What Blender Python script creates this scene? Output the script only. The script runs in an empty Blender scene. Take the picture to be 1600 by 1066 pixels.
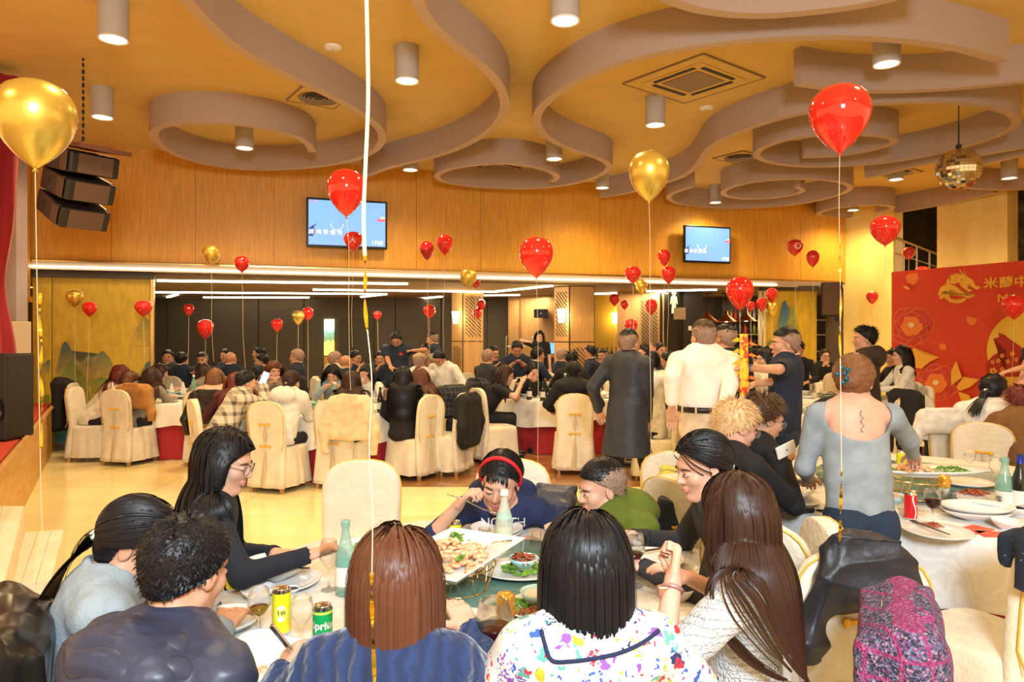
import bpy, bmesh, math, random
import numpy as np
from mathutils import Vector, Matrix
R = random.Random(7)
NR = np.random.RandomState(5)
PI = math.pi
SC = bpy.context.scene
COL = SC.collection
F = 1100.0      # focal length in pixels of the 1600 px wide frame
HY = 515.0      # pixel row of the horizon
CH = 1.75       # height of the camera
HC = 4.60       # ceiling height
RB = 4.23       # underside of the ceiling ribbons

# ---------------- camera, world, exposure, big lights ----------------
cd = bpy.data.cameras.new('camera'); cam = bpy.data.objects.new('camera', cd); COL.objects.link(cam)
cam.location = (0, 0, CH); cam.rotation_euler = (PI/2, 0, 0)
cd.sensor_width = 36.0; cd.lens = 36.0*F/1600.0; cd.shift_y = -(533.0-HY)/1600.0
cd.clip_start = 0.05; cd.clip_end = 100
SC.camera = cam
vs = SC.view_settings
vs.view_transform = 'Standard'; vs.look = 'None'; vs.gamma = 1.0; vs.use_curve_mapping = False
vs.exposure = 1.36
SC.display_settings.display_device = 'sRGB'
w = bpy.data.worlds.new('world'); SC.world = w; w.use_nodes = True
w.node_tree.nodes['Background'].inputs[0].default_value = (1.0, 0.60, 0.25, 1)
w.node_tree.nodes['Background'].inputs[1].default_value = 0.62
SC.cycles.max_bounces = 6; SC.cycles.diffuse_bounces = 3; SC.cycles.glossy_bounces = 3
SC.cycles.transmission_bounces = 6; SC.cycles.transparent_max_bounces = 12
SC.cycles.caustics_reflective = False; SC.cycles.caustics_refractive = False
SC.cycles.sample_clamp_indirect = 6.0

def light(name, kind, loc, energy, color, size=0.1, rot=None, size_y=None, spot=None, blend=0.5):
    ld = bpy.data.lights.new(name, kind); o = bpy.data.objects.new(name, ld); COL.objects.link(o)
    o.location = loc; ld.energy = energy; ld.color = color
    if kind == 'AREA':
        ld.size = size
        if size_y: ld.shape = 'RECTANGLE'; ld.size_y = size_y
    else: ld.shadow_soft_size = size
    if spot: ld.spot_size = math.radians(spot); ld.spot_blend = blend
    if rot: o.rotation_euler = rot
    return o
# the photographer's flash with its soft spread from above and behind the lens
flash = light('flash_light', 'AREA', (0.5, -1.3, 3.1), 120, (0.74, 0.88, 1.0), 0.8, rot=(math.radians(68), 0, 0))

def P(px, py, Y):
    return Vector(((px-800.0)/F*Y, Y, CH-(py-HY)/F*Y))
def onz(px, py, Z):
    Y = F*(CH-Z)/(py-HY)
    return Vector(((px-800.0)/F*Y, Y, Z))

# ---------------- materials ----------------
MATS = {}
def mat(name, col=(.8,.8,.8), rough=.5, metal=0.0, spec=.5, emit=None, es=0.0, trans=0.0, alpha=1.0, ior=1.45, coat=0.0, sheen=0.0, sss=0.0):
    if name in MATS: return MATS[name]
    m = bpy.data.materials.new(name); m.use_nodes = True
    b = m.node_tree.nodes['Principled BSDF']
    I = b.inputs
    I['Base Color'].default_value = (col[0], col[1], col[2], 1)
    I['Roughness'].default_value = rough; I['Metallic'].default_value = metal
    I['Specular IOR Level'].default_value = spec; I['IOR'].default_value = ior
    if emit: I['Emission Color'].default_value = (emit[0], emit[1], emit[2], 1); I['Emission Strength'].default_value = es
    if trans: I['Transmission Weight'].default_value = trans
    if coat: I['Coat Weight'].default_value = coat; I['Coat Roughness'].default_value = .08
    if sheen: I['Sheen Weight'].default_value = sheen
    if sss:
        I['Subsurface Weight'].default_value = sss; I['Subsurface Radius'].default_value = (.02,.008,.004); I['Subsurface Scale'].default_value = .5
    if alpha < 1: I['Alpha'].default_value = alpha
    m.diffuse_color = (col[0], col[1], col[2], 1)
    MATS[name] = m
    return m
def nt(m): return m.node_tree.nodes, m.node_tree.links, m.node_tree.nodes['Principled BSDF']
def noisy(name, c1, c2, scale=8.0, stretch=(1,1,1), rough=.6, bump=0.0, detail=4.0, lo=.35, hi=.65, coord='Object', bscale=None, **kw):
    """two colours mixed by a procedural noise, with optional bump"""
    if name in MATS: return MATS[name]
    m = mat(name, c1, rough, **kw); N, L, b = nt(m)
    tc = N.new('ShaderNodeTexCoord'); mp = N.new('ShaderNodeMapping'); mp.inputs['Scale'].default_value = stretch
    L.new(tc.outputs[coord], mp.inputs[0])
    n = N.new('ShaderNodeTexNoise'); n.inputs['Scale'].default_value = scale; n.inputs['Detail'].default_value = detail
    L.new(mp.outputs[0], n.inputs['Vector'])
    r = N.new('ShaderNodeValToRGB'); r.color_ramp.elements[0].position = lo; r.color_ramp.elements[1].position = hi
    r.color_ramp.elements[0].color = (*c1, 1); r.color_ramp.elements[1].color = (*c2, 1)
    L.new(n.outputs['Fac'], r.inputs[0]); L.new(r.outputs[0], b.inputs['Base Color'])
    if bump:
        n2 = n
        if bscale:
            n2 = N.new('ShaderNodeTexNoise'); n2.inputs['Scale'].default_value = bscale; n2.inputs['Detail'].default_value = 3; L.new(tc.outputs[coord], n2.inputs['Vector'])
        bp = N.new('ShaderNodeBump'); bp.inputs['Strength'].default_value = bump; bp.inputs['Distance'].default_value = .02
        L.new(n2.outputs['Fac'], bp.inputs['Height']); L.new(bp.outputs[0], b.inputs['Normal'])
    return m
def mixmath(N, L, op, a, b_, clamp=False):
    q = N.new('ShaderNodeMath'); q.operation = op; q.use_clamp = clamp
    for i, v in enumerate((a, b_)):
        if v is None: continue
        if isinstance(v, (int, float)): q.inputs[i].default_value = v
        else: L.new(v, q.inputs[i])
    return q.outputs[0]
def mixcol(N, L, fac, a, b_):
    q = N.new('ShaderNodeMix'); q.data_type = 'RGBA'
    if isinstance(fac, (int, float)): q.inputs[0].default_value = fac
    else: L.new(fac, q.inputs[0])
    for i, v in ((6, a), (7, b_)):
        if isinstance(v, tuple): q.inputs[i].default_value = (*v[:3], 1)
        else: L.new(v, q.inputs[i])
    return q.outputs[2]

# ---------------- mesh helpers ----------------
def link(name, me, m=None, parent=None, smooth=False, loc=None, rot=None):
    if m is not None:
        for x in (m if isinstance(m, (list, tuple)) else [m]): me.materials.append(x)
    if smooth and len(me.polygons): me.polygons.foreach_set('use_smooth', [True]*len(me.polygons))
    o = bpy.data.objects.new(name, me); COL.objects.link(o)
    if parent is not None: o.parent = parent
    if loc is not None: o.location = loc
    if rot is not None: o.rotation_euler = rot
    return o
def pydata(v, f):
    me = bpy.data.meshes.new('m'); me.from_pydata([tuple(x) for x in v], [], f); me.update(); return me
def npmesh(V, Q, k=4):
    me = bpy.data.meshes.new('m'); nv, nf = len(V), len(Q)
    me.vertices.add(nv); me.vertices.foreach_set('co', np.asarray(V, np.float32).ravel())
    me.loops.add(nf*k); me.loops.foreach_set('vertex_index', np.asarray(Q, np.int32).ravel())
    me.polygons.add(nf); me.polygons.foreach_set('loop_start', np.arange(nf, dtype=np.int32)*k)
    me.update(calc_edges=True); return me
class MB:
    """collects simple solids into one mesh"""
    def __init__(s): s.v = []; s.f = []
    def add(s, v, f, M=None):
        o = len(s.v)
        for x in v: s.v.append(tuple(M @ Vector(x)) if M is not None else tuple(x))
        s.f += [tuple(i+o for i in q) for q in f]; return s
    def box(s, c, d, M=None, taper=1.0):
        x, y, z = d[0]/2, d[1]/2, d[2]/2; t = taper
        v = [(c[0]+a*x*(t if k > 0 else 1), c[1]+b*y*(t if k > 0 else 1), c[2]+k*z) for k in (-1, 1) for a, b in ((-1,-1),(1,-1),(1,1),(-1,1))]
        return s.add(v, [(3,2,1,0),(4,5,6,7),(0,1,5,4),(1,2,6,5),(2,3,7,6),(3,0,4,7)], M)
    def lathe(s, prof, n=16, M=None, cap=True):
        v = []; f = []; k = len(prof)
        for r, z in prof:
            for i in range(n): a = 2*PI*i/n; v.append((r*math.cos(a), r*math.sin(a), z))
        for j in range(k-1):
            for i in range(n): i2 = (i+1) % n; f.append((j*n+i, j*n+i2, (j+1)*n+i2, (j+1)*n+i))
        if cap: f.append(tuple(range(n-1, -1, -1))); f.append(tuple((k-1)*n+i for i in range(n)))
        return s.add(v, f, M)
    def tube(s, pts, r, n=6, cap=True):
        pts = [Vector(p) for p in pts]; v = []; f = []; k = len(pts)
        up = None
        for i, p in enumerate(pts):
            t = (pts[min(i+1, k-1)]-pts[max(i-1, 0)]).normalized()
            if up is None: up = t.orthogonal().normalized()
            up = (up - t*up.dot(t)).normalized(); b = t.cross(up)
            rr = r[i] if isinstance(r, (list, tuple)) else r
            for j in range(n): a = 2*PI*j/n; v.append(p+up*rr*math.cos(a)+b*rr*math.sin(a))
        for i in range(k-1):
            for j in range(n): j2 = (j+1) % n; f.append((i*n+j, i*n+j2, (i+1)*n+j2, (i+1)*n+j))
        if cap: f.append(tuple(range(n-1, -1, -1))); f.append(tuple((k-1)*n+i for i in range(n)))
        return s.add(v, f)
    def ell(s, c, r, n=12, m=8, M=None):
        v = [(c[0], c[1], c[2]-r[2])]; f = []
        for j in range(1, m):
            ph = -PI/2+PI*j/m
            for i in range(n): a = 2*PI*i/n; v.append((c[0]+r[0]*math.cos(ph)*math.cos(a), c[1]+r[1]*math.cos(ph)*math.sin(a), c[2]+r[2]*math.sin(ph)))
        v.append((c[0], c[1], c[2]+r[2]))
        for i in range(n): i2 = (i+1) % n; f.append((0, 1+i2, 1+i)); f.append((len(v)-1, 1+(m-2)*n+i, 1+(m-2)*n+i2))
        for j in range(m-2):
            for i in range(n): i2 = (i+1) % n; f.append((1+j*n+i, 1+j*n+i2, 1+(j+1)*n+i2, 1+(j+1)*n+i))
        return s.add(v, f, M)
    def prism(s, poly, h, M=None):
        n = len(poly); v = [(x, y, 0) for x, y in poly]+[(x, y, h) for x, y in poly]
        f = [tuple(range(n-1, -1, -1)), tuple(range(n, 2*n))]+[(i, (i+1) % n, n+(i+1) % n, n+i) for i in range(n)]
        return s.add(v, f, M)
    def mesh(s): return pydata(s.v, s.f)
    def build(s, name, m=None, parent=None, smooth=False, loc=None, rot=None, bevel=0):
        me = s.mesh(); o = link(name, me, m, parent, smooth, loc, rot)
        if bevel:
            b = o.modifiers.new('bevel', 'BEVEL'); b.width = bevel; b.segments = 2; b.limit_method = 'ANGLE'
        if smooth == 'auto':
            me.polygons.foreach_set('use_smooth', [True]*len(me.polygons))
            try: me.set_sharp_from_angle(angle=math.radians(40))
            except Exception: pass
        return o
def tag(o, label, cat=None, group=None, kind=None):
    if label: o['label'] = label
    if cat: o['category'] = cat
    if group: o['group'] = group
    if kind: o['kind'] = kind
    return o
def empty(name, label=None, cat=None, loc=(0,0,0), rz=0.0, group=None):
    o = bpy.data.objects.new(name, None); COL.objects.link(o); o.location = loc; o.rotation_euler = (0, 0, rz)
    o.empty_display_size = .1
    return tag(o, label, cat, group)
def struct(o, label=None): o['kind'] = 'structure'; 
def children(o): return [c for c in bpy.data.objects if c.parent == o]
KIDS = {}
def dup(o, loc=None, rz=None, label=None, group=None, cat=None, parent=None, scale=None):
    key = o.name
    if key not in KIDS: KIDS[key] = children(o)
    c = o.copy(); COL.objects.link(c)
    if parent is not None: c.parent = parent
    if loc is not None: c.location = loc
    if rz is not None: c.rotation_euler = (0, 0, rz)
    if scale is not None: c.scale = (scale,)*3 if isinstance(scale, (int, float)) else scale
    if label: c['label'] = label
    if group: c['group'] = group
    for k in KIDS[key]: dup(k, parent=c)
    return c
def text_mesh(s, size, extrude=0.0, align='CENTER', offset=0.0):
    cu = bpy.data.curves.new('t', 'FONT'); cu.body = s; cu.size = size; cu.extrude = extrude; cu.align_x = align; cu.align_y = 'CENTER'; cu.offset = offset
    cu.resolution_u = 3
    o = bpy.data.objects.new('t', cu); COL.objects.link(o)
    dg = bpy.context.evaluated_depsgraph_get(); me = bpy.data.meshes.new_from_object(o.evaluated_get(dg))
    bpy.data.objects.remove(o); return me
def catmull(pts, n=6, closed=False):
    pts = [Vector(p) for p in pts]; out = []; k = len(pts)
    for i in range(k if closed else k-1):
        if closed: a, b, c, d = pts[(i-1) % k], pts[i], pts[(i+1) % k], pts[(i+2) % k]
        else: a, b, c, d = pts[max(i-1, 0)], pts[i], pts[i+1], pts[min(i+2, k-1)]
        for j in range(n):
            t = j/n; out.append(.5*((2*b)+(c-a)*t+(2*a-5*b+4*c-d)*t*t+(3*b-a-3*c+d)*t**3))
    if not closed: out.append(pts[-1])
    return out
# ================= THE ROOM =================
m_ceil = noisy('ceiling_paint', (.70,.49,.155), (.66,.46,.14), 3, rough=.85)
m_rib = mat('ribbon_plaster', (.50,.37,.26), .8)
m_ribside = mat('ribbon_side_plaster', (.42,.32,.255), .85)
m_wood = noisy('maple_veneer', (.74,.38,.052), (.62,.29,.032), 5, (9,9,.5), rough=.42, detail=6)
m_joint = mat('dark_joint', (.03,.02,.012), .8)
m_grey = noisy('grey_partition', (.085,.068,.042), (.10,.08,.05), 20, rough=.75)
m_goldpan = noisy('gold_leaf_panel', (.70,.49,.035), (.58,.38,.03), 14, (1,1,.35), rough=.42, detail=5)
m_marble_y = noisy('yellow_marble', (.90,.74,.30), (.78,.58,.18), 1.6, (1,1,.6), rough=.16, detail=8)
m_dark = mat('black_glass', (.012,.012,.012), .12)
m_black = mat('black_plastic', (.015,.014,.013), .45)
m_steel = mat('brushed_steel', (.6,.58,.55), .28, metal=1)
m_brass = mat('brass', (.75,.5,.18), .25, metal=1)
m_white = mat('white_plastic', (.8,.78,.72), .5)
m_led = mat('led_tube', (1,1,1), .5, emit=(1,.86,.62), es=3.6)
m_lamp = mat('lamp_disc', (1,1,1), .5, emit=(1,.83,.52), es=14.0)
m_cyl = mat('lamp_housing', (.46,.42,.38), .6)

# floor: marble slabs with thin joints
m_sub = mat('mortar', (.42,.27,.09), .9)
m_tile = noisy('cream_marble_slab', (.86,.75,.42), (.78,.64,.30), .9, (1,2.6,1), rough=.16, detail=9, lo=.3, hi=.72)
m_tile2 = noisy('honey_marble_slab', (.83,.70,.35), (.74,.58,.24), 1.1, (1,2.4,1), rough=.16, detail=9, lo=.3, hi=.72)
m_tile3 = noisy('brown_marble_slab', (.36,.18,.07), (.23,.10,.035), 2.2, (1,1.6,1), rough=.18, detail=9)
fl = MB().box((0.5, 11, -.03), (26, 26, .05)).build('floor', m_sub); struct(fl)
wa = math.atan(.341); wu = Vector((math.cos(wa), math.sin(wa), 0)); wn = Vector((math.sin(wa), -math.cos(wa), 0))
W0 = Vector((-7.28, 10.6, 0))
def wallP(s, z, off=0.0): return W0+wu*s+wn*off+Vector((0, 0, z))
def slab(w_, h_):
    mb = MB(); mb.box((0, 0, 0), (w_-.006, h_-.006, .008)); return mb.mesh()
tm = slab(1.2, 1.2); tms = {}
def tile(x, y, m):
    if m.name not in tms:
        me = tm.copy(); me.materials.append(m); tms[m.name] = me
    o = bpy.data.objects.new('tile', tms[m.name]); COL.objects.link(o); o.parent = fl; o.location = (x, y, 0.0)
nt_ = 0
for j in range(16):
    for i in range(-9, 10):
        x = i*1.2+.3; y = 1.2+j*1.2
        if abs(x) > .80*y+1.2: continue
        dist = (Vector((x, y, 0))-W0).dot(wn)
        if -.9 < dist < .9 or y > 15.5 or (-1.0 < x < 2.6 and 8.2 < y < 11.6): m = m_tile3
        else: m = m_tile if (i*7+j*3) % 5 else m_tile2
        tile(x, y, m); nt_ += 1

# ceiling of the hall and of the lower bay behind
ce = MB().box((0.5, 10, HC+.05), (26, 24, .1)).build('ceiling', m_ceil); struct(ce)
LC = 2.62
def wallplane_at(px_, py_, off):
    # where the ray of a photo pixel meets the wall plane shifted by off towards the room
    d = Vector(((px_-800)/F, 1, -(py_-HY)/F)); o0 = Vector((0,0,CH)); w0 = W0+wn*off
    t = (w0-o0).dot(wn)/d.dot(wn); return o0+d*t
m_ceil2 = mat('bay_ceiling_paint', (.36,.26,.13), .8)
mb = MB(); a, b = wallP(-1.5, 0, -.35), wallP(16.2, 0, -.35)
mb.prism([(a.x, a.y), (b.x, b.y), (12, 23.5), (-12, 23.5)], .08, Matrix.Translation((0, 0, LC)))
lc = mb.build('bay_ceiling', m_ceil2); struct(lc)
# back wall above the opening, in veneer sheets
BT = 2.78
wb = MB(); M = Matrix(((wu.x, -wn.x, 0, W0.x), (wu.y, -wn.y, 0, W0.y), (0, 0, 1, 0), (0, 0, 0, 1)))   # local x along wall, y into the wall
wb.box((7.3, .2, (BT+HC)/2), (17.6, .3, HC-BT), M)
wback = wb.build('wall_back', m_wood); struct(wback)
sheets = 13; sw = 15.6/sheets
for i in range(sheets):
    MB().box((-.1+sw*(i+.5), .035, (BT+HC)/2+.02), (sw-.006, .03, HC-BT-.04), M).build('panel', m_wood, wback)
MB().box((7.3, .13, BT-.06), (15.9, .34, .12), M).build('beam_soffit', mat('soffit_paint', (.34,.27,.2), .7), wback)
led = MB().box((6.8, -.075, 2.70), (13.6, .02, .022), M).build('led_strip', m_led)
tag(led, 'longest white light strip running under the back wall edge', 'light strip')
trim = MB().box((7.3, .02, BT+.01), (15.8, .09, .03), M).build('trim_1', m_brass); struct(trim)
# bay walls
GY = 19.1
gw = MB().box((-1.2, GY+.1, 1.3), (22, .12, 2.62)).build('wall_bay_back', m_grey); struct(gw)
x = -10.6; k = 0
for i in range(13):
    MB().box((x+.62, GY+.02, 1.31), (1.2, .05, 2.56)).build('panel', m_grey, gw); x += 1.24
swl = MB().box((-9.9, 15, 1.3), (.12, 9, 2.6)).build('wall_bay_left', m_grey); struct(swl)
# lit picture in the grey wall, above a lattice cupboard
px = empty('backlit_picture', 'small backlit landscape picture panel set in the grey wall', 'picture', (P(514.5, 525, GY-.05).x, GY-.06, 0))
m_pic = mat('picture_light', (.5,.6,.4), .5, emit=(.5,.62,.35), es=.9); N, L, b = nt(m_pic)
tc = N.new('ShaderNodeTexCoord'); se = N.new('ShaderNodeSeparateXYZ'); L.new(tc.outputs['Object'], se.inputs[0])
no = N.new('ShaderNodeTexNoise'); no.inputs['Scale'].default_value = 7; L.new(tc.outputs['Object'], no.inputs[0])
q = mixmath(N, L, 'ADD', mixmath(N, L, 'MULTIPLY', no.outputs[0], .35), se.outputs[2])
rp = N.new('ShaderNodeValToRGB'); els = rp.color_ramp.elements
mr = N.new('ShaderNodeMapRange'); mr.inputs[1].default_value = 1.1; mr.inputs[2].default_value = 2.3; L.new(q, mr.inputs[0]); L.new(mr.outputs[0], rp.inputs[0])
els[0].position = 0; els[0].color = (.75,.55,.08,1); els[1].position = 1; els[1].color = (.75,.85,.5,1)
for p_, c_ in ((.38,(.7,.6,.1,1)),(.45,(.12,.2,.08,1)),(.6,(.15,.3,.22,1)),(.68,(.35,.6,.65,1)),(.8,(.8,.9,.6,1))):
    e = els.new(p_); e.color = c_
L.new(rp.outputs[0], b.inputs['Emission Color']); L.new(rp.outputs[0], b.inputs['Base Color'])
MB().box((0, 0, 1.54), (.27, .03, .98)).build('picture_face', m_pic, px)
MB().box((0, 0, .52), (.27, .04, 1.0)).build('lower_panel', m_wood, px)
sl = MB()
for k in range(9):
    sl.tube([(-.12, -.03, .55+k*.05-.3), (.12, -.03, .8+k*.05-.3)], .006, 4)
sl.build('slots', m_joint, px)
MB().box((.76, .0, 1.02), (.9, .04, 2.04)).build('cupboard_door', mat('olive_door', (.05,.042,.02), .6), px)
# LED strips of the bay ceiling (pixel ends)
def strip(p, q, label):
    a = onz(*p, LC-.015); b = onz(*q, LC-.015); d = (b-a); w_ = .035
    n = Vector((-d.y, d.x, 0)).normalized()*w_
    vv = [a-n, b-n, b+n, a+n]; mb = MB(); mb.add([v+Vector((0,0,z)) for z in (-.02, .012) for v in vv], [(3,2,1,0),(4,5,6,7),(0,1,5,4),(1,2,6,5),(2,3,7,6),(3,0,4,7)])
    o = mb.build('led_strip', m_led); tag(o, label, 'light strip', 'light strips of the low back ceiling')
# these hang from the low ceiling plane: rows below 462 are farther away
for p, q, lb in (((246,438.5),(637,443.5),'upper long light strip at left behind the opening'),
             ((237,456.5),(603,459.5),'long light strip just right of the gold panels'),
             ((318,464.6),(483,464.9),'farthest low light strip over the left back table'),
             ((489,452.5),(770,456),'light strip reaching right to the bend above the lattice column'),
             ((770,456),(862,446.5),'angled light strip between the two lattice columns'),
             ((645,467.5),(690,463.5),'short angled light strip left of the left lattice column'),
             ((755,461.5),(812,461),'short light strip just right of the left lattice column'),
             ((793,471-.5),(866,465.5),'thin far angled light strip before the service corner'),
             ((929,459),(1055,455.5),'light strip right of the right lattice column'),
             ((1010,455),(1120,452.5),'light strip ending over the bar'),
             ((262,464.5),(277,460),'tiny angled light strip in the left back corner'),
             ((565,464),(603,459.5),'short angled light strip left of the picture')):
    strip(p, q, lb)

# ---- ceiling ribbons: hanging plaster bands ----
RIBS = [
 ('broad left plaster band winding into a spiral ring', [(250,-40),(293,0),(320,35),(360,72),(400,94),(456,124),(512,148),(561,173),(588,195),(598,208),(600,222),(585,239),(560,250),(512,260),(456,265),(400,267),(360,264),(318,257),(280,246),(255,233),(240,217),(238,207),(247,198),(275,193),(320,192),(370,194),(400,199),(440,206),(470,216),(486,227),(488,238)]),
 ('second plaster band curving down to the back wall near the television', [(640,-40),(649,0),(663,26),(685,53),(719,79),(753,101),(775,124),(790,150),(791,170),(780,193),(760,210),(726,229),(693,242),(663,250),(625,257),(595,266),(569,277)]),
 ('long central plaster band from spiral ring to wide sweep', [(862,285),(875,278),(867,271),(845,263.5),(822,259),(798,255.5),(760,256),(719,261),(693,266),(680,274),(683,281),(700,287),(738,293),(798,297),(849,295),(894,289),(931,279),(953,267),(955,258),(942,249),(912,240),(875,229),(849,213),(837,195),(837,180),(849,161),(875,143),(912,121),(950,105),(1006,88),(1063,77),(1138,67),(1200,62),(1275,58),(1350,59),(1425,65),(1481,73),(1519,82),(1568,97)]),
 ('plaster band at the top edge of the view', [(990,-32),(1036,0),(1081,15),(1119,22),(1175,26),(1200,25.5),(1275,20.6),(1350,9.4),(1403,0),(1450,-25)]),
 ('short plaster band at upper right with square end', [(1246,132),(1300,141),(1350,144.5),(1425,144),(1500,139),(1600,130),(1700,115)]),
 ('large right plaster band behind the red balloon with a double ring', [(939,309),(969,305),(988,300),(1040,287),(1063,278),(1085,266),(1096,251),(1104,234),(1119,221),(1156,206),(1200,191),(1237,180),(1300,170),(1361,163),(1425,159.5),(1481,159.5),(1538,165),(1575,174.5),(1592,187),(1588,198),(1568,210),(1538,221),(1500,233),(1444,246),(1388,255),(1331,260),(1292,261),(1256,261),(1225,259),(1195,253),(1180,246),(1180,238),(1195,229),(1225,219),(1262,213),(1319,210),(1356,211),(1390,214),(1403,220),(1394,227),(1367,234),(1330,242),(1292,246.5),(1255,246)]),
 ('lower plaster band coiled into nested ovals above the right screen', [(1082,292),(1060,298),(1045,305),(1041,311),(1056,319.5),(1094,325.5),(1150,327),(1206,324.5),(1262,318),(1300,309),(1326,300),(1333,292.5),(1322,286),(1292,281),(1255,279),(1210,281),(1169,285),(1139,292.5),(1126,301),(1131,308),(1161,312),(1195,311),(1225,308),(1250,303),(1259,297.5),(1246,293)]),
 ('far plaster ring beside the dark stair opening', [(1371,333),(1390,329),(1401,324),(1386,319.5),(1337,320.6),(1300,326),(1276,332),(1274,337),(1300,340.5),(1337,341),(1375,337),(1412,331),(1487,319),(1555,302)]),
 ('straight plaster band passing above the mirror ball', [(1354,279),(1375,275),(1412,264),(1450,256),(1487,249),(1544,241),(1600,232),(1690,212)]),
 ('oval plaster band right of the mirror ball', [(1640,236),(1600,243),(1560,251),(1517,263),(1480,274),(1468,282),(1487,291),(1525,297),(1600,298.5),(1680,292)]),
]
for lb, pts in RIBS:
    W = [onz(x_, y_, RB) for x_, y_ in pts]
    for _ in range(1):
        W = [W[0]]+[(W[i-1]+W[i]*2+W[i+1])/4 for i in range(1, len(W)-1)]+[W[-1]]
    C = catmull(W, 5); n = len(C); t2 = .052; v = []; f = []; mi = []
    for i, p in enumerate(C):
        t = C[min(i+1, n-1)]-C[max(i-1, 0)]; nn = Vector((-t.y, t.x, 0)).normalized()*t2
        v += [(p-nn), (p+nn), (p+nn)+Vector((0,0,HC-RB+.02)), (p-nn)+Vector((0,0,HC-RB+.02))]
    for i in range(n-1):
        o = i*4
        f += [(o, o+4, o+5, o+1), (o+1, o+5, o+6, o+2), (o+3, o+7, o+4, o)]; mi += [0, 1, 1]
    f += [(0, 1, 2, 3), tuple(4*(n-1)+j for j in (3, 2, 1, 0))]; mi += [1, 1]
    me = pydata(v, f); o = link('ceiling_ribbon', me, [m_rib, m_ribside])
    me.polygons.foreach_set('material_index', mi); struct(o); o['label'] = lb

# ---- downlights ----
DL = [(177,62,'top left'),(160,184,'over the black loudspeaker'),(382,232,'inside the left plaster ring'),(636,127,'between the left and central bands'),(641,266,'small one above the left television'),
      (866,249,'at the right end of the middle ring'),(883,33,'top centre'),(941,294,'above the back wall, left of the gold balloon'),(1024,196,'above the gold balloon'),(1118,317,'above the right television'),
      (1333,329,'inside the far ring by the stair opening'),(1385,101,'top right, above the red balloon'),(1400,281,'left of the mirror ball'),(1577,279,'right of the mirror ball')]
base = None
for i, (x_, y_, lb) in enumerate(DL):
    p = onz(x_, y_, 4.25)
    if base is None:
        base = empty('downlight', '', 'ceiling lamp', p, group='cylinder downlights of the hall ceiling')
        MB().lathe([(.105,.0),(.12,.0),(.12,.36),(.105,.36),(.105,.02)], 28, cap=False).build('housing', m_cyl, base, 'auto')
        MB().lathe([(.001,.016),(.104,.016)], 28, cap=False).build('lamp_face', m_lamp, base)
        MB().lathe([(.108,-.004),(.121,-.004),(.121,.006),(.108,.006)], 28, cap=False).build('rim', m_white, base, 'auto')
        o = base
    else: o = dup(base, p)
    o['label'] = 'grey cylinder ceiling lamp ' + lb
    light('downlight_light', 'SPOT', (p.x, p.y, 4.22), 95, (1, .70, .34), .1, spot=150, blend=.9)
# more of the same lamps over the part of the hall behind and beside the camera
for (x_, y_) in ((-3.2, 1.2), (0, -.4), (3.2, 1.0), (-1.4, 3.4), (2.6, 3.6), (5.6, 5.2), (-5.2, 4.4)):
    light('downlight_light', 'SPOT', (x_, y_, 4.2), 50, (1, .80, .52), .12, spot=150, blend=.9)
# bay lights: the strips give the light
for (x_, y_) in ((-6, 13), (-3, 13.5), (0, 14.6), (3, 15.6), (6.4, 17.2), (-4.5, 16.5), (0, 17.6)):
    light('strip_light', 'AREA', (x_, y_, LC-.05), 20, (1, .74, .44), 1.6, size_y=.12)

# ---- vents, detectors ----
def onceil(x_, y_): return onz(x_, y_, HC)
def square_frame(p, r, rz, lb):
    e = empty('square_ceiling_vent', lb, 'vent', (p.x, p.y, HC), rz)
    MB().box((0,0,-.006), (2*r, 2*r, .012)).build('plate', m_ceil, e)
    mb = MB()
    for a, b_, c, d in ((0, r, 2*r, .02), (0, -r, 2*r, .02), (r, 0, .02, 2*r), (-r, 0, .02, 2*r)): mb.box((a, b_, -.008), (c, d, .018))
    mb.build('frame', mat('vent_edge', (.3,.22,.12), .7), e); return e
for (x_, y_, lb) in ((498,152,'round air vent in a square hatch at left'), (1155,245,'round air vent right of the gold balloon'), (1402,269,'round air vent left of the mirror ball')):
    p = onceil(x_, y_); e = square_frame(p, .30, .6, lb)
    for k in range(4):
        r_ = .06+k*.05
        MB().lathe([(r_,-.012),(r_+.03,-.028),(r_+.034,-.026),(r_+.008,-.01)], 24, cap=False).build('ring', mat('vent_grey', (.25,.2,.16), .5), e, 'auto')
    MB().lathe([(.001,-.013),(.2,-.013)], 24, cap=False).build('throat', mat('vent_throat', (.05,.04,.03), .7), e)
for (x_, y_, lb) in ((1083,125,'square air conditioning cassette in the central ceiling field'), (775,262,'square air conditioning cassette inside the middle ring')):
    p = onceil(x_, y_); e = square_frame(p, .56, math.radians(38), lb)
    MB().box((0,0,-.02), (.5,.5,.02)).build('grille', noisy('cassette_grille', (.22,.15,.09), (.34,.25,.15), 60), e)
    MB().box((0,0,-.012), (.82,.82,.02)).build('cover', m_ceil, e)
    for a in range(4):
        MB().box((0,.34,-.026), (.56,.045,.012), Matrix.Rotation(a*PI/2, 4, 'Z')).build('air_slot', m_black, e)
for (x_, y_, lb) in ((520,73,'flat round smoke detector at left'), (1104,168,'flat round smoke detector right of the cassette')):
    p = onceil(x_, y_); e = empty('smoke_detector', lb, 'detector', (p.x, p.y, HC))
    MB().lathe([(.001,-.03),(.05,-.03),(.085,-.018),(.09,0)], 24, cap=False).build('cover', m_white, e, 'auto')
    MB().lathe([(.001,-.034),(.02,-.034),(.022,-.03)], 16, cap=False).build('sensor', m_cyl, e, 'auto')

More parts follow.
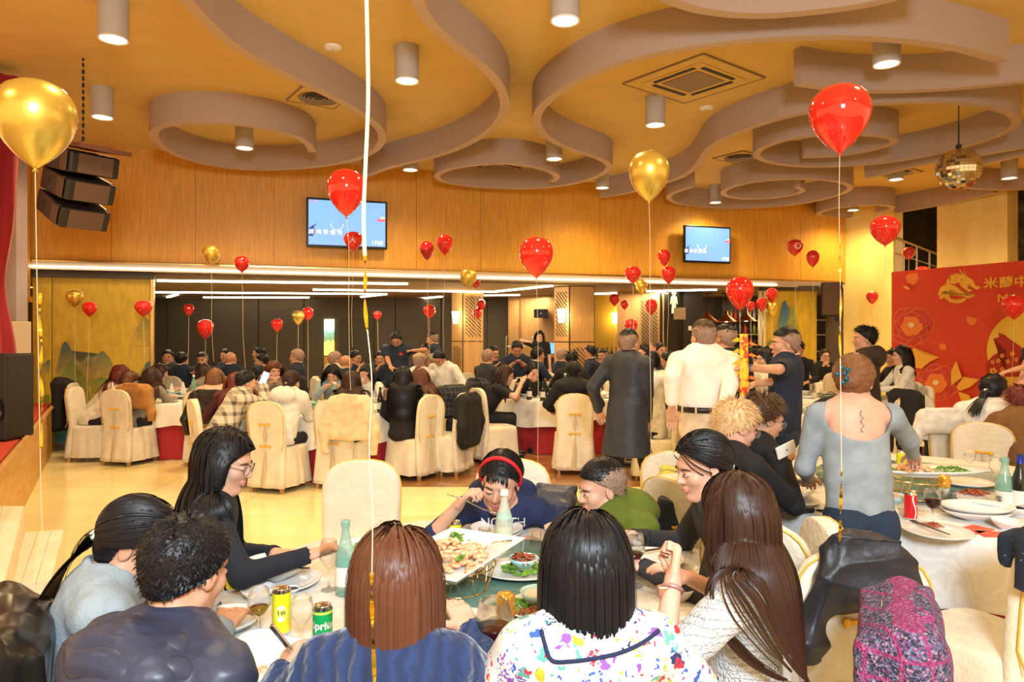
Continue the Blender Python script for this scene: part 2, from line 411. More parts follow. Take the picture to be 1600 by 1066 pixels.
# ---- left: gold painted folding panels, column, curtain, stage ----
def gx(px_, off=-.12): return (wallplane_at(px_, 515, off)-W0).dot(wu)
g0, g1 = gx(50), gx(236.5)
ge = MB().box(((g0+g1)/2, .20, 1.31), (g1-g0, .08, 2.58), M).build('gold_partition', m_goldpan); struct(ge); ge['label'] = 'gold painted folding partition'
MB().box(((g0+g1)/2, .12, 2.60), (g1-g0+.1, .16, .1), M).build('header', mat('dark_bronze', (.06,.045,.03), .5), ge)
for x0, x1 in ((56,81.5),(81.5,235)):
    MB().box(((gx(x0)+gx(x1))/2, .14, 1.28), (gx(x1)-gx(x0)-.014, .04, 2.54), M).build('painted_panel', m_goldpan, ge)
MB().box((gx(237)+.01, .15, 1.31), (.05, .12, 2.6), M).build('edge_post', m_brass, ge)
def vcmesh(name, polys, parent, Y, m=None, wall=False):
    """flat print: list of (pixel polygon, colour top, colour bottom)"""
    me = bpy.data.meshes.new('m'); v = []; f = []; c = []
    for k, (poly, ct, cb) in enumerate(polys):
        ys = [q_[1] for q_ in poly]; y0, y1 = min(ys), max(ys); o = len(v)
        for (x_, y_) in poly:
            p = wallplane_at(x_, y_, -.118+k*.0008) if wall else P(x_, y_, Y); v.append((p.x, p.y-(0 if wall else .002+k*.0006), p.z)); t = (y_-y0)/max(y1-y0, 1)
            c.append([ct[i]*(1-t)+cb[i]*t for i in range(3)]+[1])
        f.append(tuple(range(o, len(v))))
    bm = bmesh.new(); lay = bm.verts.layers.float_color.new('Col'); bv = [bm.verts.new(x_) for x_ in v]
    for q_, cc in zip(bv, c): q_[lay] = cc
    for ff in f: bm.faces.new([bv[i] for i in ff])
    bmesh.ops.triangulate(bm, faces=bm.faces[:]); bm.to_mesh(me); bm.free()
    if m is None:
        m = mat('printed_colours', (.5,.5,.5), .6)
        if 'vc' not in m.node_tree.nodes:
            N, L, b = nt(m); a_ = N.new('ShaderNodeAttribute'); a_.name = 'vc'; a_.attribute_name = 'Col'
            nz = N.new('ShaderNodeTexNoise'); nz.inputs['Scale'].default_value = 9; nz.inputs['Detail'].default_value = 6
            tc = N.new('ShaderNodeTexCoord'); L.new(tc.outputs['Object'], nz.inputs[0])
            f_ = mixmath(N, L, 'ADD', mixmath(N, L, 'MULTIPLY', nz.outputs[0], .9), .55)
            vm = N.new('ShaderNodeVectorMath'); vm.operation = 'SCALE'; L.new(a_.outputs['Color'], vm.inputs[0]); L.new(f_, vm.inputs[3]); L.new(vm.outputs[0], b.inputs['Base Color'])
    return link(name, me, m, parent)
def ridge(pts, base_y, ct, cb, jag=2.5, seed=0):
    r = random.Random(seed); out = []
    for i in range(len(pts)-1):
        (x0, y0), (x1, y1) = pts[i], pts[i+1]; n = max(2, int(abs(x1-x0)/3))
        for k in range(n): t = k/n; out.append((x0+(x1-x0)*t, y0+(y1-y0)*t-r.random()*jag*(4*t*(1-t))))
    out.append(pts[-1]); out += [(pts[-1][0], base_y), (pts[0][0], base_y)]
    return (out, ct, cb)
Tg, Gn, Tn, Bl, Ye = (.05,.16,.13), (.16,.26,.04), (.42,.26,.06), (.04,.16,.22), (.55,.36,.04)
vcmesh('mountain_print', [
  ridge([(202,540),(212,516),(222,497),(228,496),(235,505),(235,540)], 542, (.30,.30,.07), Ye, 2, 1),
  ridge([(84,600),(92,560),(97,540),(103,534),(112,548),(120,562),(128,566),(136,556),(144,560),(160,548),(168,556),(171,562),(178,580),(190,600)], 605, Tg, Ye, 3, 2),
  ridge([(80,690),(84,640),(90,610),(97,585),(106,572),(114,562),(124,580),(134,592),(140,620),(150,650),(152,690)], 694, Gn, Ye, 3, 3),
  ridge([(94,690),(100,640),(106,612),(116,597),(122,612),(130,640),(136,690)], 694, (.22,.34,.05), (.34,.30,.06), 3, 4),
  ridge([(142,600),(150,594),(160,590),(168,592),(178,604),(186,620)], 625, Gn, Ye, 3, 5),
  ridge([(210,610),(218,590),(225,572),(232,565),(235,568),(235,610)], 625, Tg, Ye, 2, 6),
  ridge([(80,680),(90,664),(104,652),(118,660),(130,676),(140,694)], 694, Bl, Tg, 3, 7),
  ridge([(96,694),(110,684),(130,678),(160,684),(190,688),(235,686)], 695, Tg, Gn, 2, 8)], ge, 10.59, wall=True)
vcmesh('shore_print', [
  ridge([(56,580),(62,574),(70,568),(78,562)], 584, Tg, Ye, 2, 11),
  ridge([(56,640),(66,620),(74,616),(78,620)], 650, Gn, Ye, 2, 12),
  ridge([(56,662),(66,652),(78,650)], 675, Bl, (.06,.2,.2), 2, 13),
  ridge([(56,680),(66,676),(78,672)], 694, Gn, Tg, 2, 14)], ge, 10.59, wall=True)
dr = empty('door_1', None, None, P(51, 0, 10.35)*Vector((1,1,0)) if False else Vector((P(49,0,10.4).x, 10.35, 0))); struct(dr)
MB().box((0, 0, 1.12), (.06, .08, 2.22)).build('door_frame', m_brass, dr)
MB().box((.035, -.02, 1.1), (.03, .05, 2.1)).build('door_leaf', m_dark, dr)
MB().box((.04, -.09, 1.05), (.05, .12, .03)).build('door_handle', m_black, dr)
lw = MB().box((-7.30, 9.9, 2.3), (.16, 1.3, 4.6)).build('wall_left', m_wood); struct(lw)
# stage front
sp = [(-3.2, 4.1), (-4.13, 5.75), (-5.6, 8.35), (-6.75, 10.4)]
STG = .67
mb = MB(); poly = [(-11, 4.1)]+sp+[(-11, 10.4)]
mb.prism(poly, STG-.03); st = mb.build('stage_platform', noisy('stage_front_wood', (.62,.36,.08), (.5,.27,.05), 3, (1,1,8), rough=.4)); struct(st)
mb = MB(); mb.prism([(x_-.06, y_) for x_, y_ in poly], .02, Matrix.Translation((0,0,STG-.028))); mb.build('stage_carpet', noisy('orange_red_carpet', (.50,.055,.02), (.40,.04,.015), 200, rough=.95), st)
for i in range(3):
    a, b = Vector((*sp[i], STG-.01)), Vector((*sp[i+1], STG-.01)); MB().tube([a, b], .028, 6).build('edge_moulding', noisy('stage_edge_wood', (.5,.27,.08),(.42,.22,.06),5), st)
co = MB(); c0 = P(49, 0, 9.2); co.box((-6.27, 8.72, 2.63), (.4, .2, 3.94)); col = co.build('wall_stage_pier', noisy('mauve_stone', (.30,.24,.25), (.38,.30,.31), 2, rough=.3)); struct(col)
# curtain
cu = empty('stage_curtain', 'dark red stage curtain gathered with a pink tie at far left', 'curtain', (-5.63, 7.6, STG))
v = []; f = []; nz_, nx_ = 34, 26
for j in range(nz_):
    z = 3.8*j/(nz_-1); zz = z+STG; tie = math.exp(-((zz-2.22)/.5)**2); wdt = .40-.16*tie+.03*math.sin(z*2)
    if zz < 1.2: wdt *= .8
    for i in range(nx_): a = 2*PI*i/nx_; r_ = wdt*(1+.16*math.sin(a*7+z*.6)); v.append((r_*.62*math.cos(a)-.05+.02*z, r_*.5*math.sin(a), z if zz > .9 else z))
for j in range(nz_-1):
    for i in range(nx_): i2 = (i+1) % nx_; f.append((j*nx_+i, j*nx_+i2, (j+1)*nx_+i2, (j+1)*nx_+i))
link('curtain_cloth', pydata([(x_, y_, max(z_, .35)) for x_, y_, z_ in v], f), mat('red_velvet', (.27,.003,.008), .8, sheen=.2), cu, True)
MB().lathe([(.12,-.012),(.14,0),(.12,.012)], 20, Matrix.Translation((-.02,0,1.56)), cap=False).build('tie', mat('pink_tie', (.8,.45,.4), .6), cu, True)
# amplifier rack behind the curtain
am = empty('speaker_cabinet', 'black cabinet speaker standing on the stage edge at far left', 'speaker', (P(14,0,7.0).x, 7.0, STG))
MB().box((-.05,0,.42), (.34,.4,.84)).build('cabinet', m_black, am, bevel=.02); MB().lathe([(.001,0),(.13,0),(.15,.02)], 20, Matrix.Translation((-.05,-.205,.3)) @ Matrix.Rotation(PI/2, 4, 'X'), cap=False).build('cone', m_dark, am, True)
cn = empty('mixing_console', 'grey equipment case with knobs on the stage behind the speaker', 'equipment', (-6.05, 8.3, STG))
MB().box((0,0,.6), (.5,.4,1.15)).build('case', mat('beige_case', (.55,.42,.3), .5), cn, bevel=.01)
for k in range(8): MB().lathe([(.02,0),(.02,.02),(.012,.03)], 10, Matrix.Translation((-.15+.07*(k % 4), -.2, .85+.1*(k//4))) @ Matrix.Rotation(PI/2, 4, 'X')).build('knob', mat('knob_red' if k % 2 else 'knob_dark', (.4,.05,.04) if k % 2 else (.05,.05,.05), .4), cn)
# white stage steps
m_step = noisy('white_step_board', (.80,.72,.58), (.72,.62,.46), 3, rough=.6)
s1 = empty('step_block', 'upper white wooden step block beside the stage at left', 'step'); s2 = empty('step_block', 'lower white wooden step block with plank top, nearer the camera', 'step')
def quadbox(c4, z0, z1, e, nm='body', planks=0):
    mb = MB(); v = [(x_, y_, z0) for x_, y_ in c4]+[(x_, y_, z1) for x_, y_ in c4]
    mb.add(v, [(3,2,1,0),(4,5,6,7),(0,1,5,4),(1,2,6,5),(2,3,7,6),(3,0,4,7)]); mb.build(nm, m_step, e)
    for k in range(planks):
        t0, t1 = k/planks, (k+1)/planks-.01; A = [Vector((*c, 0)) for c in c4]
        q_ = [A[0].lerp(A[1], t0), A[0].lerp(A[1], t1), A[3].lerp(A[2], t1), A[3].lerp(A[2], t0)]
        m2 = MB(); m2.add([(p.x, p.y, z1) for p in q_]+[(p.x, p.y, z1+.02) for p in q_], [(3,2,1,0),(4,5,6,7),(0,1,5,4),(1,2,6,5),(2,3,7,6),(3,0,4,7)]); m2.build('plank', m_step, e)
def pxy(x_, y_, z): p = onz(x_, y_, z); return (p.x, p.y)
quadbox([pxy(-60,925,.42), pxy(5,925,.42), pxy(38,795,.42), pxy(-30,795,.42)], .0, .42, s1, planks=2)
quadbox([pxy(8,922,.22), pxy(80,912,.22), pxy(100,832,.22), pxy(40,836,.22)], .0, .22, s2, planks=3)

# ---- lattice columns in the bay ----
m_colw = noisy('column_veneer', (.50,.30,.11), (.42,.24,.08), 6, (8,8,.6), rough=.4)
def lattice_column(xa, xb, xc, Y, lb, z1=LC, split=1.55, slotL=True, nm='lattice_column'):
    """faces xa..xb (left, receding) and xb..xc (front)"""
    A = P(xa, 0, Y+.35*(1)); B = P(xb, 0, Y); C_ = P(xc, 0, Y+.12)
    A = Vector((A.x, A.y, 0)); B = Vector((B.x, B.y, 0)); C_ = Vector((C_.x, C_.y, 0))
    e = empty(nm, lb, 'column', (B.x, B.y, 0)); D = A+(C_-B)
    mb = MB(); pts = [A-B, B-B, C_-B, D-B]
    mb.prism([(p.x, p.y) for p in pts], z1); mb.build('core', m_joint, e)
    def face(a, b_, slots):
        d = (b_-a); n = Vector((d.y, -d.x, 0)).normalized()*.012; L_ = d.length; u = d.normalized()
        for (z0, z1_, has) in ((.05, split-.01, slots[0]), (split+.01, z1-.02, slots[1])):
            p0, p1 = a+u*.015, b_-u*.015
            m2 = MB(); m2.add([p0, p1, p1+n, p0+n]+[Vector((p.x, p.y, z1_-z0)) for p in (p0, p1, p1+n, p0+n)], [(3,2,1,0),(4,5,6,7),(0,1,5,4),(1,2,6,5),(2,3,7,6),(3,0,4,7)])
            m2.build('veneer_panel', m_colw, e, loc=(0,0,z0))
            if has:
                s_ = MB(); x0, x1 = L_*.14, L_*.86; h0, h1 = (z0+.1 if has > 0 else z0+.35), z1_-.1
                pitch = .085; k = -int((x1-x0)/pitch)-1
                while True:
                    zA = h0+k*pitch
                    if zA > h1+.9: break
                    # 45 degree slot clipped to the rectangle
                    lo = (x0, zA+(x1-x0)); hi = (x1, zA)
                    q0 = max(0, (lo[1]-h1)/(lo[1]-hi[1])) if lo[1] > h1 else 0; q1 = min(1, (lo[1]-h0)/(lo[1]-hi[1]))
                    if q1-q0 > .12:
                        pa = a+u*(lo[0]+(hi[0]-lo[0])*q0)+n*1.05+Vector((0,0,lo[1]+(hi[1]-lo[1])*q0)); pb = a+u*(lo[0]+(hi[0]-lo[0])*q1)+n*1.05+Vector((0,0,lo[1]+(hi[1]-lo[1])*q1))
                        s_.tube([pa, pb], .011, 4)
                    k += 1
                if s_.v: o = s_.build('slots', m_joint, e); o['kind'] = 'stuff'
    z0_ = Vector((0,0,0))
    face(A-B, z0_, (1 if slotL else 0, 0 if nm == 'lattice_column' and slotL else 1)); face(z0_, C_-B, (0 if slotL else -1, 1 if slotL else 0))
    return e
cA = lattice_column(706, 723, 756, 15.8, 'farther wood lattice column behind the left tables', slotL=True, split=1.48)
cB = lattice_column(866, 890, 929, 13.9, 'nearer wood lattice column with glowing wall lamp', slotL=False, split=1.50)
m_sconce = mat('sconce_glass', (1,.9,.7), .4, emit=(1,.8,.5), es=9)
for px_, py_, Y, lb in ((712, 496, 15.75, 'lit fluted wall lamp on the farther lattice column'), (877, 493, 13.9, 'lit fluted wall lamp on the nearer lattice column'), (961,497,17.9,'dim tall wall lamp on the yellow far wall')):
    p = P(px_, py_, Y); e = empty('wall_lamp', lb, 'wall lamp', (p.x, p.y, p.z), group='glass wall lamps')
    MB().lathe([(.045,-.14),(.05,-.13),(.085,.12),(.08,.125)], 10, cap=True).build('shade', m_sconce, e, True); MB().box((0,.06,0), (.08,.1,.12)).build('bracket', m_brass, e)
    light('wall_lamp_light', 'POINT', (p.x, p.y-.16, p.z), 7, (1,.75,.4), .08)
# bay: service corner, far walls
m_ww = noisy('service_wood_wall', (.45,.27,.11), (.38,.22,.08), 5, (6,6,.6), rough=.5)
def wallseg(name, x0, x1, Y0, Y1, m, z0=0, z1=LC, th=.06, lab=None):
    a, b_ = P(x0, 0, Y0), P(x1, 0, Y1); a.z = b_.z = 0; d = (b_-a); n = Vector((-d.y, d.x, 0)).normalized()*th
    mb = MB(); mb.prism([(a.x, a.y), (b_.x, b_.y), (b_.x+n.x, b_.y+n.y), (a.x+n.x, a.y+n.y)], z1-z0, Matrix.Translation((0,0,z0)))
    o = mb.build(name, m); struct(o)
    if lab: o['label'] = lab
    return o
wallseg('wall_service', 794, 866, 18.3, 17.6, m_ww)
for (x0, x1, z0, z1_) in ((796,809,.05,2.5),(810,835,2.0,2.5),(811,835,.05,1.95),(837,866,.05,2.5)):
    wallseg('trim_3', x0, x1, 18.22, 18.0, m_ww, z0, z1_, .05)
wallseg('wall_yellow', 929, 965, 18.2, 17.9, mat('yellow_wall', (.66,.38,.03), .6))
wallseg('wall_wood_right', 964, 1036, 16.2, 15.6, m_ww)
wallseg('wall_dark_pier', 1033, 1068, 15.6, 15.9, m_dark)
wallseg('wall_black_panel', 1068, 1098, 15.9, 15.9, mat('black_board', (.018,.015,.014), .4))
wallseg('wall_bar_back', 1090, 1215, 20.5, 20.5, noisy('bar_tiles', (.33,.27,.2), (.25,.2,.15), 9, rough=.4))
wallseg('wall_bar_side', 929, 1040, 19.4, 19.4, m_grey)
wallseg('wall_shelf_back', 1262, 1330, 18.6, 18.0, mat('shelf_back_dark', (.03,.018,.012), .5))
wallseg('wall_right_pier', 1290, 1318, 15.9, 15.7, mat('brown_pier', (.10,.07,.035), .5), 0, 2.5)
# lattice slots on the right wood wall
s_ = MB(); a = P(1001, 0, 15.86); b_ = P(1027, 0, 15.66); a.z = b_.z = 0; Lz = (b_-a).length
for k in range(-4, 14):
    zA = 1.25+k*.085; zt, zb = zA+Lz, zA
    q0 = max(0, (zt-2.4)/Lz); q1 = min(1, (zt-1.25)/Lz)
    if q1-q0 > .1: s_.tube([a.lerp(b_, q0)+Vector((0,0,zt-Lz*q0)), a.lerp(b_, q1)+Vector((0,0,zt-Lz*q1))], .011, 4)
o = s_.build('lattice_slots', m_joint, bpy.data.objects['wall_wood_right']); o['kind'] = 'stuff'
# marble piers at right and their dark gaps
wallseg('wall_marble', 1318, 1396, 15.7, 14.9, m_marble_y, 0, HC, .5)
wallseg('wall_stair_void', 1396, 1470, 16.6, 16.0, m_dark, 0, HC, .1)
wallseg('wall_marble_right', 1464, 1574, 14.2, 13.2, m_marble_y, 0, HC, .5)
wallseg('wall_right_void', 1570, 1720, 14.6, 13.4, noisy('dark_green_glass', (.03,.03,.02), (.10,.08,.04), 6, rough=.2), 0, HC, .1)
wallseg('wall_right_end', 1700, 2300, 13.4, 6.0, m_marble_y, 0, HC, .2)
for px_, Y in ((1360, 15.0), (1520, 13.4)):
    p = P(px_, 0, Y); light('wall_wash_light', 'SPOT', (p.x, p.y-.45, HC-.25), 170, (1,.74,.36), .05, rot=(math.radians(-8),0,0), spot=60, blend=.8)
# stair rail in the void
rail = empty('stair_railing', 'steel stair handrail in the dark opening between the marble piers', 'railing', (P(1430,0,15).x, 15.0, 0))
ox = rail.location
def rp_(x_, y_): p = P(x_, y_, 15.0); return p-Vector(ox)
MB().tube([rp_(1400,372), rp_(1466,398)], .03, 8).build('handrail', m_steel, rail)
MB().tube([rp_(1400,396), rp_(1466,418)], .015, 6).build('lower_rail', m_steel, rail)
for x_ in (1412, 1432, 1452): MB().tube([rp_(x_, 376+(x_-1412)*.4), rp_(x_, 530)], .018, 6).build('baluster', m_steel, rail)
# gold painted panel right of the bar
gp = wallseg('gold_partition_right', 1190, 1276, 15.25, 15.25, m_goldpan, 0, 2.58, .08, 'gold painted partition with blue peaks right of the bar')
for x_ in (1187, 1193): MB().box((P(x_,0,15.2).x, 15.18, 1.29), (.05,.1,2.58)).build('edge_post', mat('pale_post', (.7,.6,.36), .4), gp)
MB().box((P(1233,0,15.2).x, 15.2, 2.64), (1.25,.12,.1)).build('header', mat('dark_bronze'), gp)
vcmesh('peak_print', [
  ridge([(1206,600),(1212,540),(1218,500),(1222,478),(1226,470),(1232,482),(1238,500),(1242,560)], 610, (.05,.12,.18), Ye, 4, 21),
  ridge([(1226,560),(1232,500),(1236,476),(1240,484),(1246,510),(1252,540),(1258,600)], 610, (.18,.26,.06), Ye, 4, 22),
  ridge([(1218,500),(1224,472),(1228,470),(1230,490)], 520, (.02,.10,.35), (.1,.25,.15), 3, 23),
  ridge([(1195,560),(1200,538),(1206,530),(1210,545),(1214,570)], 600, (.2,.2,.05), Ye, 2, 24)], gp, 15.2)

# ---- televisions ----
m_bez = mat('tv_bezel', (.008,.008,.01), .25)
m_scr = mat('tv_screen', (.02,.05,.1), .25, emit=(.22,.50,.92), es=.52); N, L, b = nt(m_scr)
tc = N.new('ShaderNodeTexCoord'); nz = N.new('ShaderNodeTexNoise'); nz.inputs['Scale'].default_value = 1.6; L.new(tc.outputs['Object'], nz.inputs[0])
L.new(mixcol(N, L, nz.outputs[0], (.22,.52,.95), (.27,.40,.80)), b.inputs['Emission Color'])
m_txt = mat('screen_white', (.8,.8,.85), .5, emit=(.85,.85,.9), es=.75); m_txtd = mat('screen_navy', (.02,.03,.08), .5, emit=(.03,.05,.16), es=.6)
m_scrr = mat('screen_red', (.7,.05,.08), .5, emit=(.85,.1,.2), es=.6)
def tv(c4, lb):
    off = .16; q_ = [wallplane_at(x_, y_, off) for x_, y_ in c4]      # tl tr br bl
    ctr = sum(q_, Vector())/4; Wd = ((q_[1]-q_[0]).length+(q_[2]-q_[3]).length)/2; Hd = ((q_[0]-q_[3]).length+(q_[1]-q_[2]).length)/2
    e = empty('television', lb, 'television', ctr, wa, group='wall televisions')
    MB().box((0, 0, 0), (Wd, .05, Hd)).build('housing', m_bez, e, bevel=.008)
    MB().box((0, .09, 0), (Wd*.4, .14, Hd*.4)).build('wall_mount', m_black, e)
    MB().box((0, -.028, .004), (Wd-.07, .006, Hd-.08)).build('screen', m_scr, e)
    def tx(s, size, u, v_, m, nm='screen_text', sx=1):
        me = text_mesh(s, size); o = link(nm, me, m, e, loc=(u*Wd, -.034, v_*Hd), rot=(PI/2, 0, 0)); o.scale = (sx,1,1); return o
    tx('請 向 很 愉 快', Hd*.115, -.27, -.2, m_txtd); o = tx('請 向 很 愉 快', Hd*.11, -.268, -.195, m_txt); o.location.y -= .002
    tx('1768', Hd*.12, .37, -.37, m_txt); tx('● KTV', Hd*.05, -.40, .42, m_scrr)
    bird = [(-.47,-.28),(-.47,-.12),(-.43,-.07),(-.36,-.02),(-.41,-.09),(-.40,-.2),(-.42,-.28)]
    link('bird_wing', pydata([(u*Wd, -.033, v_*Hd) for u, v_ in bird], [tuple(range(7))]), m_txtd, e)
    mb = MB()
    for k in range(12): a = PI+PI*k/11; mb.ell((-.13*Wd+.1*math.cos(a), -.033, -.02*Hd+.1*math.sin(a)), (.008,.003,.008), 6, 4)
    mb.build('curl_mark', m_txt, e)
    mb = MB(); mb.box((.42*Wd, -.033, .1*Hd), (.11*Wd, .004, .05*Hd)); mb.build('red_caption', m_scrr, e)
    mb = MB(); mb.box((.44*Wd, -.034, .15*Hd), (.05*Wd, .004, .035*Hd)); mb.build('orange_caption', mat('screen_orange', (.9,.5,.1), .5, emit=(.95,.5,.1), es=.7), e)
tv([(479,307),(605.5,317),(604,391),(478,385.5)], 'larger wall television at left showing blue song screen')
tv([(1067,351),(1140.5,356),(1141,413),(1069,410)], 'smaller looking wall television at right showing blue song screen')
# ---- line array speaker under the ceiling at left ----
la = empty('line_array_speaker', 'black three box line array loudspeaker hung from the ceiling at left', 'speaker', P(130, 275, 7.4))
Ml = Matrix.Rotation(math.radians(-35), 4, 'Z')
m_lab = mat('array_black', (.03,.018,.016), .45); m_mesh = noisy('array_grille', (.07,.04,.025), (.14,.08,.05), 220, rough=.6)
MB().box((.02,0,.30), (.86,.5,.045), Ml @ Matrix.Rotation(math.radians(12), 4, 'Y')).build('fly_frame', mat('rust_frame', (.13,.045,.03), .5), la)
for k in range(3):
    Mk = Ml @ Matrix.Translation((-.06*k-.02*k*k, 0, .14-.245*k)) @ Matrix.Rotation(math.radians(14+6*k), 4, 'Y')
    MB().box((-.06,0,0), (.5,.5,.225), Mk).build('cabinet', m_lab, la, bevel=.012)
    MB().box((.22,0,0), (.12,.48,.215), Mk).build('horn', m_black, la, bevel=.02)
    for s in (-1,): MB().box((.16,-.255,0), (.13,.01,.19), Mk).build('grille', m_mesh, la)
    MB().box((.285,0,0), (.01,.34,.19), Mk).build('front_grille', m_mesh, la)
    MB().lathe([(.001,0),(.03,0),(.035,-.006),(.04,0)], 16, Mk @ Matrix.Translation((-.12,-.252,0)) @ Matrix.Rotation(PI/2, 4, 'X'), cap=False).build('badge', m_black, la, True)
    MB().box((-.325,-.1,0), (.03,.02,.12), Mk).build('rigging_bar', m_steel, la)
ch = MB()
hgt = HC-la.location.z
for k in range(14): ch.ell((0, 0, .32+(hgt-.32)*k/13), (.018,.008,.03) if k % 2 else (.008,.018,.03), 6, 4)
ch.build('chain', m_black, la)
# ---- wall speaker at right, mirror ball ----
ws = empty('wall_speaker', 'black wall loudspeaker left of the marble pier', 'speaker', P(1300, 468, 15.1), math.radians(-25))
MB().box((0,0,0), (.42,.4,.72)).build('cabinet', m_black, ws, bevel=.02); MB().box((.0,-.205,0), (.36,.01,.66)).build('grille', m_mesh, ws)
MB().box((.1,.15,-.42), (.1,.4,.1)).build('bracket', m_black, ws)
for z_ in (.08,-.04): MB().box((.212,.0,z_), (.01,.1,.08)).build('handle_slot', m_dark, ws)
ws2 = empty('hanging_speaker', 'small black speaker on the service corner wall', 'speaker', P(845, 490, 17.6))
MB().box((0,0,0), (.34,.25,.22)).build('cabinet', m_black, ws2, bevel=.02); MB().box((0,-.128,0), (.06,.01,.02)).build('badge', m_white, ws2); MB().box((0,.2,.05), (.04,.3,.04)).build('bracket', m_black, ws2)
db = empty('mirror_ball', 'mirror ball hanging near the right ceiling lamps', 'mirror ball', P(1498, 264, 8.0))
rb = 32/F*8.0
mb = MB(); nlat = 20
mm = mat('mirror_facet', (.75,.72,.66), .06, metal=1)
for j in range(nlat):
    ph0 = -PI/2+PI*j/nlat; ph1 = ph0+PI/nlat; n_ = max(4, int(34*math.cos((ph0+ph1)/2)))
    for i in range(n_):
        a0, a1 = 2*PI*i/n_, 2*PI*(i+.93)/n_
        q_ = [(rb*math.cos(p_)*math.cos(a_), rb*math.cos(p_)*math.sin(a_), rb*math.sin(p_)) for a_, p_ in ((a0,ph0+.008),(a1,ph0+.008),(a1,ph1-.004),(a0,ph1-.004))]
        mb.add(q_, [(0,1,2,3)])
o = mb.build('mirror_facets', mm, db); o['kind'] = 'stuff'
MB().ell((0,0,0), (rb*.975,)*3, 24, 16).build('core', mat('ball_core', (.2,.17,.13), .4), db, True)
MB().lathe([(.03,0),(.03,.06),(.008,.07),(.008,.30)], 12, Matrix.Translation((0,0,rb-.02))).build('hanger', m_black, db)
MB().tube([(0,0,rb), (0,0,HC-db.location.z)], .006, 6).build('wire', m_black, db)

# ---- bar, pendants, shelves ----
m_cop = mat('copper', (.62,.22,.08), .3, metal=.9)
for k, (x_, y_) in enumerate(((1105,498),(1135,499),(1166,498))):
    p = P(x_, y_, 16.8); e = empty('pendant_lamp', ('left','middle','right')[k]+' copper pendant lamp over the bar', 'pendant lamp', p, group='copper pendants over the bar')
    MB().lathe([(.24,-.06),(.22,-.03),(.05,.10),(.03,.2),(.025,.2)], 20, cap=False).build('shade', m_cop, e, True)
    MB().tube([(0,0,.19), (0,0,LC-p.z)], .008, 5).build('cord', m_black, e); MB().box((0,0,LC-p.z-.015), (.25,.04,.02)).build('canopy', m_black, e)
    MB().ell((0,0,-.03), (.05,.05,.04)).build('bulb', m_lamp, e); light('pendant_light', 'POINT', (p.x, p.y, p.z-.12), 5, (1,.75,.45), .06)
bc = empty('bar_counter', 'dark bar counter below the copper pendants', 'counter', (P(1140,0,17).x, 17.2, 0))
MB().box((0,0,.55), (3.0,.5,1.1)).build('body', mat('bar_front', (.06,.04,.03), .5), bc); MB().box((0,-.03,1.12), (3.1,.62,.05)).build('top', mat('bar_top', (.35,.25,.18), .3), bc)
bs = empty('wine_rack', 'dark shelf of bottles at the right of the bar', 'shelf', (P(1172,0,18).x, 18.3, 0))
MB().box((0,.2,1.3), (1.15,.04,2.5)).build('back_board', mat('shelf_back_dark'), bs)
for z_ in (1.30,1.62,1.98): MB().box((0,.05,z_), (1.15,.3,.025)).build('shelf', mat('shelf_glass', (.25,.2,.15), .2), bs)
ORD = ['first','second','third','fourth','fifth','sixth','seventh','eighth','ninth']
BC = [(.35,.02,.02),(.02,.02,.02),(.12,.14,.03),(.03,.02,.02),(.03,.06,.02),(.35,.18,.06),(.25,.22,.18)]
n_b = 0
bottle_me = {}
for z_ in (1.32,1.64,2.0):
    for k in range(9):
        ci = R.randrange(len(BC)); key = ci
        if key not in bottle_me:
            mb = MB().lathe([(.035,0),(.04,.01),(.04,.16),(.014,.21),(.013,.27),(.016,.28)], 10); me = mb.mesh(); me.materials.append(mat('liquor_%d' % ci, BC[ci], .2)); me.polygons.foreach_set('use_smooth', [True]*len(me.polygons)); bottle_me[key] = me
        o = bpy.data.objects.new('liquor_bottle', bottle_me[key]); COL.objects.link(o)
        o.location = (bs.location.x-.5+k*.122+R.uniform(-.02,.02), 18.3+R.uniform(0,.08), z_); n_b += 1
        tag(o, '%s spirit bottle from the left on the %s shelf of the bar' % (ORD[k], {1.32:'bottom',1.64:'middle',2.0:'top'}[z_]), 'bottle', 'spirit bottles on the bar shelf')
# glassware shelves
gs = empty('glass_shelf', 'dark shelf unit with rows of stem glasses right of the gold panel', 'shelf', (P(1298,0,17).x, 17.3, 0))
m_glass = mat('clear_glass', (1,1,1), .02, trans=1.0, ior=1.35)
m_thin = mat('thin_glass', (.95,.97,.97), .03, alpha=.55, spec=.7, trans=1.0, ior=1.12)
for z_ in (.95,1.22,1.62,1.98): MB().box((0,.0,z_), (1.0,.35,.025)).build('shelf', mat('pale_shelf', (.55,.48,.38), .3), gs)
MB().box((-.52,.0,1.3), (.04,.36,2.5)).build('upright', m_joint, gs); MB().box((0,.2,1.3), (1.0,.03,2.5)).build('back_board', mat('shelf_back_dark'), gs)
sg = MB().lathe([(.028,0),(.004,.006),(.004,.07),(.03,.10),(.034,.14),(.027,.18)], 10, cap=False).mesh(); sg.materials.append(m_thin); sg.polygons.foreach_set('use_smooth', [True]*len(sg.polygons))
for z_ in (1.995, 1.235):
    for k in range(9):
        o = bpy.data.objects.new('stem_glass', sg); COL.objects.link(o); o.location = (gs.location.x-.40+k*.1, 17.3+.05*(k % 2), z_)
        tag(o, '%s stem glass from the left on the %s shelf right of the gold panel' % (ORD[k], 'upper' if z_ > 1.5 else 'lower'), 'glass', 'stem glasses on the shelf unit')
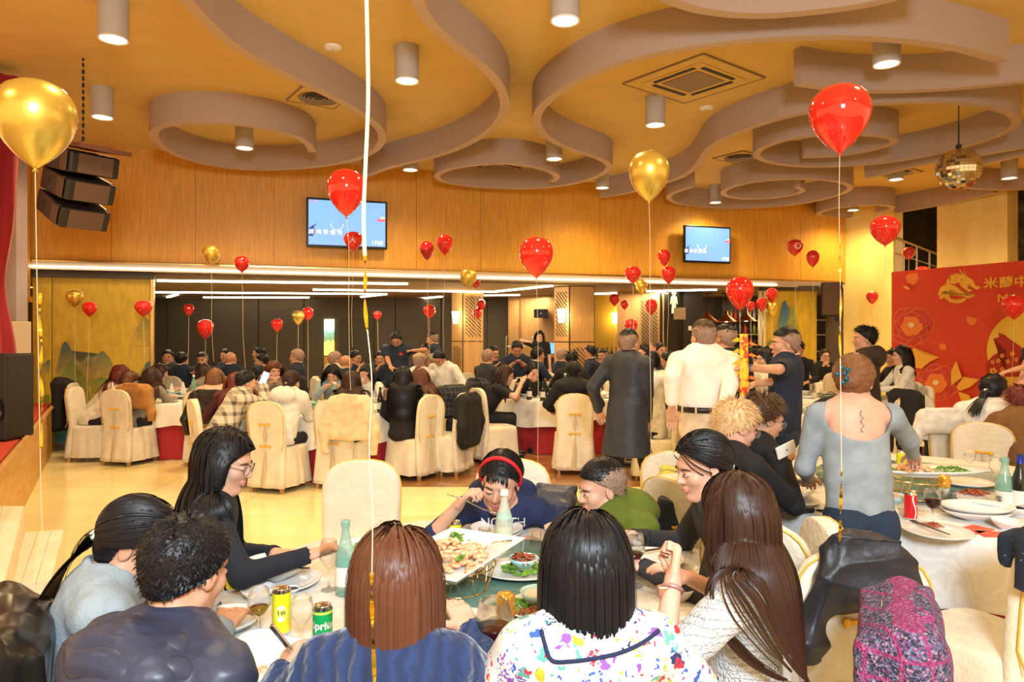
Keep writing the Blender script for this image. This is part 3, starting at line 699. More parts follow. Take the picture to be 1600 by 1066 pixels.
# exit figure sign and notice on the black wall
sn = empty('figure_sign', 'small lit green figure sign on the black wall', 'sign', P(1053, 474, 15.5))
m_sg = mat('sign_green_lit', (.5,.6,.3), .5, emit=(.5,.55,.22), es=.9)
mb = MB(); mb.ell((0,0,.22), (.05,.015,.05)); mb.tube([(0,0,.16),(0,0,-.02)], [.05,.035], 8); mb.tube([(-.02,0,-.02),(-.03,0,-.22)], .02, 6); mb.tube([(.02,0,-.02),(.03,0,-.22)], .02, 6); mb.tube([(-.05,0,.14),(-.07,0,-.02)], .014, 6); mb.tube([(.05,0,.14),(.07,0,-.02)], .014, 6)
mb.build('figure', m_sg, sn, True); MB().box((0,.03,0), (.24,.02,.56)).build('backing', m_black, sn)
n2 = MB().box((0,0,0), (.26,.015,.26)).build('notice_sheet', mat('notice_paper', (.55,.42,.26), .8), loc=P(1062,490,15.45)); tag(n2, 'beige paper notice on the black wall beside the figure sign', 'notice')
th = MB().box((0,0,0), (.07,.02,.1)).build('thermostat', m_white, loc=P(1078,513,15.88), bevel=.005); tag(th, 'small white thermostat low on the black wall', 'thermostat')
# column C marble sheen etc: luggage trolley, service counter and monitor
tr = empty('serving_trolley', 'chrome serving trolley rails beside the waiter', 'trolley', (P(812,0,16.4).x, 16.4, 0))
for x_ in (-.32, .3): 
    for y_ in (0,.35): MB().tube([(x_,y_,.1),(x_,y_,1.55),(x_+.03,y_,1.6)], .014, 6).build('post', m_steel, tr)
for z_ in (.5,1.0,1.35): MB().tube([(-.32,0,z_),(.3,0,z_),(.3,.35,z_),(-.32,.35,z_),(-.32,0,z_)], .012, 6).build('rail', m_steel, tr)
sc_ = empty('service_counter', 'dark service counter behind the waiter', 'counter', (P(858,0,16.3).x, 16.5, 0))
MB().box((.1,0,.55), (.85,.4,1.1)).build('body', mat('bar_front'), sc_); MB().box((.1,0,1.12), (.9,.45,.04)).build('top', mat('bar_top'), sc_)
mo = empty('monitor', 'small glowing blue screen on the service counter', 'monitor', (P(859,0,16.4).x, 16.45, 1.14))
MB().box((0,0,.17), (.34,.03,.24)).build('screen', mat('blue_screen', (.1,.2,.5), .4, emit=(.08,.25,.8), es=1.1), mo); MB().box((0,.01,.03), (.06,.06,.06)).build('stand', m_black, mo)
# counter with bottles by the yellow wall
yc = empty('side_counter', 'narrow counter with bottles before the yellow wall', 'counter', (P(945,0,17).x, 17.0, 0))
MB().box((0,0,.5), (.75,.4,1.0)).build('body', mat('bar_front'), yc); MB().box((0,0,1.02), (.8,.45,.04)).build('top', mat('bar_top'), yc)
for k in range(6):
    o = bpy.data.objects.new('wine_bottle', bottle_me[sorted(bottle_me)[k % len(bottle_me)]]); COL.objects.link(o); o.location = (yc.location.x-.28+k*.11, 16.95, 1.04); tag(o, '%s bottle from the left on the narrow counter by the yellow wall' % ORD[k], 'bottle', 'bottles on the narrow counter')
# ================= IMPLICIT SURFACES (for bodies, clothes, cloth over chairs) =================
class Field:
    def __init__(s, lo, hi, h):
        s.lo = np.array(lo, np.float32); s.h = h
        s.n = np.maximum(2, np.ceil((np.array(hi)-s.lo)/h).astype(int)+1)
        s.D = np.full(s.n, 9.0, np.float32); s.ax = [s.lo[i]+h*np.arange(s.n[i], dtype=np.float32) for i in range(3)]
    def sub(s, lo, hi):
        a = np.clip(np.floor((np.array(lo)-s.lo)/s.h).astype(int), 0, s.n); b = np.clip(np.ceil((np.array(hi)-s.lo)/s.h).astype(int)+1, 0, s.n)
        if np.any(b <= a): return None
        sl = tuple(slice(a[i], b[i]) for i in range(3))
        return sl, s.ax[0][sl[0]][:, None, None], s.ax[1][sl[1]][None, :, None], s.ax[2][sl[2]][None, None, :]
    def put(s, sl, d, k, cut=False):
        D = s.D[sl]
        if cut:     # smooth subtraction
            d = -d; hh = np.clip(.5-.5*(D-d)/k, 0, 1) if k > 0 else None
            s.D[sl] = np.maximum(D, d) if k <= 0 else D*(1-hh)+d*hh+k*hh*(1-hh)
            return
        if k <= 0: s.D[sl] = np.minimum(D, d); return
        hh = np.clip(.5+.5*(d-D)/k, 0, 1); s.D[sl] = d*(1-hh)+D*hh-k*hh*(1-hh)
    def cone(s, a, b, ra, rb, k=.02, flat=None, cut=False):
        """tapered capsule; flat=(axis vector, factor) squeezes it along an axis"""
        a = np.array(a, float); b = np.array(b, float); r = max(ra, rb)+k+s.h*2
        q = s.sub(np.minimum(a, b)-r, np.maximum(a, b)+r)
        if q is None: return
        sl, X, Y, Z = q; ba = b-a; L2 = float(ba@ba)+1e-9
        px, py, pz = X-a[0], Y-a[1], Z-a[2]
        t = np.clip((px*ba[0]+py*ba[1]+pz*ba[2])/L2, 0, 1)
        dx, dy, dz = px-ba[0]*t, py-ba[1]*t, pz-ba[2]*t
        rr = ra+(rb-ra)*t
        d2 = dx*dx+dy*dy+dz*dz
        if flat is not None:
            n = np.array(flat[0], float); n /= np.linalg.norm(n); dn = dx*n[0]+dy*n[1]+dz*n[2]
            d2 = d2+dn*dn*(1/flat[1]**2-1)
            d = (np.sqrt(d2)-rr)*(.5+.5*flat[1])
        else: d = np.sqrt(d2)-rr
        s.put(sl, d, k, cut)
    def ell(s, c, r, k=.02, M=None, cut=False):
        """ellipsoid, M = 3x3 with columns the local axes"""
        c = np.array(c, float); r = np.array(r, float); R_ = float(r.max())+k+s.h*2
        q = s.sub(c-R_, c+R_)
        if q is None: return
        sl, X, Y, Z = q; x, y, z = X-c[0], Y-c[1], Z-c[2]
        if M is not None:
            M = np.array(M, float); u, v, w_ = (x*M[0,i]+y*M[1,i]+z*M[2,i] for i in range(3))
        else: u, v, w_ = x, y, z
        u, v, w_ = u/r[0], v/r[1], w_/r[2]
        k0 = np.sqrt(u*u+v*v+w_*w_)+1e-6; k1 = np.sqrt((u/r[0])**2+(v/r[1])**2+(w_/r[2])**2)+1e-6
        s.put(sl, k0*(k0-1)/k1, k, cut)
    def box(s, c, hd, rad, k=.02, M=None, cut=False):
        c = np.array(c, float); hd = np.array(hd, float); R_ = float(np.linalg.norm(hd))+k+rad+s.h*2
        q = s.sub(c-R_, c+R_)
        if q is None: return
        sl, X, Y, Z = q; x, y, z = X-c[0], Y-c[1], Z-c[2]
        if M is not None:
            M = np.array(M, float); x, y, z = (x*M[0,i]+y*M[1,i]+z*M[2,i] for i in range(3))
        qx, qy, qz = np.abs(x)-hd[0]+rad, np.abs(y)-hd[1]+rad, np.abs(z)-hd[2]+rad
        d = np.sqrt(np.maximum(qx,0)**2+np.maximum(qy,0)**2+np.maximum(qz,0)**2)+np.minimum(np.maximum(qx, np.maximum(qy, qz)), 0)-rad
        s.put(sl, d, k, cut)
    def halfspace(s, n, c):      # keep n.p < c
        X, Y, Z = s.ax[0][:, None, None], s.ax[1][None, :, None], s.ax[2][None, None, :]
        s.D = np.maximum(s.D, n[0]*X+n[1]*Y+n[2]*Z-c)
    def surface(s):
        D = s.D; D[0] = D[-1] = 9; D[:, 0] = D[:, -1] = 9; D[:, :, 0] = D[:, :, -1] = 9
        I = D < 0; nx, ny, nz = D.shape
        C = np.zeros((nx-1, ny-1, nz-1), np.uint8)
        offs = [(i, j, k) for i in (0, 1) for j in (0, 1) for k in (0, 1)]
        for (i, j, k) in offs: C += I[i:nx-1+i, j:ny-1+j, k:nz-1+k]
        act = np.nonzero((C > 0) & (C < 8)); A = np.stack(act, 1)
        idx = -np.ones(C.shape, np.int32); idx[act] = np.arange(len(A))
        val = {o: D[A[:, 0]+o[0], A[:, 1]+o[1], A[:, 2]+o[2]] for o in offs}
        S = np.zeros((len(A), 3)); W = np.zeros(len(A))
        for a in range(3):
            for o in offs:
                if o[a]: continue
                o2 = tuple(1 if q == a else o[q] for q in range(3)); va, vb = val[o], val[o2]
                m = (va < 0) != (vb < 0); t = np.where(m, va/np.where(m, va-vb, 1), 0)
                p = np.zeros((len(A), 3)); p[:] = o; p[:, a] = t
                S[m] += p[m]; W[m] += 1
        V = s.lo+s.h*(A+S/np.maximum(W, 1)[:, None])
        Q = []
        for a, (b, c) in ((0, (1, 2)), (1, (2, 0)), (2, (0, 1))):
            sl0 = [slice(None)]*3; sl1 = [slice(None)]*3; sl0[a] = slice(0, -1); sl1[a] = slice(1, None)
            i0, i1 = I[tuple(sl0)], I[tuple(sl1)]
            e = np.stack(np.nonzero(i0 != i1), 1)
            if not len(e): continue
            e = e[(e[:, b] > 0) & (e[:, c] > 0) & (e[:, b] < D.shape[b]-1) & (e[:, c] < D.shape[c]-1)]
            fl_ = i0[e[:, 0], e[:, 1], e[:, 2]]
            def cell(db, dc): q = e.copy(); q[:, b] -= db; q[:, c] -= dc; return idx[q[:, 0], q[:, 1], q[:, 2]]
            q4 = np.stack([cell(1, 1), cell(0, 1), cell(0, 0), cell(1, 0)], 1)
            q4[~fl_] = q4[~fl_][:, ::-1]; Q.append(q4)
        return V, np.concatenate(Q)
def vnormals(V, Q):
    n = np.cross(V[Q[:, 2]]-V[Q[:, 0]], V[Q[:, 3]]-V[Q[:, 1]]); N = np.zeros_like(V)
    for i in range(4): np.add.at(N, Q[:, i], n)
    return N/(np.linalg.norm(N, axis=1)[:, None]+1e-12)
def smooth_v(V, Q, it=1, lam=.5):
    for _ in range(it):
        S = np.zeros_like(V); C = np.zeros(len(V))
        for i in range(4):
            np.add.at(S, Q[:, i], V[Q[:, (i+1) % 4]]); np.add.at(C, Q[:, i], 1)
            np.add.at(S, Q[:, i], V[Q[:, (i+3) % 4]]); np.add.at(C, Q[:, i], 1)
        V = V*(1-lam)+lam*S/np.maximum(C, 1)[:, None]
    return V
def wrinkle(V, Q, amp, seed, fr=22.0, fold=None):
    """cloth folds pushed along the normals"""
    r = np.random.RandomState(seed); N = vnormals(V, Q); d = np.zeros(len(V))
    for _ in range(7):
        k = r.normal(size=3); k /= np.linalg.norm(k); f = fr*r.uniform(.5, 1.5)
        w_ = r.normal(size=3)*fr*.35
        d += (1-np.abs(np.sin((V@k)*f+1.5*np.sin(V@w_+r.uniform(0, 6))+r.uniform(0, 6))))**2*r.uniform(.4, 1)
    d = d/7*2-.7
    return V+N*(d*amp)[:, None]

def nrm(v): v = np.array(v, float); return v/(np.linalg.norm(v)+1e-12)
def ik(a, t, l1, l2, pole):
    a = np.array(a, float); t = np.array(t, float); d = t-a; L = np.linalg.norm(d)
    if L > (l1+l2)*.995: t = a+d/L*(l1+l2)*.995; d = t-a; L = np.linalg.norm(d)
    L = max(L, abs(l1-l2)+.02, .08); u = d/(np.linalg.norm(d)+1e-9)
    x = (l1*l1-l2*l2+L*L)/(2*L); h = math.sqrt(max(l1*l1-x*x, 0)); p = np.array(pole, float); p = p-u*(p@u)
    return a+u*x+nrm(p)*h, a+u*L

# ================= MATERIALS FOR PEOPLE =================
def skinm(tone):
    c = {'fair': (.64,.385,.275), 'mid': (.56,.315,.20), 'tan': (.48,.25,.145)}[tone]
    c2 = tuple(x*.9 for x in c)
    return noisy('skin_'+tone, c, (c[0]*.95, c[1]*.84, c[2]*.80), 9, rough=.5, sss=.12)
m_lip = mat('lips', (.62,.20,.17), .4); m_eye = mat('eye_white', (.75,.72,.68), .2); m_iris = mat('iris_dark', (.02,.012,.008), .15)
m_brow = mat('brow_hair', (.025,.016,.012), .8); m_lash = mat('lash', (.01,.008,.008), .7)
def hairm(name, c, c2=None, rough=.42):
    nm = 'hair_'+name
    if nm in MATS: return MATS[nm]
    m = mat(nm, c, rough, spec=.32); N, L, b = nt(m); g = N.new('ShaderNodeNewGeometry')
    c2 = c2 or tuple(min(1, x*2.2+.01) for x in c)
    r = N.new('ShaderNodeValToRGB'); r.color_ramp.elements[0].color = (*c, 1); r.color_ramp.elements[1].color = (*c2, 1)
    tc = N.new('ShaderNodeTexCoord'); nz = N.new('ShaderNodeTexNoise'); nz.inputs['Scale'].default_value = 45; nz.inputs['Detail'].default_value = 4; L.new(tc.outputs['Object'], nz.inputs[0])
    L.new(mixmath(N, L, 'ADD', mixmath(N, L, 'MULTIPLY', g.outputs['Random Per Island'], .5), mixmath(N, L, 'MULTIPLY', nz.outputs[0], .5)), r.inputs[0]); L.new(r.outputs[0], b.inputs['Base Color'])
    b.inputs['Anisotropic'].default_value = .5
    return m
HAIR = {'black': ((.004,.004,.005), (.009,.009,.012)), 'brown': ((.070,.022,.010), (.135,.050,.025)), 'darkbrown': ((.020,.008,.005), (.045,.018,.010)), 'maroon': ((.09,.015,.012), (.16,.03,.025)),
        'blond': ((.50,.30,.12), (.78,.56,.30)), 'auburn': ((.13,.05,.018), (.24,.11,.045)), 'greyblack': ((.05,.045,.04), (.09,.08,.07)), 'grey': ((.25,.22,.18), (.4,.36,.3)),
        'stubble': ((.26,.17,.125), (.34,.22,.165)), 'brownish': ((.05,.025,.012), (.10,.05,.025))}
def cloth(name, c, rough=.85, bump=.25, sc=140, sheen=0):
    return noisy('cloth_'+name, tuple(x*.85 for x in c), tuple(min(1, x*1.1) for x in c), 14, rough=rough, bump=bump, bscale=sc, sheen=sheen)
def plaid(name, base, dark, sc=9.0, third=None):
    if name in MATS: return MATS[name]
    m = mat(name, base, .9); N, L, b = nt(m); tc = N.new('ShaderNodeTexCoord'); se = N.new('ShaderNodeSeparateXYZ'); L.new(tc.outputs['Object'], se.inputs[0])
    def band(sock, ph, w_):
        t = mixmath(N, L, 'FRACT', mixmath(N, L, 'ADD', mixmath(N, L, 'MULTIPLY', sock, sc), ph), None)
        return mixmath(N, L, 'LESS_THAN', t, w_)
    xy = mixmath(N, L, 'ADD', se.outputs[0], se.outputs[1])
    f = mixmath(N, L, 'MULTIPLY', mixmath(N, L, 'ADD', band(xy, 0, .34), band(se.outputs[2], .2, .34)), .5)
    c = mixcol(N, L, f, base, dark)
    if third:
        f2 = mixmath(N, L, 'MAXIMUM', band(xy, .5, .07), band(se.outputs[2], .7, .07)); c = mixcol(N, L, f2, c, third)
    L.new(c, b.inputs['Base Color']); return m
def stripes_knit(name, c, sc=60):
    if name in MATS: return MATS[name]
    m = mat(name, c, .9, sheen=.3); N, L, b = nt(m); tc = N.new('ShaderNodeTexCoord'); wv = N.new('ShaderNodeTexWave'); wv.bands_direction = 'X'; wv.inputs['Scale'].default_value = 8; wv.inputs['Distortion'].default_value = 3.5; wv.inputs['Detail Scale'].default_value = 3
    L.new(tc.outputs['Object'], wv.inputs[0]); bp = N.new('ShaderNodeBump'); bp.inputs['Strength'].default_value = .6; bp.inputs['Distance'].default_value = .012
    L.new(wv.outputs['Fac'], bp.inputs['Height']); L.new(bp.outputs[0], b.inputs['Normal'])
    L.new(mixcol(N, L, wv.outputs['Fac'], tuple(x*.75 for x in c), tuple(x*1.15 for x in c)), b.inputs['Base Color']); return m
def floral(name):
    if name in MATS: return MATS[name]
    m = mat(name, (.8,.78,.74), .75); N, L, b = nt(m); tc = N.new('ShaderNodeTexCoord'); c = (.66,.65,.62)
    nzn = N.new('ShaderNodeTexNoise'); nzn.inputs['Scale'].default_value = 48; L.new(tc.outputs['Object'], nzn.inputs[0])
    ad = N.new('ShaderNodeVectorMath'); ad.operation = 'MULTIPLY_ADD'; ad.inputs[1].default_value = (.045,)*3; L.new(nzn.outputs['Color'], ad.inputs[0]); L.new(tc.outputs['Object'], ad.inputs[2])
    for sc, thr, pick, dash in ((24, .36, .45, 0), (52, .30, .25, 0), (13, .42, .62, 1)):
        cols = ((.65,.03,.05),(.03,.10,.42),(.70,.42,.03),(.10,.35,.30),(.22,.08,.38),(.02,.03,.12))
        v = N.new('ShaderNodeTexVoronoi'); v.inputs['Scale'].default_value = sc; L.new(ad.outputs[0], v.inputs['Vector'])
        r = N.new('ShaderNodeValToRGB'); r.color_ramp.interpolation = 'CONSTANT'; els = r.color_ramp.elements
        els[0].color = (*cols[0], 1); els[0].position = 0; els[1].color = (*cols[5], 1); els[1].position = .84
        for i in (1, 2, 3, 4): e = els.new(i*.168); e.color = (*cols[i], 1)
        se = N.new('ShaderNodeSeparateColor'); L.new(v.outputs['Color'], se.inputs[0]); L.new(se.outputs[0], r.inputs[0])
        f = mixmath(N, L, 'LESS_THAN', v.outputs['Distance'], thr); f = mixmath(N, L, 'MULTIPLY', f, mixmath(N, L, 'GREATER_THAN', se.outputs[1], pick))
        if dash:    # burst flowers: fine radial dashes
            w_ = N.new('ShaderNodeTexVoronoi'); w_.inputs['Scale'].default_value = 95; w_.feature = 'F1'; L.new(ad.outputs[0], w_.inputs['Vector'])
            f = mixmath(N, L, 'MULTIPLY', f, mixmath(N, L, 'LESS_THAN', w_.outputs['Distance'], .42))
        c = mixcol(N, L, f, c, r.outputs[0])
    L.new(c, b.inputs['Base Color']); return m
def tweed(name, cols, sc=60):
    if name in MATS: return MATS[name]
    m = mat(name, cols[0], .95); N, L, b = nt(m); tc = N.new('ShaderNodeTexCoord')
    v = N.new('ShaderNodeTexVoronoi'); v.inputs['Scale'].default_value = sc; L.new(tc.outputs['Object'], v.inputs['Vector'])
    se = N.new('ShaderNodeSeparateColor'); L.new(v.outputs['Color'], se.inputs[0]); r = N.new('ShaderNodeValToRGB'); r.color_ramp.interpolation = 'CONSTANT'; els = r.color_ramp.elements
    els[0].color = (*cols[0], 1); els[1].color = (*cols[-1], 1); els[1].position = 1-1/len(cols)
    for i in range(1, len(cols)-1): e = els.new(i/len(cols)); e.color = (*cols[i], 1)
    L.new(se.outputs[0], r.inputs[0])
    s2 = N.new('ShaderNodeSeparateXYZ'); L.new(tc.outputs['Object'], s2.inputs[0])
    t = mixmath(N, L, 'FRACT', mixmath(N, L, 'MULTIPLY', s2.outputs[2], 16), None); u = mixmath(N, L, 'FRACT', mixmath(N, L, 'MULTIPLY', s2.outputs[0], 16), None)
    f = mixmath(N, L, 'MULTIPLY', mixmath(N, L, 'MAXIMUM', mixmath(N, L, 'LESS_THAN', t, .16), mixmath(N, L, 'LESS_THAN', u, .16)), .55)
    L.new(mixcol(N, L, f, r.outputs[0], (.40,.02,.15)), b.inputs['Base Color'])
    bp = N.new('ShaderNodeBump'); bp.inputs['Strength'].default_value = .8; bp.inputs['Distance'].default_value = .01; L.new(v.outputs['Distance'], bp.inputs['Height']); L.new(bp.outputs[0], b.inputs['Normal'])
    return m

# ================= THE PERSON =================
def rotm(yaw, pitch, roll=0.0):
    """columns: right, forward, up; yaw 0 = away from camera (+Y), 90 = to the right (+X); pitch down positive"""
    a = math.radians(yaw); p = math.radians(pitch); r = math.radians(roll)
    f = np.array((math.sin(a)*math.cos(p), math.cos(a)*math.cos(p), -math.sin(p))); rt = np.array((math.cos(a), -math.sin(a), 0)); up = np.cross(rt, f)
    rt2 = rt*math.cos(r)+up*math.sin(r); up2 = up*math.cos(r)-rt*math.sin(r)
    return np.stack([rt2, f, up2], 1)

def strands(root, D0, L, colliders, step, grav, face=None, tie=None, stiff=0.6, sweep=None):
    """march many hair strands together. returns list of (n,3) arrays"""
    P_ = root.copy(); D = D0/np.linalg.norm(D0, axis=1)[:, None]; out = [P_.copy()]; n = int(L.max()/step)+1; off = NR.uniform(0, .010, len(P_))
    for i in range(n):
        alive = (i*step < L)[:, None]
        g = np.zeros_like(D); g[:, 2] = -grav
        if tie is not None and i*step < tie[1]:
            v = tie[0]-P_; dist = np.linalg.norm(v, axis=1)[:, None]; g = v/(dist+1e-6)*.9
        if sweep is not None:
            v = sweep[0]-P_; g = g+v/(np.linalg.norm(v, axis=1)[:, None]+.05)*sweep[1]*(P_[:, 2:3] < sweep[2])
        D = D*stiff+g; D /= (np.linalg.norm(D, axis=1)[:, None]+1e-9)
        Pn = P_+D*step
        for (c, M, r) in colliders:
            q = (Pn-c)@M; rr = r+off[:, None]; k = np.linalg.norm(q/rr, axis=1); m = k < 1
            if m.any(): q[m] /= k[m][:, None]; Pn[m] = q[m]@M.T+c
        if face is not None:
            fc, fM, fs, fy = face; q = (Pn-fc)@fM/fs; lim = fy+np.maximum(0, q[:, 2]-.03)*1.1
            m = (q[:, 1] > lim) & (q[:, 2] < .075) & (q[:, 2] > -.15) & (np.abs(q[:, 0]) < .14)
            if m.any(): q[m, 1] = lim[m]-.001; Pn[m] = (q[m]*fs)@fM.T+fc
        mv = Pn-P_; ln = np.linalg.norm(mv, axis=1)[:, None]; D = np.where(ln > 1e-6, mv/ln, D)
        P_ = np.where(alive, P_+D*np.minimum(step, np.maximum(ln, step*.3)), P_); out.append(P_.copy())
    return np.stack(out, 1)    # (N, n+1, 3)
def clampr(S, c, r):
    d = (S-c)[:, :, :2]; n = np.linalg.norm(d, axis=2)[..., None]; S = S.copy(); S[:, :, :2] = c[:2]+d*np.minimum(1, r/(n+1e-9)); return S
def ribbons(S, centre, w0, w1, name, m, parent, thick=True):
    """flat hair locks facing away from centre"""
    N_, n, _ = S.shape
    T = np.gradient(S, axis=1); T /= (np.linalg.norm(T, axis=2)[..., None]+1e-9)
    O = S-centre; O[:, :, 2] *= .15; O /= (np.linalg.norm(O, axis=2)[..., None]+1e-9)
    W = np.cross(T, O); W /= (np.linalg.norm(W, axis=2)[..., None]+1e-9)
    O2 = np.cross(W, T)
    wd = w0+(w1-w0)*np.linspace(0, 1, n)[None, :, None]; wd = wd*NR.uniform(.7, 1.3, (N_, 1, 1))
    A = S-W*wd; B = S+O2*wd*.15; C = S+W*wd
    V = np.stack([A, B, C], 2).reshape(-1, 3)
    i = np.arange(N_)[:, None]*n*3+np.arange(n-1)[None, :]*3; i = i.ravel()
    Q = np.concatenate([np.stack([i, i+1, i+4, i+3], 1), np.stack([i+1, i+2, i+5, i+4], 1)])
    return link(name, npmesh(V, Q), m, parent, True)

SIT = []
def person(label, head, Y, face=0, pitch=0, hyaw=None, hroll=0, pose='sit', scale=1.0, near=False, top='tshirt', top_m=None, sleeve=1.0, legs_m=None, hair='short', hc='black',
           skin='mid', la=None, ra=None, glasses=None, seat=.47, broad=1.0, group=None, lhand='relax', rhand='relax', extra=None, lean=None, neckline=None, hairlen=.45, mouth=0, bulk=0.0, collar=None, legs=True, shirtlen=0, tall=None, hairk=1.0, headscale=1.0, eyes=True, body_yaw=None, hairfront=.02, hairback=-.45, hairvol=0.0, sweep=None, neck=.125, ear=None):
    """head = pixel (x, y) of the middle of the head, Y = its distance. face = yaw the head looks to; body_yaw = yaw of the chest."""
    h = .0052 if near else (.0085 if Y < 8 else .0115); s = scale
    face_y = face if hyaw is None else hyaw; by = body_yaw if body_yaw is not None else face
    H = np.array(P(head[0], head[1], Y)); hs = s*headscale
    HM = rotm(face_y, pitch, hroll); BM = rotm(by, 0); fw, rt, up = BM[:, 1], BM[:, 0], np.array((0, 0, 1.))
    e = empty('person', label, 'person', (0, 0, 0), group=group)
    # ---- skeleton ----
    if pose == 'sit':
        pz = seat+.09; nb = H-HM@np.array((0, .018, neck))*hs          # neck base
        dz = nb[2]-pz; Ls = .50*s
        hor = math.sqrt(max(Ls*Ls-dz*dz, 0)) if dz < Ls else .03
        if lean is not None: hor = lean
        dirv = fw if lean is None or lean >= 0 else fw
        pel = nb-dirv*hor; pel = np.array((pel[0], pel[1], pz))
    else:
        nb = H-HM@np.array((0, .018, .125))*hs; standh = tall or (H[2]+.115*s); pz = standh*.525
        pel = nb-fw*(lean if lean is not None else .03); pel = np.array((pel[0], pel[1], pz))
    spine = nb-pel; su = nrm(spine); sf = nrm(fw-su*(fw@su)); sr = rt; SM = np.stack([sr, sf, su], 1); sl = np.linalg.norm(spine)
    e.location = (pel[0], pel[1], 0); org = np.array((pel[0], pel[1], 0.0))
    def lc(p): return np.array(p)-org
    chest = pel+spine*.66; waist = pel+spine*.30
    bw = broad*s; shw = .178*bw
    sh = {-1: pel+spine*.90-sr*shw, 1: pel+spine*.90+sr*shw}
    la_ = la; ra_ = ra; tg = {}
    for sd, t in ((-1, la), (1, ra)):
        if t is None:
            t = (pel+spine*.5+sr*sd*.20+fw*.40+np.array((0,0,.03)) if pose == 'sit' else sh[sd]+np.array((0,0,-.56*s))+sr*sd*.06+fw*.05)
            if pose == 'sit': t[2] = max(t[2], .80)
        elif len(t) == 3 and t[2] != 'L' and not isinstance(t, np.ndarray): t = np.array(P(*t))
        tg[sd] = np.array(t, float)
    pole = {sd: (sr*sd*.7-up*.8-fw*.2 if pose == 'sit' else sr*sd*.4-fw*.9) for sd in (-1, 1)}
    ua, fa = .275*s, .245*s; el = {}; wr = {}
    for sd in (-1, 1): el[sd], wr[sd] = ik(sh[sd], tg[sd], ua, fa, pole[sd])
    # ---- skin: head, neck, shoulders, arms, hands in one surface ----
    pts = np.array([H+.16*hs, H-.16*hs, nb, pel+spine*.45, sh[-1]-.09, sh[1]+.09, sh[1]-.09, sh[-1]+.09]+[el[k]+o for k in (-1,1) for o in (-.06,.06)]+[wr[k]+o for k in (-1,1) for o in (-.19,.19)])
    Fd = Field(lc(pts.min(0)-.03), lc(pts.max(0)+.03), h)
    def hp(x, y, z): return lc(H+HM@np.array((x, y, z))*hs)
    kk = .012*hs
    Fd.ell(hp(0,-.016,.034), np.array((.075,.094,.082))*hs, .01, HM)
    Fd.ell(hp(0,.026,-.030), np.array((.060,.064,.078))*hs, .02*hs, HM)
    for sx in (-1, 1):
        Fd.cone(hp(sx*.050,.000,-.052), hp(sx*.018,.062,-.098), .020*hs, .016*hs, .02*hs)
        Fd.ell(hp(sx*.036,.058,-.022), np.array((.024,.024,.024))*hs, .018*hs, HM)
    Fd.ell(hp(0,.070,-.097), np.array((.020,.018,.017))*hs, .014*hs, HM)
    Fd.ell(hp(0,.070,.026), np.array((.050,.020,.014))*hs, .018*hs, HM)
    if h < .01:
        for sx in (-1, 1): Fd.ell(hp(sx*.031,.101,.002), np.array((.018,.014,.010))*hs, .008*hs, HM, cut=True)
    Fd.cone(hp(0,.086,.006), hp(0,.103,-.026), .0075*hs, .0115*hs, .010*hs)
    if h < .01:
        for sx in (-1, 1):
            Fd.ell(hp(sx*.012,.094,-.029), np.array((.008,.009,.007))*hs, .006*hs, HM)
            Fd.ell(hp(sx*.031,.0795,.001), np.array((.0155,.012,.009))*hs, .003*hs, HM)
        Fd.ell(hp(0,.090,-.0555), np.array((.022,.009,.0050))*hs, .005*hs, HM); Fd.ell(hp(0,.0885,-.0655), np.array((.018,.010,.0062))*hs, .005*hs, HM)
        Fd.ell(hp(0,.1005,-.0605), np.array((.021,.006,.0016))*hs, .003*hs, HM, cut=True)
    for sx in (-1, 1):
        Fd.ell(hp(sx*.0765,-.008,-.006), np.array((.008,.019,.031))*hs, .008*hs, rotm(face_y+sx*14, pitch+6, hroll))
        if near: Fd.ell(hp(sx*.086,-.004,-.004), np.array((.006,.010,.018))*hs, .004*hs, HM, cut=True)
    Fd.cone(hp(0,-.020,-.045), lc(nb-su*.03), .052*hs*(.9+.1*broad), .062*s*broad, .02)
    # trapezius, shoulders, upper chest
    Fd.cone(lc(nb+su*.0-sr*.02), lc(sh[-1]+su*.012), .045*s, .040*s, .04); Fd.cone(lc(nb+sr*.02), lc(sh[1]+su*.012), .045*s, .040*s, .04)
    Fd.cone(lc(pel+spine*.52), lc(pel+spine*.84), .138*bw, .150*bw, .03, flat=(sf, .60))
    for sd in (-1, 1):
        Fd.cone(lc(sh[sd]), lc(el[sd]), .046*s*(.6+.4*broad), .036*s, .02); Fd.cone(lc(el[sd]), lc(wr[sd]), .036*s*(.7+.3*broad), .024*s, .015)
        # hand
        hm = lhand if sd < 0 else rhand; d = nrm(wr[sd]-el[sd]); 
        nrmv = nrm(np.cross(d, sr*sd))*1.0
        if hm == 'relax': pal = nrm(up-d*(d@up)); side = nrm(np.cross(d, pal))*sd; curl = .35
        elif hm == 'fist': pal = nrm(-sr*sd*.3+fw*(-.3)-d*0+up*.2); pal = nrm(pal-d*(pal@d)); side = nrm(np.cross(d, pal)); curl = 1.5
        elif hm == 'raise': pal = nrm(sr*-sd*.4+fw*.6); pal = nrm(pal-d*(pal@d)); side = nrm(np.cross(d, pal)); curl = .15
        else: pal = nrm(up+sr*sd*.8-d*(d@up)); pal = nrm(pal-d*(pal@d)); side = nrm(np.cross(d, pal))*1; curl = 1.0
        # thumb side must point to the body's middle when palms face down
        if side@(-sr*sd) < 0: side = -side
        w0 = wr[sd]; hs2 = s*.98; palm = w0+d*.045*hs2
        HMh = np.stack([side, d, pal], 1)
        Fd.box(lc(palm), np.array((.038, .045, .0125))*hs2, .0115*hs2, .012, HMh)
        Fd.cone(lc(w0-d*.01), lc(w0+d*.02), .024*s, .024*s, .012, flat=(pal, .72))
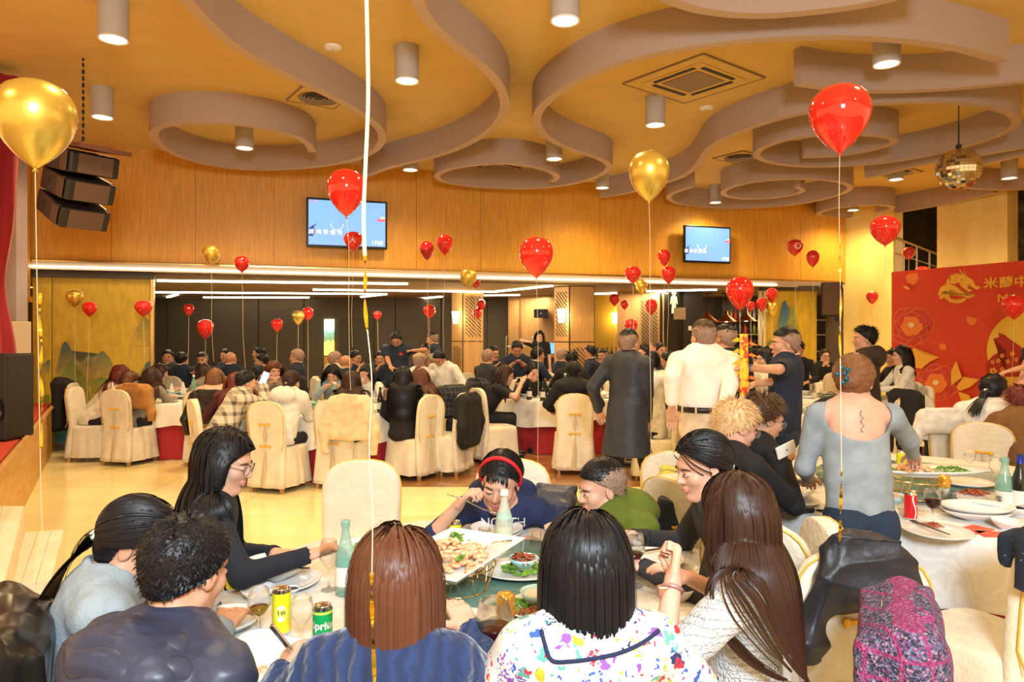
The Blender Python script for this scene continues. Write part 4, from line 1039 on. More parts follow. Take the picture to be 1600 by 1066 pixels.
        if h < .009:
            for fi, (ox_, ln) in enumerate(((.028,.072),(.0095,.080),(-.009,.074),(-.027,.058))):
                b0 = w0+d*.086*hs2+side*ox_*hs2; dd = nrm(d+side*ox_*1.2); p0 = b0-dd*.02; ang = 0
                rr = .0088*hs2*(1 if fi < 3 else .88)
                Fd.cone(lc(p0), lc(b0), rr*1.05, rr, .004)
                for sg_, fr in enumerate((.45,.31,.24)):
                    ang += curl*(.75 if sg_ == 0 else 1.0)*(1+.06*fi); vd = nrm(dd*math.cos(ang)-pal*math.sin(ang)); b1 = b0+vd*ln*fr*hs2
                    Fd.cone(lc(b0), lc(b1), rr*(1-.07*sg_), rr*(.93-.08*sg_), .003); b0 = b1
            t0 = w0+d*.022*hs2+side*.024*hs2; td = nrm(d*.75+side*.75-pal*.25*(1+curl)); t1 = t0+td*.042*hs2; t2 = t1+nrm(td*.55+d*.7-side*.35*curl-pal*.35*curl)*.036*hs2
            Fd.cone(lc(t0), lc(t1), .0135*hs2, .0105*hs2, .006); Fd.cone(lc(t1), lc(t2), .0105*hs2, .0085*hs2, .003)
        else:
            Fd.cone(lc(w0+d*.085*hs2), lc(w0+d*.13*hs2-pal*.06*min(curl,1)*hs2), .018*hs2, .012*hs2, .01, flat=(pal, .6))
            t0 = w0+d*.03*hs2+side*.03*hs2; Fd.cone(lc(t0), lc(t0+nrm(d+side*.8)*.06*hs2), .013*hs2, .010*hs2, .008)
    V, Q = Fd.surface()
    if near: V = smooth_v(V, Q, 1, .35)
    me = npmesh(V, Q); sk = skinm(skin)
    body = link('body', me, [sk, m_lip], e, True)
    if h < .01:
        c = V[Q].mean(1); q = ((c-lc(H))@HM)/hs
        lip = (np.abs(q[:, 0]) < .023*(1-np.abs(q[:, 2]+.0605)/.016)) & (np.abs(q[:, 2]+.0605) < .0115) & (q[:, 1] > .078)
        me.polygons.foreach_set('material_index', lip.astype(np.int32))
    # ---- eyes, brows ----
    def hm_(mb, nm, m, par=body, sm=True):
        o = mb.build(nm, m, par, sm); return o
    HM4 = Matrix.Translation(Vector(lc(H))) @ Matrix(((HM[0,0],HM[0,1],HM[0,2],0),(HM[1,0],HM[1,1],HM[1,2],0),(HM[2,0],HM[2,1],HM[2,2],0),(0,0,0,1))) @ Matrix.Scale(hs, 4)
    frontal = -HM[1,1]   # >0 looks to camera
    if eyes and frontal > -.45:
        closed = pitch >= 17
        for sx in (-1, 1):
            eb = MB(); pts_ = [HM4 @ Vector((sx*x_, y_, z_)) for x_, y_, z_ in ((.014,.0925,.0185),(.026,.0925,.0225),(.040,.084,.0215),(.050,.073,.0165))]
            eb.tube(pts_, [.0022*hs,.0030*hs,.0027*hs,.0012*hs], 6); hm_(eb, 'eyebrow', m_brow)
            lb = MB(); zz = -.003 if closed else .0045
            lb.tube([HM4 @ Vector((sx*x_, y_, z_)) for x_, y_, z_ in ((.0175,.0885,zz*.2),(.025,.0925,zz),(.033,.0920,zz*1.1),(.0405,.0865,zz*.4),(.0455,.0805,-.001))], [.0008*hs,.0016*hs,.0017*hs,.0016*hs,.0008*hs], 5)
            hm_(lb, 'eyelash', m_lash)
            if not closed:
                ey = MB(); ey.ell((0,0,0), (.0118,.0040,.0042), 12, 8, HM4 @ Matrix.Translation((sx*.031,.0895,.0005)) @ Matrix.Rotation(-sx*.30, 4, 'Z'))
                eo = hm_(ey, 'eye', m_eye); ir = MB(); ir.ell((0,0,0), (.0046,.0020,.0043), 10, 6, HM4 @ Matrix.Translation((sx*.0305,.0925,.0005))); hm_(ir, 'iris', m_iris, eo if near else body)
    # ---- glasses ----
    if glasses:
        g = MB(); gm = mat('glasses_'+glasses, {'black': (.02,.02,.02), 'gold': (.7,.5,.25), 'grey': (.2,.22,.24)}[glasses], .3, metal=.3 if glasses != 'gold' else .9)
        rr = .0013 if near else .0018
        for sx in (-1, 1):
            pts_ = []
            for k in range(17):
                a = 2*PI*k/16; ca, sa = math.cos(a), math.sin(a); x_ = sx*.034+.0235*math.copysign(abs(ca)**.7, ca); z_ = -.002+.0185*math.copysign(abs(sa)**.7, sa)
                pts_.append(HM4 @ Vector((x_, .106-abs(x_)*.16, z_)))
            g.tube(pts_, rr*hs, 5, cap=False)
            g.tube([HM4 @ Vector(v) for v in ((sx*.058,.096,.004),(sx*.073,.06,.006),(sx*.081,.0,.006),(sx*.078,-.022,-.008))], rr*hs, 5)
        g.tube([HM4 @ Vector(v) for v in ((-.011,.106,.002),(0,.110,.005),(.011,.106,.002))], rr*hs, 5)
        go = g.build('glasses', gm, e, True)
        if near:
            for sx in (-1, 1):
                ln = MB(); ln.box((0,0,0), (.042,.0006,.034), HM4 @ Matrix.Translation((sx*.034,.100,-.002)) @ Matrix.Rotation(-sx*.16, 4, 'Z')); ln.build('lens', mat('lens_glass', (.9,.95,1), .03, alpha=.14, spec=.8), go)
    # ---- hair ----
    hmn = hairm(hc, *HAIR[hc]); cs = hs
    hfac = {'buzz': .004, 'short': .012, 'crop': .008, 'bald': 0}.get(hair, .011)
    cap_n = np.array((0, -.60, .80)); capc = .0
    if hair != 'bald':
        hh = max(h*.9, .0045) if near else .009; r_ = np.array((.075,.094,.082))*hs+hfac*hs*1.0+(.0035 if h < .01 else .004)
        F2 = Field(lc(H-.14*hs), lc(H+.16*hs), hh)
        F2.ell(hp(0,-.018,.036), r_, 0, HM)
        if hair not in ('buzz', 'crop', 'short'): F2.ell(hp(0,-.045,-.010), np.array((.070,.066,.085))*hs+.004, .02, HM)
        elif hair != 'buzz': F2.ell(hp(0,-.050,-.005), np.array((.066,.056,.072))*hs+.002, .015, HM)
        X, Y_, Z = F2.ax[0][:, None, None], F2.ax[1][None, :, None], F2.ax[2][None, None, :]
        cH = lc(H); x_, y_, z_ = X-cH[0], Y_-cH[1], Z-cH[2]
        u, v_, w_ = (x_*HM[0,i]+y_*HM[1,i]+z_*HM[2,i] for i in range(3))
        u, v_, w_ = u/hs, v_/hs, w_/hs
        # hairline: forehead high, dips in front of the ears, low at the nape
        line = np.where(v_ > .0, (.026 if hair in ('crop','buzz') else .012)+np.clip(v_, 0, 1)*(.78 if hair in ('crop','buzz') else .95), .012+np.clip(v_, -.2, 0)*.80)
        if hair not in ('buzz','crop','short'): line = np.where(v_ > .0, np.clip(v_-.018, 0, 1)*1.40-.02, -.05+np.clip(v_, -.2, 0)*.8)
        if hair in ('short','crop'): line = line-.006
        if hair in ('pony','bun','fringe_pony'): line = np.where(v_ > -.03, np.maximum(line, .010+np.clip(v_-.005, 0, 1)*1.05), line)
        F2.D = np.maximum(F2.D, (line-w_+.0)*.6*hs)
        if hair == 'bun': F2.ell(hp(0,-.045,.012), np.array((.088,.085,.100))*hs, .01, HM); F2.ell(hp(0,-.02,.05), np.array((.084,.10,.085))*hs, .02, HM); F2.D = np.maximum(F2.D, (line-.012-w_)*.6*hs)
        V2, Q2 = F2.surface()
        if hair == 'bun':
            ql = (V2-lc(H))@HM/hs; ang = np.arctan2(ql[:, 0]-.01, ql[:, 2]-.01); rd = np.hypot(ql[:, 0]-.01, ql[:, 2]-.01); V2 = V2+vnormals(V2, Q2)*((np.sin(ang*11+rd*70)+.5*np.sin(ang*29+rd*40))*.0024)[:, None]
        if hair in ('short', 'crop'):
            N2 = vnormals(V2, Q2); V2 = V2+N2*(NR.normal(0, .0012 if hair == 'short' else .0005, len(V2)))[:, None]
        cap = link('hair', npmesh(V2, Q2), hairm('stubble', *HAIR['stubble']) if hair == 'crop' and hc != 'stubble' else hmn, e, True)
        if hair == 'crop':
            F3 = Field(lc(H-.14*hs), lc(H+.16*hs), hh); F3.ell(hp(0,-.014,.036), r_+np.array((-.002,.003,.010))*hs, 0, HM)
            F3.D = np.maximum(F3.D, (np.where(v_ > 0, .044+v_*.36, .040+v_*.10)-w_)*.7*hs); V4, Q4 = F3.surface(); V4 = V4+NR.normal(0, .0009, V4.shape)
            link('hair_top', npmesh(V4, Q4), hmn, cap, True)
        nst = {True: 900, False: 130 if Y < 8 else 70}[near]; wst = {True: .0027, False: .009 if Y < 8 else .013}[near]
        if hair in ('short', 'crop', 'quiff'):
            nS = (900 if near else 90) if hair == 'short' else (500 if near else 50)
            sel = V2[NR.choice(len(V2), nS)]; q = (sel-cH)@HM/hs; ok = q[:, 2] > np.where(q[:, 1] > 0, q[:, 1]*1.0, q[:, 1]*.8)+.012; sel, q = sel[ok], q[ok]
            out = q-np.array((0,-.02,.03)); out /= np.linalg.norm(out, axis=1)[:, None]
            cw = q-np.array((.01,-.045,.12)); cw /= np.linalg.norm(cw, axis=1)[:, None]
            dd = out*.30+cw*.9+NR.normal(0, .13, q.shape)
            if hair == 'crop': dd = out*.7+np.array((0,.3,.5))+NR.normal(0, .15, q.shape)
            if hairk > 1.05: dd = dd+out*.35+np.array((0,.25,.35))
            D0 = dd@HM.T; L = NR.uniform(.018, .036, len(sel))*hs*hairk*np.where(q[:, 2] > .045, 1.0, .6)
            if hair == 'crop': L = L*.35; L = np.where(q[:, 2] > .06, L, .002)
            S = strands(sel, D0, L, [(hp(0,-.018,.036), HM, r_-.004)], .006, .10, stiff=.9)
            ribbons(S, cH, .0024 if near else .008, .0006, 'hair_locks', hmn, cap)
        if hair in ('long', 'bob', 'pony', 'bun', 'half', 'fringe_pony'):
            gold_ = np.arange(nst); az = gold_*2.39996; 
            zz = NR.uniform(0, 1, nst); th = np.arccos(1-zz*1.05)       # from crown down
            q = np.stack([np.sin(th)*np.cos(az), np.sin(th)*np.sin(az), np.cos(th)], 1)
            rad = (r_/hs)+.001; q0 = q*rad+np.array((0,-.018,.036))
            ln_ = np.where(q0[:, 1] > 0, np.clip(q0[:, 1]-.018, 0, 1)*1.40-.015, -.05)
            if hair in ('pony','bun','fringe_pony'): ln_ = np.where(q0[:, 1] > -.03, np.maximum(ln_, .010+np.clip(q0[:, 1]-.005, 0, 1)*1.05), ln_)
            q0 = q0[q0[:, 2] > ln_+.004]
            if hair in ('pony', 'bun', 'fringe_pony'):
                tp = np.array((0, -.122 if hair == 'fringe_pony' else -.112, .035 if hair == 'fringe_pony' else -.03)) if hair != 'bun' else np.array((0, -.12, -.02))
                D0 = (tp-q0)
            else:
                part = .012
                sgn = np.where(q0[:, 0] > part, 1, -1)[:, None]
                D0 = np.concatenate([sgn*.9, np.full((len(q0), 1), hairback), np.full((len(q0), 1), -.10)], 1)+NR.normal(0, .10, q0.shape)
                back = (q0[:, 1] < -.04)[:, None]; D0 = np.where(back, q0*np.array((.8, 1, 0))+np.array((0,-.3,-.4)), D0)
            root = q0@HM.T*hs+cH; D0 = D0@HM.T
            L = np.full(len(q0), hairlen)*s*NR.uniform(.93, 1.0, len(q0))
            neckc = lc(nb)*.5+cH*.5-HM@np.array((0,.0,.06))*hs*.5
            r_ = r_+hairvol; col = [(hp(0,-.016,.034), HM, r_*1.0), (hp(0,.012-.5*hairvol,-.035), HM, np.array((.078,.078,.10))*hs+hairvol*1.1),
                   (lc(nb), SM, np.array((.075,.085,.10))*s), (lc(chest+su*.02), SM, np.array((.205*broad+bulk,.135+bulk,.26))*s), (lc(sh[-1]), SM, np.full(3,.075*s)), (lc(sh[1]), SM, np.full(3,.075*s)),
                   (lc(pel+spine*.35), SM, np.array((.18*broad+bulk,.14+bulk,.25))*s)]
            sw = None if sweep is None else (lc(sweep[0]), sweep[1], lc(nb)[2]+.02)
            if hair in ('bob',): col = col[:3]+[(lc(chest-su*.03), SM, np.array((.20*broad,.12,.235))*s)]
            # keep hair off the face
            fc = (hp(0,.088,-.03), HM, np.array((.058,.075,.105))*hs)
            if hair in ('pony', 'bun', 'fringe_pony'):
                tpw = tp@HM.T*hs+cH; tot = np.linalg.norm(root-tpw, axis=1)
                S1 = strands(root, D0, tot*1.15, col[:1], .014*s, 0, tie=(tpw, 9), stiff=.25)
                ribbons(S1, cH, wst*1.1, wst*.8, 'hair_locks', hmn, cap)
                if hair != 'bun':
                    nt2 = nst//2; rt_ = tpw+NR.normal(0, .008*s, (nt2, 3)); D1 = np.tile(HM@np.array((0,-.5 if hair == 'pony' else -.8,-.5 if hair == 'pony' else .4)), (nt2, 1))+NR.normal(0, .08, (nt2, 3))
                    S2 = strands(rt_, D1, np.full(nt2, hairlen*s)*NR.uniform(.8, 1, nt2), col[:1]+col[2:], .018*s, .33, stiff=.85)
                    ribbons(S2, cH, wst*1.1, wst*.35, 'ponytail', hmn, cap)
                    tb = MB(); tb.ell((0,0,0), (.020*s,.020*s,.020*s), 10, 6, Matrix.Translation(Vector(tpw))); tb.build('hair_tie', mat('hair_tie_pale', (.55,.62,.55), .7), cap, True)
                else:
                    bn = Field(tpw-.10*s, tpw+.10*s, hh); bn.ell(tpw+HM@np.array((.004,.022,.035))*hs, np.array((.060,.040,.072))*hs, .01, rotm(face_y, pitch, 12)); bn.ell(tpw+HM@np.array((-.012,.018,-.018))*hs, np.array((.048,.038,.040))*hs, .015, HM); 
                    V3, Q3 = bn.surface(); ql = (V3-tpw)@HM/hs; ang = np.arctan2(ql[:, 0], ql[:, 2]); V3 = V3+vnormals(V3, Q3)*(np.sin(ang*9+ql[:, 0]*60)*.0022)[:, None]
                    link('hair_twist', npmesh(V3, Q3), hmn, cap, True)
                if hair == 'fringe_pony':
                    nf_ = 30; xx = NR.uniform(-.052, .052, nf_); rt_ = np.stack([xx*.8, np.full(nf_, .062), np.full(nf_, .092)-xx**2*6], 1)
                    D1 = np.stack([xx*4, np.full(nf_, .9), np.full(nf_, -.1)], 1)+NR.normal(0, .12, (nf_, 3)); rt_ = rt_@HM.T*hs+cH; D1 = D1@HM.T
                    S3 = strands(rt_, D1, NR.uniform(.034, .052, nf_)*hs, [(hp(0,.006,.0), HM, np.array((.083,.098,.11))*hs)], .009, .35, stiff=.7)
                    ribbons(S3, cH, .005, .0012, 'fringe', hmn, cap)
            else:
                S1 = strands(root, D0, L, col, .016*s if near else .03*s, .42 if hair != 'bob' else .55, stiff=.6, face=(cH, HM, hs, hairfront), sweep=sw)
                if hair == 'bob':
                    S1 = clampr(S1, cH, .150*s+hairvol)
                ribbons(S1, cH, wst*1.35, wst*.55, 'hair_locks', hmn, cap)
                # inner mass so that no light comes through
                S1b = strands(root[::2]*.93+cH*.07, D0[::2], L[::2]*.96, [(c_, M_, r2*.96) for c_, M_, r2 in col], .02*s if near else .035*s, .42 if hair != 'bob' else .55, stiff=.6, face=(cH, HM, hs, hairfront-.005), sweep=sw)
                if hair == 'bob':
                    S1b = clampr(S1b, cH, .145*s+hairvol)
                ribbons(S1b, cH, wst*2.6, wst*1.3, 'hair_underlayer', hmn, cap)
    # ---- top garment ----
    hc2 = .0085 if near else (.011 if Y < 8 else .015)
    th = .013+bulk
    lo = np.array([pel-.30*broad-.06, sh[-1]-.12, sh[1]-.12, el[-1]-.09, el[1]-.09, wr[-1]-.07, wr[1]-.07, nb-.16]).min(0); hi = np.array([pel+.30*broad, nb+.10+bulk, sh[-1]+.14, sh[1]+.14, el[-1]+.09, el[1]+.09, wr[-1]+.07, wr[1]+.07]).max(0)
    if top in ('coat',): lo[2] = .30; lo[:2] -= .1; hi[:2] += .1
    G = Field(lc(lo), lc(hi), hc2); dp = .115*s*(.75+.25*broad)+bulk
    for sd in (-1, 1):
        if top == 'offshoulder' and sd < 0: G.cone(lc(sh[sd]*.6+el[sd]*.4), lc(el[sd]), .055*s, .048*s, .02)
        else: G.cone(lc(sh[sd]), lc(sh[sd]+(el[sd]-sh[sd])*min(1, sleeve*2)), .060*s*(.6+.4*broad)+bulk, .050*s+bulk*.9, .025)
        if sleeve > .5:
            t = (sleeve-.5)*2; endp = el[sd]+(wr[sd]-el[sd])*t; G.cone(lc(el[sd]), lc(endp), .050*s+bulk*.9, (.050-.014*t)*s+bulk*.8, .015)
            # open cuff
            dcf = nrm(wr[sd]-el[sd]); G.cone(lc(endp+dcf*.028), lc(endp+dcf*.055), .038, .042, .004, cut=True) if t > .9 else None
        else:
            t = sleeve*2; endp = sh[sd]+(el[sd]-sh[sd])*t; dcf = nrm(el[sd]-sh[sd]); G.cone(lc(endp+dcf*.045), lc(endp+dcf*.14), .075*s, .075*s, .003, cut=True)
    wf = {'M': .155, 'F': .140}['F' if broad < .97 else 'M']
    G.cone(lc(pel-su*.02), lc(pel+spine*.36), .165*bw+bulk, wf*bw+bulk, .03, flat=(sf, .76))
    G.cone(lc(pel+spine*.36), lc(pel+spine*.82), wf*bw+bulk, .168*bw+bulk, .03, flat=(sf, .70))
    G.cone(lc(pel+spine*.90-sr*shw*.85), lc(pel+spine*.90+sr*shw*.85), .058*s+bulk, .058*s+bulk, .04)
    if top != 'scoop':
        G.cone(lc(nb-su*.01), lc(sh[-1]*.5+nb*.5), .062*s*(.6+.4*broad)+bulk*.5, .056*s+bulk*.5, .03); G.cone(lc(nb-su*.01), lc(sh[1]*.5+nb*.5), .062*s*(.6+.4*broad)+bulk*.5, .056*s+bulk*.5, .03)
    if top in ('hoodie', 'jacket_hood'):
        for k in range(9):
            a = -.15*PI-1.0+(PI+.3*PI+0)*k/8*1.0; a = PI*(-.08+1.16*k/8); 
            hr = .085*s+bulk*.8; p = nb+sr*math.cos(a)*hr-sf*math.sin(a)*hr+su*(.006+.02*math.sin(a)); p2 = nb+sr*math.cos(a+.42)*hr-sf*math.sin(a+.42)*hr+su*(.006+.02*math.sin(a+.42))
            G.cone(lc(p), lc(p2), .030*s, .030*s, .02)
        G.ell(lc(nb-sf*(.095*s+bulk)-su*.05), np.array((.165,.070,.095))*s+bulk*.5, .03, SM)
    elif top in ('polo', 'shirt', 'coat', 'highcollar') or collar:
        for k in range(10):
            a = 2*PI*k/10; a2 = 2*PI*(k+1)/10; rr = .066*s*(.7+.3*broad)
            G.cone(lc(nb+sr*math.cos(a)*rr+sf*(math.sin(a)*rr-.008)+su*(.026-.016*math.sin(a))), lc(nb+sr*math.cos(a2)*rr+sf*(math.sin(a2)*rr-.008)+su*(.026-.016*math.sin(a2))), .013*s, .013*s, .01)
    if top == 'coat':
        bz = pel+np.array((0,0,-.31*s))
        G.cone(lc(pel+np.array((0,0,.05))), lc(bz), .17*bw, .235*bw, .05, flat=(fw, .88))
        G.halfspace((0,0,-1), -(bz[2]-.02))
        for k in range(16):
            a = 2*PI*k/16; a2 = 2*PI*(k+1)/16; c_ = pel+np.array((0,0,.13)); G.cone(lc(c_+rt*math.cos(a)*.170*bw+fw*math.sin(a)*.128), lc(c_+rt*math.cos(a2)*.170*bw+fw*math.sin(a2)*.128), .016, .016, .004, flat=((0,0,1), 1.0))
    elif top in ('scoop', 'offshoulder'):
        pass
    if top == 'scoop':
        G.ell(lc(nb-su*.055-sf*.04), np.array((.150,.20,.125))*s, .004, SM, cut=True)
    elif top == 'offshoulder': G.ell(lc(nb-su*.015-sr*.06), np.array((.17,.16,.075))*s, .004, SM, cut=True)
    elif top not in ('hoodie', 'jacket_hood', 'coat', 'highcollar'):
        G.cone(lc(nb+su*.0), lc(nb+su*.10), .058*s*(.65+.35*broad), .075*s, .004, cut=True)
        if neckline == 'v': G.ell(lc(nb+sf*.10-su*.08), np.array((.045,.07,.09))*s, .01, SM, cut=True)
    if pose == 'sit': G.halfspace((0,0,-1), -(seat+.012))
    elif top != 'coat': G.halfspace((0,0,-1), -((extra or {}).get('waist', pz-.09)-.01+shirtlen))
    V, Q = G.surface(); V = wrinkle(V, Q, (.0075 if bulk < .02 else .011)*(1.2 if near else 1), R.randrange(9999), 20)
    V = smooth_v(V, Q, 1, .4)
    nmg = {'tshirt': 'shirt', 'hoodie': 'hoodie', 'jacket_hood': 'jacket', 'polo': 'polo_shirt', 'shirt': 'shirt', 'coat': 'coat', 'scoop': 'sweater', 'offshoulder': 'sweater', 'highcollar': 'jacket', 'sweater': 'sweater', 'jacket': 'jacket', 'blouse': 'blouse'}[top]
    go = link(nmg, npmesh(V, Q), top_m, e, True)
    info = dict(e=e, go=go, org=org, H=H, HM=HM, HM4=HM4, hs=hs, nb=nb, pel=pel, su=su, sf=sf, sr=sr, SM=SM, el=el, wr=wr, sh=sh, spine=spine, lc=lc, s=s, fw=fw, rt=rt, body=body)
    if top == 'polo' and Y < 20:
        for k, (rr, mm_) in enumerate(((.080, 'collar_white'),)):
            tb = MB(); n_ = 14; pts_ = [Vector(lc(nb+sr*math.cos(a)*.072*s*(.75+.25*broad)+sf*(math.sin(a)*.078*s-.008)+su*(.040-.024*math.sin(a)))) for a in [PI*.55+2*PI*.95*j/n_ for j in range(n_+1)]]
            tb.tube(pts_, .0045*s, 5); tb.build('collar_stripe', mat('collar_white', (.8,.75,.7), .7), go, True)
            if Y < 9: 
                tb = MB(); tb.tube([p+Vector((0,0,-.008)) for p in pts_], .0045*s, 5); tb.build('collar_stripe', mat('collar_red', (.6,.03,.03), .7), go, True)
    # ---- legs ----
    if legs and (legs_m is not None):
        if pose == 'sit':
            kn = {}; an = {}
            for sd in (-1, 1): kn[sd] = pel+rt*sd*.13*s+fw*.40*s+np.array((0,0,-.03)); kn[sd][2] = seat+.06; an[sd] = kn[sd]+fw*.02+np.array((0,0,-(kn[sd][2]-.09)))
        else:
            kn = {}; an = {}; st_ = (extra or {}).get('stride', 0.0)
            for sd in (-1, 1):
                o_ = fw*st_*sd; kn[sd] = pel+rt*sd*.095*s+o_*.55+fw*.03+np.array((0,0,-.42*s)); kn[sd][2] = pz*.53; an[sd] = pel+rt*sd*.10*s+o_; an[sd][2] = .085
        pts = np.array([pel]+[kn[k] for k in kn]+[an[k] for k in an]); T = Field(lc(pts.min(0)-.19), lc(pts.max(0)+np.array((.19,.19,.22))), .012 if Y < 8 else .017)
        T.ell(lc(pel-np.array((0,0,.01))), np.array((.168*bw+bulk*.5,.125*s,.12*s)), .02, BM)
        for sd in (-1, 1):
            hipj = pel+rt*sd*.082*s-np.array((0,0,.03)); T.cone(lc(hipj), lc(kn[sd]), .086*s, .062*s, .03); T.cone(lc(kn[sd]), lc(an[sd]), .062*s, .047*s, .02)
            if pose != 'sit' and top != 'coat': T.ell(lc(pel+rt*sd*.075*s-fw*.055-np.array((0,0,.05))), np.array((.082,.085,.10))*s, .03, BM)
        wz = (extra or {}).get('waist', pz+.055)
        if wz > pz+.06: T.cone(lc(pel), lc(pel+np.array((0,0,wz-pz+.04))), .160*bw+bulk*.4, .168*bw+bulk*.4, .03, flat=(fw, .76))
        if pose != 'sit': T.halfspace((0,0,1), wz)
        V, Q = T.surface(); V = wrinkle(V, Q, .005, R.randrange(999), 18); link('trousers', npmesh(V, Q), legs_m, e, True)
        for sd in (-1, 1):
            sb = MB(); a = an[sd]; fdir = math.atan2(fw[0], fw[1])
            M4 = Matrix.Translation(Vector(lc(a))) @ Matrix.Rotation(-fdir, 4, 'Z')
            sb.ell((0,.05,-.045), (.045,.125,.04), 12, 8, M4); sb.box((0,.05,-.076), (.085,.25,.018), M4); sb.build('shoe', mat('shoe_black', (.03,.028,.027), .4), e, True)
    SIT.append(info) if pose == 'sit' else None
    return info
# ================= CLOTH MATERIALS =================
c_navy = cloth('navy', (.012,.022,.075)); c_black = cloth('black', (.010,.010,.012)); c_white = cloth('white', (.70,.68,.63)); c_cream = cloth('cream', (.72,.66,.54))
c_green = cloth('olive_green', (.10,.14,.012)); c_grey = cloth('grey', (.30,.33,.36)); c_bluegrey = cloth('blue_grey', (.28,.35,.40)); c_denim = cloth('denim', (.012,.028,.06), sc=220)
c_beige = cloth('beige', (.70,.56,.36)); c_coat = noisy('trench_navy', (.018,.022,.034), (.026,.032,.048), 6, rough=.55); c_tan = cloth('camel', (.42,.20,.05)); c_brown = cloth('brown', (.16,.075,.02))
c_dkgrey = cloth('charcoal', (.03,.03,.034)); c_floral = floral('floral_print'); c_knit = stripes_knit('navy_cable_knit', (.012,.03,.10)); c_hoodb = cloth('brown_black', (.030,.018,.012))
c_nylon = noisy('navy_nylon', (.022,.028,.055), (.032,.04,.075), 5, rough=.42, bump=.5, bscale=9); c_jean2 = cloth('dark_jean', (.012,.02,.035))
c_plaid = plaid('grey_plaid', (.62,.55,.44), (.10,.085,.07), 8.5); c_tweedw = noisy('white_tweed', (.58,.59,.60), (.68,.68,.67), 60, rough=.95, bump=.9, bscale=130)
def tweed_lines(m):
    N, L, b = nt(m); tc = N.new('ShaderNodeTexCoord'); se = N.new('ShaderNodeSeparateXYZ'); L.new(tc.outputs['Object'], se.inputs[0])
    nz = N.new('ShaderNodeTexNoise'); nz.inputs['Scale'].default_value = 6; L.new(tc.outputs['Object'], nz.inputs[0])
    z = mixmath(N, L, 'ADD', mixmath(N, L, 'MULTIPLY', se.outputs[2], 52), mixmath(N, L, 'MULTIPLY', nz.outputs[0], 3.2))
    f = mixmath(N, L, 'MULTIPLY', mixmath(N, L, 'LESS_THAN', mixmath(N, L, 'FRACT', z, None), .16), .55)
    old = b.inputs['Base Color'].links[0].from_socket; L.new(mixcol(N, L, f, old, (.18,.20,.24)), b.inputs['Base Color'])
tweed_lines(c_tweedw)

# ================= PEOPLE AT THE FRONT TABLE =================
p1 = person('long-haired girl in glasses and black top seated left of the front table', (352, 722), 2.85, face=88, body_yaw=65, pitch=16, near=True, top='sweater', top_m=cloth('blue_black', (.008,.012,.022)), legs_m=c_black, hair='long', hc='black', glasses='black', skin='fair', hairlen=.66, broad=.92, sweep=(np.array(P(385, 930, 2.75)), .25), ra=(482, 868, 2.7), la=(430, 865, 2.9), hairfront=.042, hairback=-.02, headscale=1.04)
p2 = person('girl with long black ponytail in pale grey coat leaning to the front table', (216, 850), 2.06, face=80, hroll=0, body_yaw=60, pitch=30, near=True, top='jacket', top_m=c_bluegrey, legs_m=c_black, hair='pony', hc='black', skin='mid', broad=.95, hairlen=.62, ra=(345, 985, 2.2), la=(335, 960, 2.4), bulk=.014, collar=True, lean=.16)
p3 = person('short-haired man in navy hooded jacket with his back to the camera', (293, 893), 1.66, face=20, body_yaw=25, pitch=16, near=True, top='jacket_hood', top_m=c_nylon, legs_m=c_black, hair='short', hc='black', skin='mid', ra=(330, 1035, 1.95), la=(220, 1060, 2.0), bulk=.022, hairk=.42, broad=1.0, neck=.150)
p4 = person('brown bob-haired woman in navy cable sweater seen from behind', (620, 912), 1.72, face=4, body_yaw=0, pitch=14, near=True, top='sweater', top_m=c_knit, legs_m=c_black, hair='bob', hc='brown', skin='fair', broad=.88, la=(440, 1050, 1.86), lhand='hold', ra=(735, 985, 2.0), hairlen=.37, bulk=.006, hairvol=.012)
p5 = person('black bob-haired woman in floral blouse seen from behind', (915, 888), 1.72, face=-4, body_yaw=-6, pitch=14, near=True, top='blouse', top_m=c_floral, legs_m=c_black, hair='bob', hc='black', skin='fair', broad=.9, la=(800, 1050, 1.95), ra=(1035, 1000, 2.0), hairlen=.29, bulk=.010, hairvol=.010)
p6 = person('long-haired woman in white tweed top with raised fist and watch', (1150, 808), 2.05, face=-30, body_yaw=-62, pitch=14, near=True, top='tshirt', sleeve=.36, top_m=c_tweedw, legs_m=c_black, hair='long', hc='darkbrown', skin='fair', broad=.93, la=(1052, 905, 1.95), lhand='fist', ra=(1080, 905, 2.3), hairlen=.66, bulk=.006, lean=-.02, hairvol=-.003, sweep=(np.array(P(1262, 1050, 1.85)), 1.3))
p7 = person('dark-haired girl with low ponytail facing left behind the white tweed top', (1097, 730), 2.85, scale=1.08, face=-104, body_yaw=-85, pitch=14, near=True, top='hoodie', top_m=c_dkgrey, legs_m=c_black, hair='pony', hc='black', skin='fair', broad=.9, hairlen=.34)
p8 = person('crew-cut boy in olive green hoodie facing left', (940, 764), 3.40, scale=1.1, face=-104, body_yaw=-125, pitch=12, near=True, top='hoodie', top_m=c_green, legs_m=c_black, hair='crop', hc='black', skin='fair', broad=.95, la=(905, 850, 3.1), ra=(950, 850, 3.2), bulk=.016, lean=.24)
p9 = person('girl with red hairband in navy hoodie eating with a spoon', (782, 754), 3.40, scale=1.08, face=192, hroll=6, body_yaw=185, pitch=20, near=True, top='hoodie', top_m=c_navy, legs_m=c_black, hair='fringe_pony', hc='black', skin='fair', broad=.95, ra=(716, 790, 3.22), rhand='hold', la=(850, 845, 3.4), sleeve=.62, headscale=1.05)
for q_ in (p1,): pass
# ---- near accessories as parts of their wearer ----
def part_tube(info, name, pts, r, m, par='body', n=6):
    return (MB().tube([Vector(info['lc'](p)) for p in pts], r, n)).build(name, m, info[par] if isinstance(par, str) else par, True)
